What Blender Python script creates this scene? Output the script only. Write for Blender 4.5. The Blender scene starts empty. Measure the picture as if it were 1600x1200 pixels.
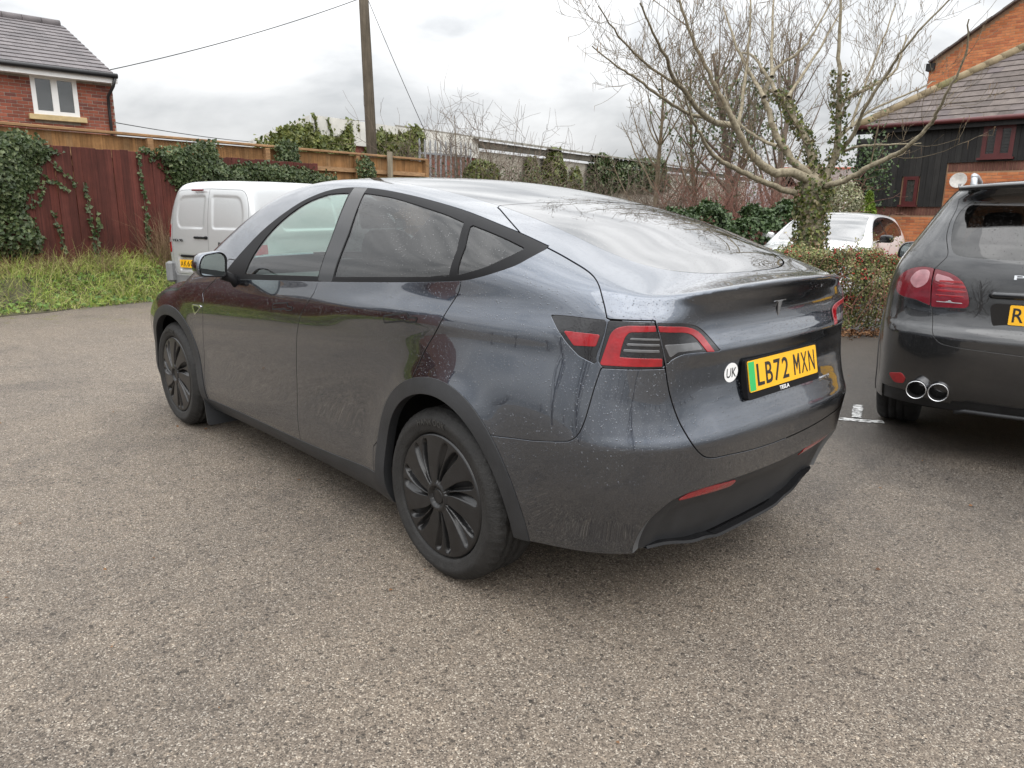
import bpy, math, random, os
import numpy as np
from mathutils import Vector, Matrix
random.seed(7); RNG = np.random.default_rng(7)
PI = math.pi; R = math.radians
scn = bpy.context.scene
COL = scn.collection

# ------------------------------------------------------------------ camera
CAM_POS = (-3.624, 2.585, 1.458); CAM_YAW = -0.753; CAM_PITCH = 0.234; CAM_ROLL = 0.010; CAM_F = 1149.0
cd = bpy.data.cameras.new('camera'); cam = bpy.data.objects.new('camera', cd); COL.objects.link(cam)
_F = Vector((math.cos(CAM_YAW)*math.cos(CAM_PITCH), math.sin(CAM_YAW)*math.cos(CAM_PITCH), -math.sin(CAM_PITCH)))
_R = Vector((math.sin(CAM_YAW), -math.cos(CAM_YAW), 0)); _U = _R.cross(_F)
_R2 = _R*math.cos(CAM_ROLL)+_U*math.sin(CAM_ROLL); _U2 = -_R*math.sin(CAM_ROLL)+_U*math.cos(CAM_ROLL)
cam.matrix_world = Matrix.Translation(CAM_POS) @ Matrix((_R2, _U2, -_F)).transposed().to_4x4()
cd.sensor_width = 36.0; cd.lens = CAM_F/1600*36.0; cd.clip_start = 0.05; cd.clip_end = 2000
scn.camera = cam

# ------------------------------------------------------------------ world (overcast)
SUN_EL = R(52); SUN_AZ = R(150)      # azimuth measured in the scene's xy plane
w = bpy.data.worlds.new('World'); scn.world = w; w.use_nodes = True
nt = w.node_tree; nt.nodes.clear()
def wn(t, **k):
    n = nt.nodes.new(t)
    for a, b in k.items(): setattr(n, a, b)
    return n
sky = wn('ShaderNodeTexSky', sky_type='NISHITA', sun_disc=False)
sky.sun_elevation = SUN_EL; sky.sun_rotation = PI/2-SUN_AZ; sky.air_density = 1.2; sky.dust_density = 4.0
bg_sky = wn('ShaderNodeBackground'); bg_sky.inputs['Strength'].default_value = 0.05
nt.links.new(sky.outputs[0], bg_sky.inputs['Color'])
# layered cloud deck: soft grey mottling over all of the sky
tc = wn('ShaderNodeTexCoord'); mp = wn('ShaderNodeMapping'); mp.inputs['Scale'].default_value = (1.0, 1.0, 2.6); mp.inputs['Location'].default_value = (0.9, 0.35, 0.1)
nt.links.new(tc.outputs['Generated'], mp.inputs['Vector'])
n1 = wn('ShaderNodeTexNoise'); n1.inputs['Scale'].default_value = 3.9; n1.inputs['Detail'].default_value = 6; n1.inputs['Roughness'].default_value = 0.52; n1.inputs['Distortion'].default_value = 0.4
nt.links.new(mp.outputs[0], n1.inputs['Vector'])
cr = wn('ShaderNodeValToRGB'); e = cr.color_ramp.elements
e[0].position = 0.36; e[0].color = (0.47, 0.482, 0.495, 1); e[1].position = 0.62; e[1].color = (0.77, 0.776, 0.782, 1)
m_ = cr.color_ramp.elements.new(0.50); m_.color = (0.645, 0.652, 0.66, 1)
nt.links.new(n1.outputs['Fac'], cr.inputs['Fac'])
bg_cl = wn('ShaderNodeBackground'); bg_cl.inputs['Strength'].default_value = 1.0
# an overcast sky grows brighter towards the zenith (about threefold, after the CIE overcast sky)
sx_ = wn('ShaderNodeSeparateXYZ'); nt.links.new(tc.outputs['Generated'], sx_.inputs[0])
zr = wn('ShaderNodeMapRange'); nt.links.new(sx_.outputs['Z'], zr.inputs['Value']); zr.inputs['From Min'].default_value = 0.0; zr.inputs['From Max'].default_value = 1.0; zr.inputs['To Min'].default_value = 0.58; zr.inputs['To Max'].default_value = 3.3
ml = wn('ShaderNodeVectorMath', operation='SCALE'); nt.links.new(cr.outputs[0], ml.inputs[0]); nt.links.new(zr.outputs[0], ml.inputs['Scale'])
nt.links.new(ml.outputs[0], bg_cl.inputs['Color'])
mix = wn('ShaderNodeMixShader'); mix.inputs[0].default_value = 0.88
nt.links.new(bg_sky.outputs[0], mix.inputs[1]); nt.links.new(bg_cl.outputs[0], mix.inputs[2])
wo = wn('ShaderNodeOutputWorld'); nt.links.new(mix.outputs[0], wo.inputs['Surface'])
# ------------------------------------------------------------------ sun behind the clouds
sl = bpy.data.lights.new('sun', 'SUN'); sl.energy = 1.0; sl.angle = R(75); sl.color = (1.0, 0.97, 0.93)
so = bpy.data.objects.new('sun', sl); COL.objects.link(so)
_sd = Vector((math.cos(SUN_EL)*math.cos(SUN_AZ), math.cos(SUN_EL)*math.sin(SUN_AZ), math.sin(SUN_EL)))
so.rotation_euler = _sd.to_track_quat('Z', 'Y').to_euler(); so.location = (0, 0, 30)
scn.view_settings.view_transform = 'Standard'; scn.view_settings.look = 'None'
scn.view_settings.exposure = 0.72; scn.view_settings.gamma = 1.0; scn.view_settings.use_curve_mapping = False
# ================================================================== helpers
def link(o, parent=None):
    COL.objects.link(o)
    if parent is not None: o.parent = parent
    return o
def tag(o, label=None, cat=None, group=None, kind=None):
    if label: o['label'] = label
    if cat: o['category'] = cat
    if group: o['group'] = group
    if kind: o['kind'] = kind
    return o
def empty(name, loc=(0, 0, 0), rz=0.0):
    o = bpy.data.objects.new(name, None); o.location = loc; o.rotation_euler = (0, 0, rz); o.empty_display_size = 0.2
    return link(o)
def thing(name, label, cat, loc=(0, 0, 0), rz=0.0, group=None):
    return tag(empty(name, loc, rz), label, cat, group)
class MB:
    """collects boxes, tubes, prisms ... into one mesh"""
    def __init__(s): s.v = []; s.f = []; s.sm = []
    def add(s, vs, fs, smooth=False):
        o = len(s.v); s.v += [tuple(p) for p in vs]; s.f += [tuple(i+o for i in f) for f in fs]; s.sm += [smooth]*len(fs); return s
    def box(s, c, d, rz=0.0, rot=None):
        hx, hy, hz = d[0]/2, d[1]/2, d[2]/2
        M = rot if rot is not None else Matrix.Rotation(rz, 3, 'Z')
        vs = [Vector(c)+M @ Vector((x*hx, y*hy, z*hz)) for x, y, z in ((-1,-1,-1),(1,-1,-1),(1,1,-1),(-1,1,-1),(-1,-1,1),(1,-1,1),(1,1,1),(-1,1,1))]
        return s.add(vs, ((0,3,2,1),(4,5,6,7),(0,1,5,4),(1,2,6,5),(2,3,7,6),(3,0,4,7)))
    def bbox(s, c, d, b=0.01, rz=0.0):
        """box with chamfered edges (top and sides)"""
        M = Matrix.Rotation(rz, 3, 'Z'); hx, hy, hz = d[0]/2, d[1]/2, d[2]/2
        vs = []
        for z, i in ((-hz, b), (-hz+b, 0), (hz-b, 0), (hz, b)):
            for x, y in ((-hx+b+i, -hy+i), (hx-b-i, -hy+i), (hx-i, -hy+b+i), (hx-i, hy-b-i), (hx-b-i, hy-i), (-hx+b+i, hy-i), (-hx+i, hy-b-i), (-hx+i, -hy+b+i)):
                vs.append(Vector(c)+M @ Vector((x, y, z)))
        fs = [tuple(range(7, -1, -1)), tuple(range(24, 32))]
        for k in range(3):
            for j in range(8): fs.append((k*8+j, k*8+(j+1) % 8, k*8+8+(j+1) % 8, k*8+8+j))
        return s.add(vs, fs)
    def tube(s, pts, rs, n=8, cap=True, smooth=True):
        pts = [Vector(p) for p in pts]
        if not hasattr(rs, '__len__'): rs = [rs]*len(pts)
        vs = []; fs = []; up = None
        for i, p in enumerate(pts):
            a = pts[max(i-1, 0)]; b = pts[min(i+1, len(pts)-1)]; d = b-a
            if d.length < 1e-9: d = Vector((0, 0, 1))
            d.normalize()
            if up is None:
                up = Vector((0, 0, 1)) if abs(d.z) < .9 else Vector((1, 0, 0))
            x = up-d*up.dot(d)
            if x.length < 1e-6: x = d.orthogonal()
            x.normalize(); y = d.cross(x); up = x
            for k in range(n):
                t = 2*PI*k/n; vs.append(p+(x*math.cos(t)+y*math.sin(t))*rs[i])
        m = len(pts)
        for i in range(m-1):
            for k in range(n): fs.append((i*n+k, i*n+(k+1) % n, (i+1)*n+(k+1) % n, (i+1)*n+k))
        s.add(vs, fs, smooth)
        if cap:
            o = len(s.v)-len(vs); s.f += [tuple(o+k for k in range(n-1, -1, -1)), tuple(o+(m-1)*n+k for k in range(n))]; s.sm += [False]*2
        return s
    def lathe(s, prof, axis_o, axis_d, n=32, smooth=True, close=False):
        """prof: list of (radius, height along axis)"""
        d = Vector(axis_d).normalized(); x = d.orthogonal().normalized(); y = d.cross(x); o = Vector(axis_o)
        vs = []; fs = []
        for r, h in prof:
            for k in range(n):
                t = 2*PI*k/n; vs.append(o+d*h+(x*math.cos(t)+y*math.sin(t))*r)
        for i in range(len(prof)-1):
            for k in range(n): fs.append((i*n+k, i*n+(k+1) % n, (i+1)*n+(k+1) % n, (i+1)*n+k))
        return s.add(vs, fs, smooth)
    def prism(s, poly, o, ux, uy, depth):
        """extrude a 2d polygon (ccw) lying in plane o+ux,uy along ux x uy by depth"""
        o = Vector(o); ux = Vector(ux); uy = Vector(uy); nz = ux.cross(uy).normalized()*depth
        a = [o+ux*p[0]+uy*p[1] for p in poly]; n = len(a)
        return s.add(a+[p+nz for p in a], [tuple(range(n-1, -1, -1)), tuple(range(n, 2*n))]+[(i, (i+1) % n, n+(i+1) % n, n+i) for i in range(n)])
    def mesh(s, name):
        me = bpy.data.meshes.new(name); me.from_pydata(s.v, [], s.f)
        me.polygons.foreach_set('use_smooth', s.sm); me.update(); return me
    def build(s, name, mat, parent=None):
        me = s.mesh(name); me.materials.append(mat)
        return link(bpy.data.objects.new(name, me), parent)
def mesh_np(name, V, Fc, mat, parent=None, smooth=False, N=None):
    """V (n,3) array, Fc (m,3|4) int array; optional vertex normals"""
    V = np.asarray(V, np.float32); Fc = np.asarray(Fc, np.int32); k = Fc.shape[1]
    me = bpy.data.meshes.new(name); me.vertices.add(len(V)); me.vertices.foreach_set('co', V.ravel())
    me.loops.add(Fc.size); me.loops.foreach_set('vertex_index', Fc.ravel())
    me.polygons.add(len(Fc)); me.polygons.foreach_set('loop_start', np.arange(0, Fc.size, k, dtype=np.int32))
    me.update(calc_edges=True); me.validate()
    if smooth or N is not None: me.polygons.foreach_set('use_smooth', np.ones(len(me.polygons), bool))
    if N is not None and len(me.vertices) == len(N): me.normals_split_custom_set_from_vertices(np.asarray(N, np.float32).tolist())
    me.materials.append(mat)
    return link(bpy.data.objects.new(name, me), parent)
def same(name, me, parent=None, loc=(0, 0, 0), rot=None, scale=None):
    o = bpy.data.objects.new(name, me); o.location = loc
    if rot: o.rotation_euler = rot
    if scale: o.scale = scale
    return link(o, parent)
def text_mesh(name, s, size, mat, parent, M, depth=0.002, xs=1.0, align='LEFT', bold=0.0):
    c = bpy.data.curves.new(name, 'FONT'); c.body = s; c.size = size; c.extrude = depth; c.align_x = align; c.offset = bold; c.resolution_u = 3
    o = bpy.data.objects.new(name, c); COL.objects.link(o)
    dg = bpy.context.evaluated_depsgraph_get(); me = bpy.data.meshes.new_from_object(o.evaluated_get(dg))
    bpy.data.objects.remove(o); bpy.data.curves.remove(c)
    me.transform(Matrix.Diagonal((xs, 1, 1, 1))); me.transform(M); me.materials.clear(); me.materials.append(mat)
    return link(bpy.data.objects.new(name, me), parent)

# ------------------------------------------------------------------ materials
MATS = {}
def nmat(name):
    m = bpy.data.materials.new(name); m.use_nodes = True; nt = m.node_tree; nt.nodes.clear()
    o = nt.nodes.new('ShaderNodeOutputMaterial'); b = nt.nodes.new('ShaderNodeBsdfPrincipled'); nt.links.new(b.outputs[0], o.inputs[0])
    MATS[name] = m; return m, nt, b
def N_(nt, t, ins=None, **k):
    n = nt.nodes.new(t)
    for a, b in k.items(): setattr(n, a, b)
    for a, b in (ins or {}).items():
        if hasattr(b, 'is_output'): nt.links.new(b, n.inputs[a])
        else: n.inputs[a].default_value = b
    return n
def ramp(nt, fac, stops):
    stops = stops if len(stops) > 1 else [stops[0], (1.0, stops[0][1])]
    r = nt.nodes.new('ShaderNodeValToRGB'); nt.links.new(fac, r.inputs[0]); el = r.color_ramp.elements
    while len(el) < len(stops): el.new(0.5)
    for e, (p, c) in zip(el, stops): e.position = p; e.color = (*c, 1) if len(c) == 3 else c
    return r.outputs[0]
def setp(b, **k):
    for a, v in k.items():
        key = {'base': 'Base Color', 'rough': 'Roughness', 'metal': 'Metallic', 'coat': 'Coat Weight', 'coatr': 'Coat Roughness', 'ior': 'IOR', 'trans': 'Transmission Weight', 'spec': 'Specular IOR Level', 'sub': 'Subsurface Weight'}[a]
        b.inputs[key].default_value = (*v, 1) if isinstance(v, tuple) and len(v) == 3 else v
def plain(name, col, rough=0.5, var=0.12, scale=8.0, bump=0.0, bscale=60.0, **k):
    """base colour with a little noise in value and roughness"""
    m, nt, b = nmat(name); setp(b, rough=rough, **k)
    tc = N_(nt, 'ShaderNodeTexCoord').outputs['Object']
    n = N_(nt, 'ShaderNodeTexNoise', {'Vector': tc, 'Scale': scale, 'Detail': 5.0, 'Roughness': 0.6})
    c0 = tuple(max(0, c*(1-var)) for c in col); c1 = tuple(min(1, c*(1+var)) for c in col)
    nt.links.new(ramp(nt, n.outputs['Fac'], [(0.3, c0), (0.7, c1)]), b.inputs['Base Color'])
    if bump:
        n2 = N_(nt, 'ShaderNodeTexNoise', {'Vector': tc, 'Scale': bscale, 'Detail': 4.0})
        bm = N_(nt, 'ShaderNodeBump', {'Height': n2.outputs['Fac'], 'Strength': bump, 'Distance': 0.01}); nt.links.new(bm.outputs[0], b.inputs['Normal'])
    return m
# ------------------------------------------------------------------ car materials
def car_paint(name, col, metal=0.8, rough=0.36, drops=1.0, dirt=0.5, coat=1.0, cior=1.6):
    m, nt, b = nmat(name); setp(b, metal=metal, rough=rough, coat=coat, coatr=0.025); b.inputs['Coat IOR'].default_value = cior
    L = nt.links; geo = N_(nt, 'ShaderNodeNewGeometry'); tc = N_(nt, 'ShaderNodeTexCoord').outputs['Object']
    fl = N_(nt, 'ShaderNodeTexNoise', {'Vector': tc, 'Scale': 900.0, 'Detail': 1.0})           # metal flake
    c1 = ramp(nt, fl.outputs['Fac'], [(0.35, tuple(c*0.85 for c in col)), (0.65, tuple(c*1.18 for c in col))])
    sep = N_(nt, 'ShaderNodeSeparateXYZ', {0: tc}); z = sep.outputs['Z']
    # road film low on the flanks, with streaks
    dn = N_(nt, 'ShaderNodeTexNoise', {'Vector': tc, 'Scale': 5.0, 'Detail': 6.0, 'Roughness': 0.7})
    low = N_(nt, 'ShaderNodeMapRange', {'Value': z, 'From Min': 0.25, 'From Max': 0.85, 'To Min': 1.0, 'To Max': 0.0})
    df = N_(nt, 'ShaderNodeMath', {0: low.outputs[0], 1: dn.outputs['Fac']}, operation='MULTIPLY')
    df = N_(nt, 'ShaderNodeMath', {0: df.outputs[0], 1: dirt}, operation='MULTIPLY')
    mx = N_(nt, 'ShaderNodeMix', data_type='RGBA'); L.new(df.outputs[0], mx.inputs['Factor']); L.new(c1, mx.inputs['A']); mx.inputs['B'].default_value = (0.085, 0.075, 0.062, 1)
    L.new(mx.outputs['Result'], b.inputs['Base Color'])
    rr = N_(nt, 'ShaderNodeMath', {0: df.outputs[0], 1: 0.42}, operation='MULTIPLY'); rr = N_(nt, 'ShaderNodeMath', {0: rr.outputs[0], 1: 0.02}, operation='ADD')
    L.new(rr.outputs[0], b.inputs['Coat Roughness'])
    if drops:
        nrm = drop_bump(nt, tc, geo, drops)
        L.new(nrm, b.inputs['Normal']); L.new(nrm, b.inputs['Coat Normal'])
    return m
def drop_bump(nt, tc, geo, amount, lo=-0.15, hi=0.5, base=None):
    """rain beads: two sizes of voronoi caps, kept at random, mostly where rain lands"""
    L = nt.links; H = None
    upz = N_(nt, 'ShaderNodeSeparateXYZ', {0: geo.outputs['True Normal']}).outputs['Z']
    up = N_(nt, 'ShaderNodeMapRange', {'Value': upz, 'From Min': lo, 'From Max': hi, 'To Min': 0.10, 'To Max': 1.0}).outputs[0]
    patch = N_(nt, 'ShaderNodeTexNoise', {'Vector': tc, 'Scale': 3.0, 'Detail': 3.0}).outputs['Fac']
    dens = N_(nt, 'ShaderNodeMath', {0: up, 1: patch}, operation='MULTIPLY').outputs[0]
    for sc, rad, keep, hgt in ((110.0, 0.30, 0.50, 1.0), (210.0, 0.32, 0.8, 0.5)):
        v = N_(nt, 'ShaderNodeTexVoronoi', {'Vector': tc, 'Scale': sc, 'Randomness': 0.9})
        rnd = N_(nt, 'ShaderNodeSeparateColor', {0: v.outputs['Color']}).outputs[0]
        on = N_(nt, 'ShaderNodeMath', {0: rnd, 1: N_(nt, 'ShaderNodeMath', {0: dens, 1: keep*amount*1.6}, operation='MULTIPLY').outputs[0]}, operation='LESS_THAN').outputs[0]
        cap = N_(nt, 'ShaderNodeMapRange', {'Value': v.outputs['Distance'], 'From Min': 0.0, 'From Max': rad, 'To Min': 1.0, 'To Max': 0.0}, interpolation_type='SMOOTHSTEP').outputs[0]
        h = N_(nt, 'ShaderNodeMath', {0: N_(nt, 'ShaderNodeMath', {0: cap, 1: on}, operation='MULTIPLY').outputs[0], 1: hgt}, operation='MULTIPLY').outputs[0]
        H = h if H is None else N_(nt, 'ShaderNodeMath', {0: H, 1: h}, operation='MAXIMUM').outputs[0]
    bm = N_(nt, 'ShaderNodeBump', {'Height': H, 'Strength': 0.62, 'Distance': 0.0028})
    return bm.outputs[0]
def car_glass(name, tint, drops=0.0, rough=0.0, refl=1.0, film=0.04, ior=1.6):
    """thin pane: tinted see-through plus mirror reflection, faint dirty film"""
    m = bpy.data.materials.new(name); m.use_nodes = True; nt = m.node_tree; nt.nodes.clear(); L = nt.links; MATS[name] = m
    tr = N_(nt, 'ShaderNodeBsdfTransparent', {'Color': (*tint, 1)}); gl = N_(nt, 'ShaderNodeBsdfGlossy', {'Roughness': rough, 'Color': (refl, refl, refl, 1)})
    di = N_(nt, 'ShaderNodeBsdfDiffuse', {'Color': (0.35, 0.34, 0.32, 1)})
    f0 = ((ior-1)/(ior+1))**2*1.3
    tc = N_(nt, 'ShaderNodeTexCoord').outputs['Object']; geo = N_(nt, 'ShaderNodeNewGeometry')
    nz = N_(nt, 'ShaderNodeTexNoise', {'Vector': tc, 'Scale': 6.0, 'Detail': 6.0})
    ff = N_(nt, 'ShaderNodeMath', {0: nz.outputs['Fac'], 1: film}, operation='MULTIPLY')
    nn = geo.outputs['Normal']
    if drops:
        nn = drop_bump(nt, tc, geo, drops, lo=-0.4, hi=0.5); L.new(nn, gl.inputs['Normal'])
    dt = N_(nt, 'ShaderNodeVectorMath', {0: nn, 1: geo.outputs['Incoming']}, operation='DOT_PRODUCT')      # Schlick reflectance, same from both sides of the pane
    ab = N_(nt, 'ShaderNodeMath', {0: dt.outputs['Value']}, operation='ABSOLUTE'); om = N_(nt, 'ShaderNodeMath', {0: 1.0, 1: ab.outputs[0]}, operation='SUBTRACT', use_clamp=True)
    p5 = N_(nt, 'ShaderNodeMath', {0: om.outputs[0], 1: 5.0}, operation='POWER'); fr = N_(nt, 'ShaderNodeMath', {0: p5.outputs[0], 1: 1-f0, 2: f0}, operation='MULTIPLY_ADD', use_clamp=True)
    m1 = N_(nt, 'ShaderNodeMixShader'); L.new(ff.outputs[0], m1.inputs[0]); L.new(tr.outputs[0], m1.inputs[1]); L.new(di.outputs[0], m1.inputs[2])
    m2 = N_(nt, 'ShaderNodeMixShader'); L.new(fr.outputs[0], m2.inputs[0]); L.new(m1.outputs[0], m2.inputs[1]); L.new(gl.outputs[0], m2.inputs[2])
    o = N_(nt, 'ShaderNodeOutputMaterial'); L.new(m2.outputs[0], o.inputs[0]); return m
def lamp_plastic(name, col, rough=0.08, coat=0.6):
    m, nt, b = nmat(name); setp(b, base=col, rough=rough, coat=coat, coatr=0.02, spec=0.6)
    tc = N_(nt, 'ShaderNodeTexCoord').outputs['Object']; wv = N_(nt, 'ShaderNodeTexVoronoi', {'Vector': tc, 'Scale': 130.0})
    n = N_(nt, 'ShaderNodeTexNoise', {'Vector': tc, 'Scale': 30.0})
    L = nt.links; mxr = ramp(nt, n.outputs['Fac'], [(0.3, tuple(c*0.8 for c in col)), (0.7, tuple(min(1, c*1.15) for c in col))]); L.new(mxr, b.inputs['Base Color'])
    bm = N_(nt, 'ShaderNodeBump', {'Height': wv.outputs['Distance'], 'Strength': 0.12, 'Distance': 0.002}); L.new(bm.outputs[0], b.inputs['Normal']); return m
EVP = car_paint('midnight_grey_paint', (0.066, 0.079, 0.103), metal=1.0, rough=0.25, drops=0.9, dirt=0.06, cior=1.9)
GLASS_CLEAR = car_glass('green_tint_glass', (0.74, 0.88, 0.82), drops=0.25, film=0.02)
GLASS_DARK = car_glass('privacy_glass', (0.12, 0.125, 0.13), drops=0.4, film=0.015)
GLASS_ROOF = car_glass('black_roof_glass', (0.02, 0.022, 0.024), drops=0.2, film=0.008, ior=2.6)
TRIM = plain('black_trim', (0.010, 0.010, 0.011), 0.5, bump=0.05, bscale=200, spec=0.12)
CLAD = plain('grey_cladding', (0.026, 0.027, 0.029), 0.45, var=0.2, bump=0.15, bscale=180, spec=0.35)
LEDGE_SKYLIT = plain('satin_ledge_skylit', (0.10, 0.105, 0.11), 0.4, var=0.1, spec=0.4)  # lighter than the cladding: sky light on the ledge put into its colour
GLOSSBLK = plain('gloss_black', (0.010, 0.010, 0.011), 0.10, spec=0.5)
RUBBER = plain('tyre_rubber', (0.013, 0.0125, 0.012), 0.72, var=0.45, scale=14, bump=0.35, bscale=120)
DARKFAB = plain('dark_interior', (0.022, 0.022, 0.024), 0.8, bump=0.2, bscale=300)
PALEFAB = plain('pale_interior', (0.30, 0.30, 0.29), 0.7, bump=0.2, bscale=200)
COVERM = plain('satin_wheel_cover', (0.011, 0.011, 0.0115), 0.30, var=0.4, scale=12, bump=0.06, bscale=150, spec=0.5)
BLACKHOLE = plain('unlit_black', (0.006, 0.006, 0.006), 0.9)
RED = lamp_plastic('red_lamp', (0.27, 0.004, 0.009))
SMOKE = lamp_plastic('smoked_lamp', (0.012, 0.012, 0.014), 0.05, 0.25)
CLEARL = lamp_plastic('clear_lamp', (0.30, 0.31, 0.32), 0.1)
LAMPBAR = lamp_plastic('grey_lamp_bar', (0.10, 0.102, 0.106), 0.12)
CHROME = plain('chrome', (0.72, 0.73, 0.75), 0.12, var=0.05, metal=1.0)
MIRROR = plain('mirror_glass', (0.72, 0.80, 0.79), 0.02, var=0.02, metal=1.0)
YELLOW = plain('yellow_plate', (0.80, 0.42, 0.012), 0.35, var=0.05, scale=20)
GREEN = plain('green_flash', (0.03, 0.42, 0.11), 0.35, var=0.05)
WHITEP = plain('white_print', (0.80, 0.80, 0.80), 0.4, var=0.03)
BLACKP = plain('black_print', (0.012, 0.012, 0.012), 0.4)
# ================================================================== smooth bodies from splines
def nspline(xk, yk, x):
    """natural cubic spline through knots, linear outside; yk (n,) or (n,m)"""
    xk = np.asarray(xk, float); yk = np.asarray(yk, float); x = np.asarray(x, float)
    if xk[0] > xk[-1]: xk = xk[::-1]; yk = yk[::-1]
    n = len(xk); h = np.diff(xk); A = np.zeros((n, n)); A[0, 0] = A[-1, -1] = 1; rhs = np.zeros(yk.shape)
    for i in range(1, n-1):
        A[i, i-1] = h[i-1]; A[i, i] = 2*(h[i-1]+h[i]); A[i, i+1] = h[i]
        rhs[i] = 6*((yk[i+1]-yk[i])/h[i]-(yk[i]-yk[i-1])/h[i-1])
    M = np.linalg.solve(A, rhs)
    xc = np.clip(x, xk[0], xk[-1]); i = np.clip(np.searchsorted(xk, xc)-1, 0, n-2)
    t = xc-xk[i]; u = xk[i+1]-xc; hh = h[i]
    if yk.ndim == 2: t = t[..., None]; u = u[..., None]; hh = hh[..., None]
    r = (M[i]*u**3+M[i+1]*t**3)/(6*hh)+(yk[i]/hh-M[i]*hh/6)*u+(yk[i+1]/hh-M[i+1]*hh/6)*t
    s0 = (yk[1]-yk[0])/h[0]-h[0]*M[1]/6; s1 = (yk[-1]-yk[-2])/h[-1]+h[-1]*M[-2]/6
    lo = np.minimum(x-xk[0], 0); hi = np.maximum(x-xk[-1], 0)
    if yk.ndim == 2: lo = lo[..., None]; hi = hi[..., None]
    return r+lo*s0+hi*s1
def pchip(xk, yk, x):
    xk = np.asarray(xk, float); yk = np.asarray(yk, float)
    if xk[0] > xk[-1]: xk = xk[::-1]; yk = yk[::-1]
    h = np.diff(xk); d = np.diff(yk)/h; m = np.zeros_like(yk)
    for i in range(1, len(xk)-1):
        if d[i-1]*d[i] > 0: w1 = 2*h[i]+h[i-1]; w2 = h[i]+2*h[i-1]; m[i] = (w1+w2)/(w1/d[i-1]+w2/d[i])
    m[0] = d[0]; m[-1] = d[-1]
    xc = np.clip(x, xk[0], xk[-1]); i = np.clip(np.searchsorted(xk, xc)-1, 0, len(xk)-2); t = (xc-xk[i])/h[i]
    return yk[i]*(1+2*t)*(1-t)**2+m[i]*h[i]*t*(1-t)**2+yk[i+1]*t*t*(3-2*t)+m[i+1]*h[i]*t*t*(t-1)
class Grid2:
    """C2 bicubic b-spline interpolation of a table on a regular grid"""
    def __init__(s, a0, a1, da, b0, b1, db, fn):
        s.a = np.arange(a0, a1+da/2, da); s.b = np.arange(b0, b1+db/2, db); s.p = (a0, da, b0, db)
        T = fn(s.a, s.b)
        def pre(T):
            n = T.shape[0]; A = np.zeros((n, n)); i = np.arange(n); A[i, i] = 4/6; A[i[1:], i[:-1]] = 1/6; A[i[:-1], i[1:]] = 1/6
            A[0] = 0; A[0, 0] = 1; A[-1] = 0; A[-1, -1] = 1
            return np.linalg.solve(A, T)
        s.c = pre(pre(T).T).T
    def __call__(s, x, y):
        a0, da, b0, db = s.p; n, m = s.c.shape
        u = np.clip((x-a0)/da, 1, n-2.001); v = np.clip((y-b0)/db, 1, m-2.001)
        i = u.astype(int); j = v.astype(int); u = u-i; v = v-j
        def wts(t): return ((1-t)**3/6, (3*t**3-6*t*t+4)/6, (-3*t**3+3*t*t+3*t+1)/6, t**3/6)
        wu = wts(u); wv = wts(v); r = 0
        for k in range(4):
            q = 0
            for l in range(4): q = q+wv[l]*s.c[np.clip(i+k-1, 0, n-1), np.clip(j+l-1, 0, m-1)]
            r = r+wu[k]*q
        return r
def smax(a, b, k):
    h = np.maximum(k-np.abs(a-b), 0)/k
    return np.maximum(a, b)+h*h*h*k/6
def sstep(a, b, x):
    t = np.clip((x-a)/(b-a), 0, 1); return t*t*t*(t*(6*t-15)+10)
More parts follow.
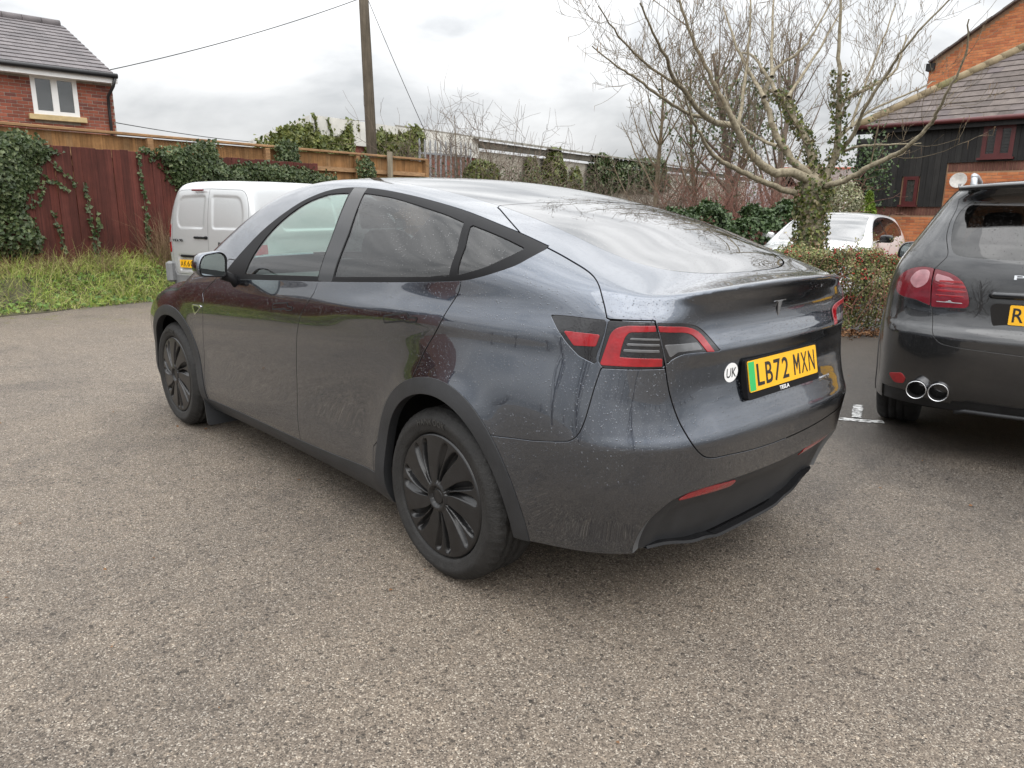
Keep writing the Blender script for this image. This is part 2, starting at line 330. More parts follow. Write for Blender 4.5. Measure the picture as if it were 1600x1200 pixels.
class TM:
    """triangle mesh with vertex normals"""
    def __init__(s, V, N, T): s.V = V; s.N = N; s.T = T
    def clip(s, f):
        """keep f>0, cutting triangles exactly"""
        f = np.where(np.abs(f) < 1e-9, 1e-9, f); ins = f > 0; T = s.T; c = ins[T].sum(1)
        keep = [T[c == 3]]; V = [s.V]; N = [s.N]; base = len(s.V)
        E = []
        for cnt in (1, 2):
            t = T[c == cnt]
            if len(t) == 0: continue
            odd = ins[t] if cnt == 1 else ~ins[t]
            k = odd.argmax(1); r = np.arange(len(t))
            a, b, d = t[r, k], t[r, (k+1) % 3], t[r, (k+2) % 3]; E.append((cnt, a, b, d))
        if E:
            pr = np.concatenate([np.concatenate([np.stack([a, b], 1), np.stack([a, d], 1)]) for _, a, b, d in E])
            ps = np.sort(pr, 1); uq, inv = np.unique(ps, axis=0, return_inverse=True); inv = inv.ravel()
            w = f[uq[:, 0]]/(f[uq[:, 0]]-f[uq[:, 1]]); w = w[:, None]
            V.append(s.V[uq[:, 0]]*(1-w)+s.V[uq[:, 1]]*w); nn = s.N[uq[:, 0]]*(1-w)+s.N[uq[:, 1]]*w
            N.append(nn/np.linalg.norm(nn, axis=1, keepdims=True)); p = 0
            for cnt, a, b, d in E:
                n = len(a); ab = base+inv[p:p+n]; ad = base+inv[p+n:p+2*n]; p += 2*n
                if cnt == 1: keep.append(np.stack([a, ab, ad], 1))
                else: keep += [np.stack([ab, b, d], 1), np.stack([ab, d, ad], 1)]
        V = np.concatenate(V); N = np.concatenate(N); T = np.concatenate(keep)
        if len(T) == 0: return TM(V[:0], N[:0], T)
        us, iv = np.unique(T, return_inverse=True)
        return TM(V[us], N[us], iv.reshape(T.shape))
    def refine(s, times=1):
        """split every triangle in four"""
        m = s
        for _ in range(times):
            T = m.T; e = np.sort(np.concatenate([T[:, [0, 1]], T[:, [1, 2]], T[:, [2, 0]]]), 1); uq, inv = np.unique(e, axis=0, return_inverse=True); inv = inv.ravel()+len(m.V); k = len(T)
            V = np.concatenate([m.V, (m.V[uq[:, 0]]+m.V[uq[:, 1]])/2]); N = m.N[uq[:, 0]]+m.N[uq[:, 1]]; N /= np.linalg.norm(N, axis=1, keepdims=True); N = np.concatenate([m.N, N])
            a, b, c = inv[:k], inv[k:2*k], inv[2*k:]; m = TM(V, N, np.concatenate([np.stack([T[:, 0], a, c], 1), np.stack([a, T[:, 1], b], 1), np.stack([c, b, T[:, 2]], 1), np.stack([a, b, c], 1)]))
        return m
    def offset(s, d): return TM(s.V+s.N*d, s.N, s.T)
    def mirror(s):
        V = s.V.copy(); N = s.N.copy(); V[:, 1] *= -1; N[:, 1] *= -1; return TM(V, N, s.T[:, ::-1].copy())
    def __add__(s, o): return TM(np.concatenate([s.V, o.V]), np.concatenate([s.N, o.N]), np.concatenate([s.T, o.T+len(s.V)]))
    def boundary(s):
        e = np.concatenate([s.T[:, [0, 1]], s.T[:, [1, 2]], s.T[:, [2, 0]]]); k = np.sort(e, 1)
        _, idx, cnt = np.unique(k, axis=0, return_index=True, return_counts=True)
        return e[idx[cnt == 1]]
    def flange(s, depth, skip=None, bev=0.0015):
        """fold the open edges inward by depth with a tiny rounded lip"""
        e = s.boundary()
        if skip is not None: e = e[~(skip(s.V[e[:, 0]]) & skip(s.V[e[:, 1]]))]
        if len(e) == 0: return s
        vi, inv = np.unique(e, return_inverse=True); inv = inv.reshape(e.shape); n = len(vi)
        d = s.V[e[:, 1]]-s.V[e[:, 0]]; out = np.cross(d, s.N[e[:, 0]])
        O = np.zeros((n, 3)); np.add.at(O, inv[:, 0], out); np.add.at(O, inv[:, 1], out); O /= np.maximum(np.linalg.norm(O, axis=1, keepdims=True), 1e-9)
        P = s.V[vi]; Nn = s.N[vi]; b = len(s.V)
        mid = (Nn+O); mid /= np.maximum(np.linalg.norm(mid, axis=1, keepdims=True), 1e-9)
        rings = [(P, Nn), (P+O*bev*0.7-Nn*bev*0.4, mid), (P+O*bev-Nn*bev*1.2, O), (P+O*bev-Nn*depth, O)]
        V = np.concatenate([s.V]+[r[0] for r in rings]); N = np.concatenate([s.N]+[r[1] for r in rings]); T = [s.T]
        for k in range(3):
            a = b+k*n+inv[:, 0]; c = b+k*n+inv[:, 1]; a2 = a+n; c2 = c+n
            T += [np.stack([c, a, a2], 1), np.stack([c, a2, c2], 1)]
        return TM(V, N, np.concatenate(T))
    def obj(s, name, mat, parent=None): return mesh_np(name, s.V, s.T, mat, parent, True, s.N)
def surface_net(F, Fgrid, lo, hi, h):
    """dual mesh of F=0 on a regular grid, vertices pulled onto the surface, analytic normals"""
    ax = [np.arange(lo[i], hi[i]+h, h) for i in range(3)]
    G = Fgrid(*ax); ins = G < 0; nx, ny, nz = G.shape
    c = np.zeros((nx-1, ny-1, nz-1), np.int8)
    for i in (0, 1):
        for j in (0, 1):
            for k in (0, 1): c += ins[i:nx-1+i, j:ny-1+j, k:nz-1+k]
    act = (c > 0) & (c < 8); ids = -np.ones(act.shape, np.int64); ids[act] = np.arange(act.sum())
    I, J, K = np.nonzero(act); P = np.zeros((len(I), 3)); W = np.zeros(len(I))
    for (a, b) in [((0,0,0),(1,0,0)),((0,1,0),(1,1,0)),((0,0,1),(1,0,1)),((0,1,1),(1,1,1)),((0,0,0),(0,1,0)),((1,0,0),(1,1,0)),((0,0,1),(0,1,1)),((1,0,1),(1,1,1)),((0,0,0),(0,0,1)),((1,0,0),(1,0,1)),((0,1,0),(0,1,1)),((1,1,0),(1,1,1))]:
        fa = G[I+a[0], J+a[1], K+a[2]]; fb = G[I+b[0], J+b[1], K+b[2]]; m = (fa < 0) != (fb < 0)
        t = np.where(m, fa/np.where(m, fa-fb, 1), 0)
        for d in range(3): P[:, d] += m*(a[d]+t*(b[d]-a[d]))
        W += m
    P /= W[:, None]; P += np.stack([I, J, K], 1); V = P*h+np.array([a[0] for a in ax])
    T = []
    for d in range(3):
        u, v = [(1, 2), (2, 0), (0, 1)][d]
        sl = [slice(1, s-1) for s in G.shape]; sl[d] = slice(0, G.shape[d]-1); A = ins[tuple(sl)]
        sl2 = list(sl); sl2[d] = slice(1, G.shape[d]); B = ins[tuple(sl2)]
        q = np.stack(np.nonzero(A != B), 1); flip = A[A != B]; off = np.array([1, 1, 1]); off[d] = 0; q = q+off
        def cid(du, dv):
            r = q.copy(); r[:, u] += du; r[:, v] += dv; return ids[r[:, 0], r[:, 1], r[:, 2]]
        Q = np.stack([cid(-1, -1), cid(0, -1), cid(0, 0), cid(-1, 0)], 1); Q[~flip] = Q[~flip][:, ::-1]; T.append(Q)
    Q = np.concatenate(T); Q = Q[(Q >= 0).all(1)]
    def grad(V):
        e = 1e-4; return np.stack([(F(V[:, 0]+(e if d == 0 else 0), V[:, 1]+(e if d == 1 else 0), V[:, 2]+(e if d == 2 else 0))-F(V[:, 0]-(e if d == 0 else 0), V[:, 1]-(e if d == 1 else 0), V[:, 2]-(e if d == 2 else 0)))/(2*e) for d in range(3)], 1)
    for _ in range(3):
        g = grad(V); f = F(V[:, 0], V[:, 1], V[:, 2]); st = g*(f/np.maximum((g*g).sum(1), 1e-6))[:, None]
        l = np.linalg.norm(st, axis=1, keepdims=True); V = V-st*np.minimum(1, 0.5*h/np.maximum(l, 1e-9))
    g = grad(V); N = g/np.linalg.norm(g, axis=1, keepdims=True)
    # split quads along the shorter diagonal
    d1 = np.linalg.norm(V[Q[:, 0]]-V[Q[:, 2]], axis=1); d2 = np.linalg.norm(V[Q[:, 1]]-V[Q[:, 3]], axis=1); s = (d1 < d2)[:, None]
    T1 = np.where(s, Q[:, [0, 1, 2]], Q[:, [0, 1, 3]]); T2 = np.where(s, Q[:, [0, 2, 3]], Q[:, [1, 2, 3]])
    return TM(V, N, np.concatenate([T1, T2]))
def poly_sdf(poly, x, y):
    """signed distance, positive inside"""
    P = np.asarray(poly, float); x = np.asarray(x, float); y = np.asarray(y, float); d = np.full(x.shape, 1e9); ins = np.zeros(x.shape, bool)
    for i in range(len(P)):
        a = P[i]; b = P[(i+1) % len(P)]; e = b-a; L = e@e
        if L < 1e-12: continue
        t = np.clip(((x-a[0])*e[0]+(y-a[1])*e[1])/L, 0, 1)
        d = np.minimum(d, (x-a[0]-t*e[0])**2+(y-a[1]-t*e[1])**2)
        cnd = (a[1] > y) != (b[1] > y)
        ins ^= cnd & (x < a[0]+(y-a[1])*e[0]/(e[1] if abs(e[1]) > 1e-12 else 1e-12))
    return np.where(ins, 1, -1)*np.sqrt(d)
def curve_pts(pts, n=6, closed=False):
    """Catmull-Rom densify of a 2d polyline"""
    P = [np.asarray(p, float) for p in pts]; out = []; m = len(P)
    for i in range(m if closed else m-1):
        p0 = P[(i-1) % m] if closed or i > 0 else P[i]; p1 = P[i]; p2 = P[(i+1) % m]; p3 = P[(i+2) % m] if closed or i+2 < m else p2
        for k in range(n):
            t = k/n; out.append(0.5*((2*p1)+(-p0+p2)*t+(2*p0-5*p1+4*p2-p3)*t*t+(-p0+3*p1-3*p2+p3)*t**3))
    if not closed: out.append(P[-1])
    return [tuple(p) for p in out]
def round_poly(pts, rr, n=5):
    """round each corner of a polygon with its own radius"""
    P = [np.asarray(p, float) for p in pts]; m = len(P); out = []
    if not hasattr(rr, '__len__'): rr = [rr]*m
    for i in range(m):
        p = P[i]; a = P[i-1]-p; b = P[(i+1) % m]-p; la = np.linalg.norm(a); lb = np.linalg.norm(b)
        r = min(rr[i], la*.48, lb*.48)
        if r < 1e-6: out.append(tuple(p)); continue
        A = p+a/la*r; B = p+b/lb*r
        for k in range(n+1):
            t = k/n; out.append(tuple(A*(1-t)**2+2*p*t*(1-t)+B*t*t))
    return out
# ================================================================== grey hatchback: body surface
EV_WB = 1.445; EV_WR = 0.352
EVX = [-2.45, -2.2, -1.95, -1.7, -1.445, -1.1, -0.6, 0.0, 0.6, 1.1, 1.445, 1.75, 2.0, 2.2, 2.4]
EV_ZB = [1.11, 1.15, 1.19, 1.205, 1.195, 1.175, 1.135, 1.10, 1.07, 1.035, 0.985, 0.93, 0.865, 0.79, 0.70]
EV_W  = [0.705, 0.815, 0.878, 0.922, 0.948, 0.950, 0.942, 0.940, 0.942, 0.948, 0.952, 0.935, 0.895, 0.84, 0.75]
def ev_lines(x):
    """per x: heights and half-widths of the longitudinal lines"""
    zb = nspline(EVX, EV_ZB, x); W = nspline(EVX, EV_W, x)
    q = np.zeros_like(x)
    low = nspline([-2.45, -1.95, -1.445, -0.6, 0.6, 1.445, 2.0, 2.4], [-.06, -.03, -.02, -.026, -.026, -.02, -.03, -.05], x)   # rocker relative to W
    bel = nspline([-2.45, -2.2, -1.95, -1.7, -1.445, -0.6, 0.6, 1.1, 1.445, 2.4], [-.10, -.095, -.085, -.075, -.068, -.062, -.062, -.075, -.09, -.10], x)  # at belt
    tum = nspline([-2.45, -2.2, -1.95, -1.7, -1.445, -1.1, -0.6, 0.0, 0.6, 1.1, 2.4], [1.3, 1.15, 0.98, 0.80, 0.66, 0.56, 0.50, 0.48, 0.50, 0.55, 0.9], x)     # lean of the glass
    rq = sstep(-1.05, -1.65, x)*sstep(-2.45, -2.15, x)      # haunch: fuller low, leaning in towards the shoulder
    z = [q+.14, q+.25, q+.36, q+.50, .5*(zb-.21)+.5*.50, zb-.21, zb-.12, zb-.045, zb+.03, zb+.15, zb+.30, zb+.50]
    y = [W+low-.10, W+low-.016, W+low+.010+.012*rq, W-.016+.034*rq, W-.006+.032*rq, W-.020*rq, W-.012-.028*rq, W-.036-.022*rq, W+bel, W+bel-tum*.12-.0, W+bel-tum*.27-.012, W+bel-tum*.47-.045]
    return np.stack(z, -1), np.stack(y, -1)
def _evY(xs, zs):
    Z, Y = ev_lines(xs); T = np.zeros((len(xs), len(zs)))
    for i in range(len(xs)): T[i] = nspline(Z[i], Y[i], zs)
    X, ZZ = np.meshgrid(xs, zs, indexing='ij')
    for cx, cs in ((EV_WB, 1), (-EV_WB, 1)):          # flared arches
        r = np.hypot(X-cx, ZZ-EV_WR); T += .014*np.exp(-((r-.42)/.085)**2)*sstep(1.02, .8, ZZ)
    # soft crease that rises over the rear haunch
    T += .007*np.exp(-((ZZ-(1.02+.035*sstep(-.6, -1.6, X)))/.05)**2)*sstep(-.3, -1.2, X)*sstep(-2.2, -1.9, X)
    return T
EV_Y = Grid2(-2.6, 2.5, .02, .08, 1.72, .02, _evY)
EVR_Z = [0.10, 0.20, 0.30, 0.40, 0.455, 0.50, 0.55, 0.60, 0.66, 0.695, 0.71, 0.725, 0.76, 0.80, 0.85, 0.90, 0.95, 0.985, 1.00, 1.012, 1.04, 1.07, 1.11, 1.155, 1.195, 1.21, 1.225, 1.30]
EVR_X = [-2.20, -2.255, -2.285, -2.315, -2.345, -2.368, -2.378, -2.386, -2.396, -2.4015, -2.402, -2.398, -2.381, -2.362, -2.345, -2.336, -2.336, -2.345, -2.349, -2.346, -2.330, -2.315, -2.308, -2.322, -2.348, -2.354, -2.357, -2.37]
def _evX(ys, zs):
    Y, Z = np.meshgrid(ys, zs, indexing='ij'); a = np.abs(Y)
    base = pchip(EVR_Z, EVR_X, Z); flat = pchip([.1, .3, .5, .6, .68, .70, .715, .75, .80, .87, .95, 1.1, 1.2, 1.3], [-2.24, -2.31, -2.370, -2.382, -2.392, -2.394, -2.391, -2.378, -2.364, -2.352, -2.347, -2.345, -2.347, -2.36], Z)
    f = sstep(.42, .70, a); b = base*(1-f)+flat*f
    plan = .05*a**2+.36*a**5
    return b+plan*(1+.55*sstep(1.1, 1.2, Z)+.25*sstep(.6, .35, Z))
EV_X = Grid2(-.1, 1.1, .02, .08, 1.72, .01, _evX)
EVC_X = [-2.6, -2.40, -2.30, -2.22, -2.15, -2.05, -1.9, -1.7, -1.4, -1.1, -0.8, -0.4, 0.0, 0.3, 0.5, 0.8, 1.1, 1.3, 1.6, 2.0, 2.2, 2.35, 2.5]
EVC_Z = [1.222, 1.224, 1.225, 1.231, 1.252, 1.290, 1.343, 1.413, 1.495, 1.552, 1.592, 1.617, 1.620, 1.592, 1.545, 1.41, 1.225, 1.095, 1.02, .905, .825, .72, .58]
def _evZ(xs, ys):
    X, Y = np.meshgrid(xs, ys, indexing='ij'); zc = nspline(EVC_X, EVC_Z, xs)[:, None]
    c2 = nspline([-2.5, -2.3, -2.0, -1.5, -0.8, 0.0, 0.6, 1.1, 1.5, 2.4], [.07, .07, .09, .11, .10, .085, .13, .12, .08, .12], xs)[:, None]
    return zc-c2*Y**2-.05*Y**4
EV_Z = Grid2(-2.6, 2.5, .02, -.1, 1.1, .02, _evZ)
def ev_front(y, z): return 2.30-.22*np.abs(y)**2.4-.35*np.maximum(z-.55, 0)**2-.25*np.maximum(.35-z, 0)
def ev_comb(f1, f2, f3, f4, x):
    k3 = .028+.07*sstep(-2.25, -1.9, x)+.04*sstep(1.0, 1.4, x)
    f = smax(f1, f2, .20); f = smax(f, f4, .18)
    return smax(f, f3, k3)
def EV_F(x, y, z):
    return ev_comb(y-EV_Y(x, z), EV_X(y, z)-x, z-EV_Z(x, y), x-ev_front(y, z), x)
def EV_FG(xs, ys, zs):
    A = EV_Y(*np.meshgrid(xs, zs, indexing='ij')); B = EV_X(*np.meshgrid(ys, zs, indexing='ij')); C = EV_Z(*np.meshgrid(xs, ys, indexing='ij'))
    D = ev_front(*np.meshgrid(ys, zs, indexing='ij'))
    x = xs[:, None, None]; y = ys[None, :, None]; z = zs[None, None, :]
    return ev_comb(y-A[:, None, :], B[None]-x, z-C[:, :, None], x-D[None], x+0*y+0*z)
# ================================================================== the grey hatchback
def wheel_set(parent, cx, cz, yface, side, kind, r_t=0.350, w_t=0.245, r_rim=0.262, toe=0.0, letters=True, name='wheel'):
    """wheel (hub barrel) > tyre, wheel cover; built facing +y then mirrored by side"""
    hub = MB().lathe([(r_rim-.012, -.03), (r_rim-.02, -w_t+.03), (.10, -w_t+.03), (.001, -w_t+.03)], (0, 0, 0), (0, 1, 0), 40)
    hub.lathe([(.001, -.05), (.165, -.05), (.165, -.09), (.001, -.09)], (0, 0, 0), (0, 1, 0), 40)
    wo = hub.build(name, TRIM, parent); wo.location = (cx, yface*side, cz); wo.rotation_euler = (0, 0, (0 if side > 0 else PI)+toe)
    # tyre
    n = 180; prof = [(r_rim-.012, -.030, 0), (r_rim-.004, -.006, 0), (r_rim+.010, -.001, 0), (r_rim+.030, .003, 0), (r_rim+.034, .0045, 0), (r_rim+.050, .004, 0), (r_t-.028, -.007, 0), (r_t-.014, -.016, 1), (r_t-.005, -.028, 2), (r_t-.001, -.044, 2)]
    tw = [(-.046, 0), (-.060, 0), (-.062, 1), (-.070, 1), (-.072, 0), (-.098, 0), (-.100, 1), (-.110, 1), (-.112, 0), (-.136, 0), (-.138, 1), (-.148, 1), (-.150, 0), (-.178, 0)]
    prof += [(r_t-(.008 if g else 0), h, 3) for h, g in tw]; prof += [(r_t-.001, -w_t+.044, 2), (r_t-.014, -w_t+.016, 0), (r_rim+.03, -w_t-.003, 0), (r_rim-.012, -w_t+.03, 0)]
    V = []; Fc = []
    for r, h, k in prof:
        for j in range(n):
            t = 2*PI*j/n; rr = r
            if k in (1, 2) and j % 3 == 0: rr -= .005 if k == 2 else .003
            if k == 3 and (j+int(h*300)) % 6 == 0: rr -= .004
            V.append((rr*math.cos(t), h, rr*math.sin(t)))
    for i in range(len(prof)-1):
        for j in range(n): Fc.append((i*n+j, (i+1)*n+j, (i+1)*n+(j+1) % n, i*n+(j+1) % n))
    ty = mesh_np('tyre', V, Fc, RUBBER, wo, True)
    # raised shoulder ribs and name on the sidewall
    if letters:
        w0 = 1.95; s = 'HANKOOK'; rad = r_rim+.040
        for i, ch in enumerate(s):
            a = w0-i*0.088
            M = Matrix.Translation((-rad*math.cos(a) if False else rad*math.cos(a)*-1, .006, rad*math.sin(a)))
            # seen from +y the x axis runs to the viewer's left
            M = M @ Matrix(((-1, 0, 0, 0), (0, 0, 1, 0), (0, 1, 0, 0), (0, 0, 0, 1))) @ Matrix.Rotation(a-PI/2, 4, 'Z') @ Matrix.Translation((-.011, -.013, 0))
            text_mesh('letter', ch, .034, MATS['tyre_letter'], ty, M, .0012, xs=0.9, bold=.0006)
    # cover: polar height field with slots in pairs
    if kind == 'turbine':
        nr, na = 46, 392; rs = np.linspace(.0, r_rim-.010, nr); th = np.linspace(0, 2*PI, na, endpoint=False)
        Rr, Th = np.meshgrid(rs, th, indexing='ij'); r0 = rs[-1]
        H = .004-.010*(Rr/r0)**2+.0
        H += -.012*sstep(r0-.006, r0, Rr)
        q = Rr/r0; depth = np.zeros_like(Rr)
        for k in range(7):
            for sgn, sweep in ((-1, .10), (1, .10)):
                tc_ = 2*PI*k/7+sgn*(.085+.075*q)+.32*(q-.5)
                d = (Th-tc_+PI) % (2*PI)-PI
                wid = (.0075+.0125*sstep(.25, .75, q))*sstep(1.0, .84, q)*sstep(.20, .30, q)
                arc = d*Rr; rel = arc/np.maximum(wid, 1e-5)
                inside = sstep(1.0, .55, np.abs(rel))*sstep(.225, .27, q)*sstep(.935, .89, q)
                depth = np.maximum(depth, inside*(.55+.45*np.clip(-rel*sgn, -1, 1)))
        H -= .034*depth
        H += .006*sstep(.24, .21, q)*sstep(.15, .18, q)-.010*sstep(.17, .15, q)
        H -= .004*((np.cos(Th*14) > .6) & (q > .115) & (q < .155))
        V = np.stack([Rr*np.cos(Th), H, Rr*np.sin(Th)], -1).reshape(-1, 3); idx = np.arange(nr*na).reshape(nr, na)
        a = idx[:-1]; b_ = idx[1:]; Fc = np.stack([a, b_, np.roll(b_, -1, 1), np.roll(a, -1, 1)], -1).reshape(-1, 4)
        mesh_np('wheel_cover', V, Fc, COVERM, wo, True)
        MB().lathe([(.001, .0015), (.026, .0015), (.030, .0), (.030, -.008)], (0, 0, 0), (0, 1, 0), 32).build('hub_cap', COVERM, wo)
    return wo
plain('tyre_letter', (0.034, 0.033, 0.031), 0.6)

def on_gap(P): return P[:, 1] < 1e-4
def build_ev():
    car = thing('electric_hatchback', 'dark grey metallic electric hatchback with black turbine wheels, wet with rain', 'car')
    net = surface_net(EV_F, EV_FG, (-2.5, -.03, .16), (2.4, 1.02, 1.66), .0115)
    net = net.clip(net.V[:, 1]-2e-5); net = net.clip(net.V[:, 2]-.205-sstep(-1.62, -1.80, net.V[:, 0])*(.045+.055*sstep(.25, .70, net.V[:, 1])))
    G = .0030
    def arch(cx, table, d):
        a, r = zip(*table); t = np.linspace(a[0], a[-1], 60); rr = nspline(a, r, t)
        return [(cx+(q+d)*math.cos(R(s)), EV_WR+(q+d)*math.sin(R(s))) for s, q in zip(t, rr)]+[(cx-.35, -.3), (cx+.35, -.3)]
    AR = [(-12, .435), (15, .425), (39.5, .450), (60, .466), (78, .477), (96, .487), (116, .482), (135, .464), (154, .450), (172, .450), (190, .462)]
    AF = [(-12, .455), (15, .445), (40, .445), (60, .452), (80, .462), (103, .485), (124, .510), (142, .512), (168, .495), (192, .515)]
    def sdf_side(m, poly): return np.where(m.V[:, 1] > .45, poly_sdf(poly, m.V[:, 0], m.V[:, 2]), -1.0)
    def obl(m): return -.7071*(m.V[:, 0]+m.V[:, 1])
    def sdf_obl(m, poly): return np.where(m.V[:, 0] < -1.2, poly_sdf(poly, obl(m), m.V[:, 2]), -1.0)
    body = net; parts = []
    for cx, tb in ((-EV_WB, AR), (EV_WB, AF)):
        body = body.clip(-sdf_side(body, arch(cx, tb, -.062)))
    lining_src = body
    pane = {}
    # --- arch trims and sills
    trims = []
    for cx, tb in ((-EV_WB, AR), (EV_WB, AF)):
        po = arch(cx, tb, 0); t = body.clip(sdf_side(body, po)-.0008); body = body.clip(-sdf_side(body, po)-.0008); trims.append(t)
    SL = [(1.0, .278), (.9, .280), (.27, .288), (-.26, .293), (-.72, .316), (-1.06, .339), (-1.2, .345)]
    def sill(m): return np.where((m.V[:, 0] < 1.05) & (m.V[:, 0] > -1.2), nspline([p[0] for p in SL], [p[1] for p in SL], m.V[:, 0])-m.V[:, 2], -1.0)
    sl_m = body.clip(sill(body)-.001); body = body.clip(-sill(body)-.001)
    # --- side glass area
    DLO = [(.60, 1.075), (.568, 1.123), (.347, 1.318), (.098, 1.454), (-.102, 1.519), (-.304, 1.548), (-.579, 1.545), (-.934, 1.510), (-1.289, 1.454), (-1.589, 1.384), (-1.774, 1.330), (-1.785, 1.318), (-1.775, 1.294), (-1.735, 1.261), (-1.606, 1.217), (-1.468, 1.194), (-1.055, 1.160), (-.496, 1.119), (-.046, 1.091), (.50, 1.057)]
    DLO = curve_pts(DLO[:11], 5)+curve_pts(DLO[11:], 5)
    dlo = body.clip(sdf_side(body, DLO)-.0006); body = body.clip(-sdf_side(body, DLO)-.0012)
    WF = curve_pts([(.338, 1.096), (.300, 1.225), (.193, 1.352), (.008, 1.461), (-.179, 1.512), (-.300, 1.523), (-.420, 1.524)], 6)+[(-.459, 1.321), (-.477, 1.141)]
    WR = [(-.624, 1.149), (-.607, 1.34), (-.555, 1.522)]+curve_pts([(-.60, 1.520), (-.854, 1.497), (-1.211, 1.442), (-1.385, 1.405)], 5)+[(-1.444, 1.307), (-1.463, 1.211)]
    WQ = round_poly([(-1.502, 1.217), (-1.475, 1.32), (-1.423, 1.399), (-1.533, 1.375), (-1.637, 1.349), (-1.728, 1.322), (-1.702, 1.296), (-1.629, 1.253)], [.01, .01, .01, .05, .05, .012, .03, .05])
    glass = []
    for pl in (WF, WR, WQ):
        g = dlo.clip(sdf_side(dlo, pl)-.0004); dlo = dlo.clip(-sdf_side(dlo, pl)-.0004); glass.append(g.offset(-.004))
    # B-pillar cover between the two door windows, gloss black
    BP = [(-.484, 1.122), (-.466, 1.321), (-.427, 1.56), (-.548, 1.56), (-.601, 1.34), (-.618, 1.12)]
    bpil = dlo.clip(sdf_side(dlo, BP)-.0015); dlo = dlo.clip(-sdf_side(dlo, BP)-.0005)
    # --- lamps
    LQ = round_poly([(.781, 1.117), (.842, 1.118), (.958, 1.1145), (.953, 1.076), (.940, 1.034), (.927, .996), (.933, .972), (.911, .980), (.875, .995), (.837, 1.031), (.806, 1.071)], .006, 3)
    LM = round_poly([(.964, 1.114), (1.108, 1.112), (1.119, 1.085), (1.141, 1.012), (1.146, .967), (.950, .963), (.936, .984), (.954, 1.059)], .004, 3)
    LI = round_poly([(1.116, 1.111), (1.208, 1.105), (1.265, 1.089), (1.303, 1.058), (1.356, 1.000), (1.273, 1.008), (1.208, 1.008), (1.168, .991), (1.156, .976), (1.150, .999), (1.131, 1.067)], [.003, .04, .05, .05, .004, .02, .03, .02, .003, .02, .01], 4)
    RC = round_poly([(1.110, 1.101), (1.021, 1.100), (.989, 1.091), (.973, 1.074), (.942, .974), (1.138, .973), (1.137, .996), (1.000, 1.000), (1.006, 1.034), (1.016, 1.067), (1.030, 1.082), (1.113, 1.085)], [.002, .02, .012, .012, .008, .002, .002, .006, .02, .012, .012, .002], 4)
    RI = round_poly([(1.121, 1.100), (1.209, 1.094), (1.254, 1.079), (1.281, 1.060), (1.328, 1.002), (1.303, 1.003), (1.266, 1.046), (1.241, 1.067), (1.211, 1.077), (1.126, 1.084)], [.002, .03, .02, .02, .002, .002, .02, .02, .03, .002], 4)
    RQ = round_poly([(.826, 1.070), (.938, 1.067), (.926, 1.031), (.858, 1.028)], .005, 3)
    lamps = []
    for pl in (LQ, LM, LI):
        t = body.clip(sdf_obl(body, pl)-.0012); body = body.clip(-sdf_obl(body, pl)-.0016); lamps.append(t.refine(2))
    # --- tailgate
    HT = [(.40, 1.80), (.52, 1.50), (.583, 1.455), (.70, 1.345)]+curve_pts([(.766, 1.327), (.846, 1.289), (.923, 1.242), (.947, 1.177), (.960, 1.118)], 5)+[(1.110, 1.118)]+[(1.112, 1.109), (1.150, .970)]+curve_pts([(1.150, .968), (1.167, .891), (1.191, .821), (1.220, .763), (1.273, .688), (1.322, .652), (1.404, .643), (1.522, .630), (1.62, .624)], 5)+[(1.72, .622), (2.2, .622), (2.2, 1.8)]
    def hat(m):
        x, y = m.V[:, 0], m.V[:, 1]; sp = -(x+1.415-.235*y**2+.85*np.maximum(y-.53, 0))
        return np.minimum(sdf_obl(m, HT), sp)
    hatch = body.clip(hat(body)-G); body = body.clip(-hat(body)-G)
    HG = curve_pts([(-1.30, .530), (-1.45, .532), (-1.60, .528), (-1.755, .520), (-1.894, .511), (-1.985, .493), (-2.048, .462), (-2.110, .398), (-2.161, .281), (-2.186, .150), (-2.194, 0.0)], 5)+[(-2.194, -.4), (-1.30, -.4)]
    def hgl(m): return np.where(m.V[:, 2] > 1.18, poly_sdf(HG, m.V[:, 0], m.V[:, 1]), -1.0)
    hglass = hatch.clip(hgl(hatch)-.0036); hatch = hatch.clip(-hgl(hatch)-.0036)
    # --- roof glass and windscreen
    RG = [(-1.50, .535), (-1.2, .540), (-.8, .545), (-.3, .550), (.20, .548), (.24, .52), (.24, -.4), (-1.50, -.4)]
    WS = [(.275, .53), (.45, .60), (.8, .665), (1.12, .70), (1.19, .5), (1.215, .2), (1.22, -.4), (.275, -.4)]
    def top(poly):
        return lambda m: np.where(m.V[:, 2] > 1.02, poly_sdf(poly, m.V[:, 0], m.V[:, 1]), -1.0)
    rg = top(RG); rglass = body.clip(rg(body)-.0022); body = body.clip(-rg(body)-.0022)
    ws = top(WS); wglass = body.clip(ws(body)-.0015); body = body.clip(-ws(body)-.0015)
    # --- rear bumper
    BS = [(.45, .684), (.601, .684), (.724, .695), (.832, .714)]+curve_pts([(.845, .717), (.866, .731), (.884, .757), (.901, .804), (.924, .893), (.945, .963)], 5)+[(1.10, .9645), (2.2, .9645), (2.2, 0), (.45, 0)]
    def bum(m): return np.where(m.V[:, 0] < -1.5, sdf_obl(m, BS), -1.0)
    bumper = body.clip(bum(body)-G*.8); body = body.clip(-bum(body)-G*.8)
    # valance below the ledge
    VL = curve_pts([(.655, .10), (.668, .25), (.688, .335), (.682, .43), (.646, .497), (.583, .531), (.45, .540), (.2, .532), (0, .528)], 6)+[(-.5, .528), (-.5, .1)]
    def val(m): return np.where(m.V[:, 0] < -2.0, poly_sdf(VL, m.V[:, 1], m.V[:, 2]), -1.0)
    valn = bumper.clip(val(bumper)-.0003); bumper = bumper.clip(-val(bumper)-.0003)
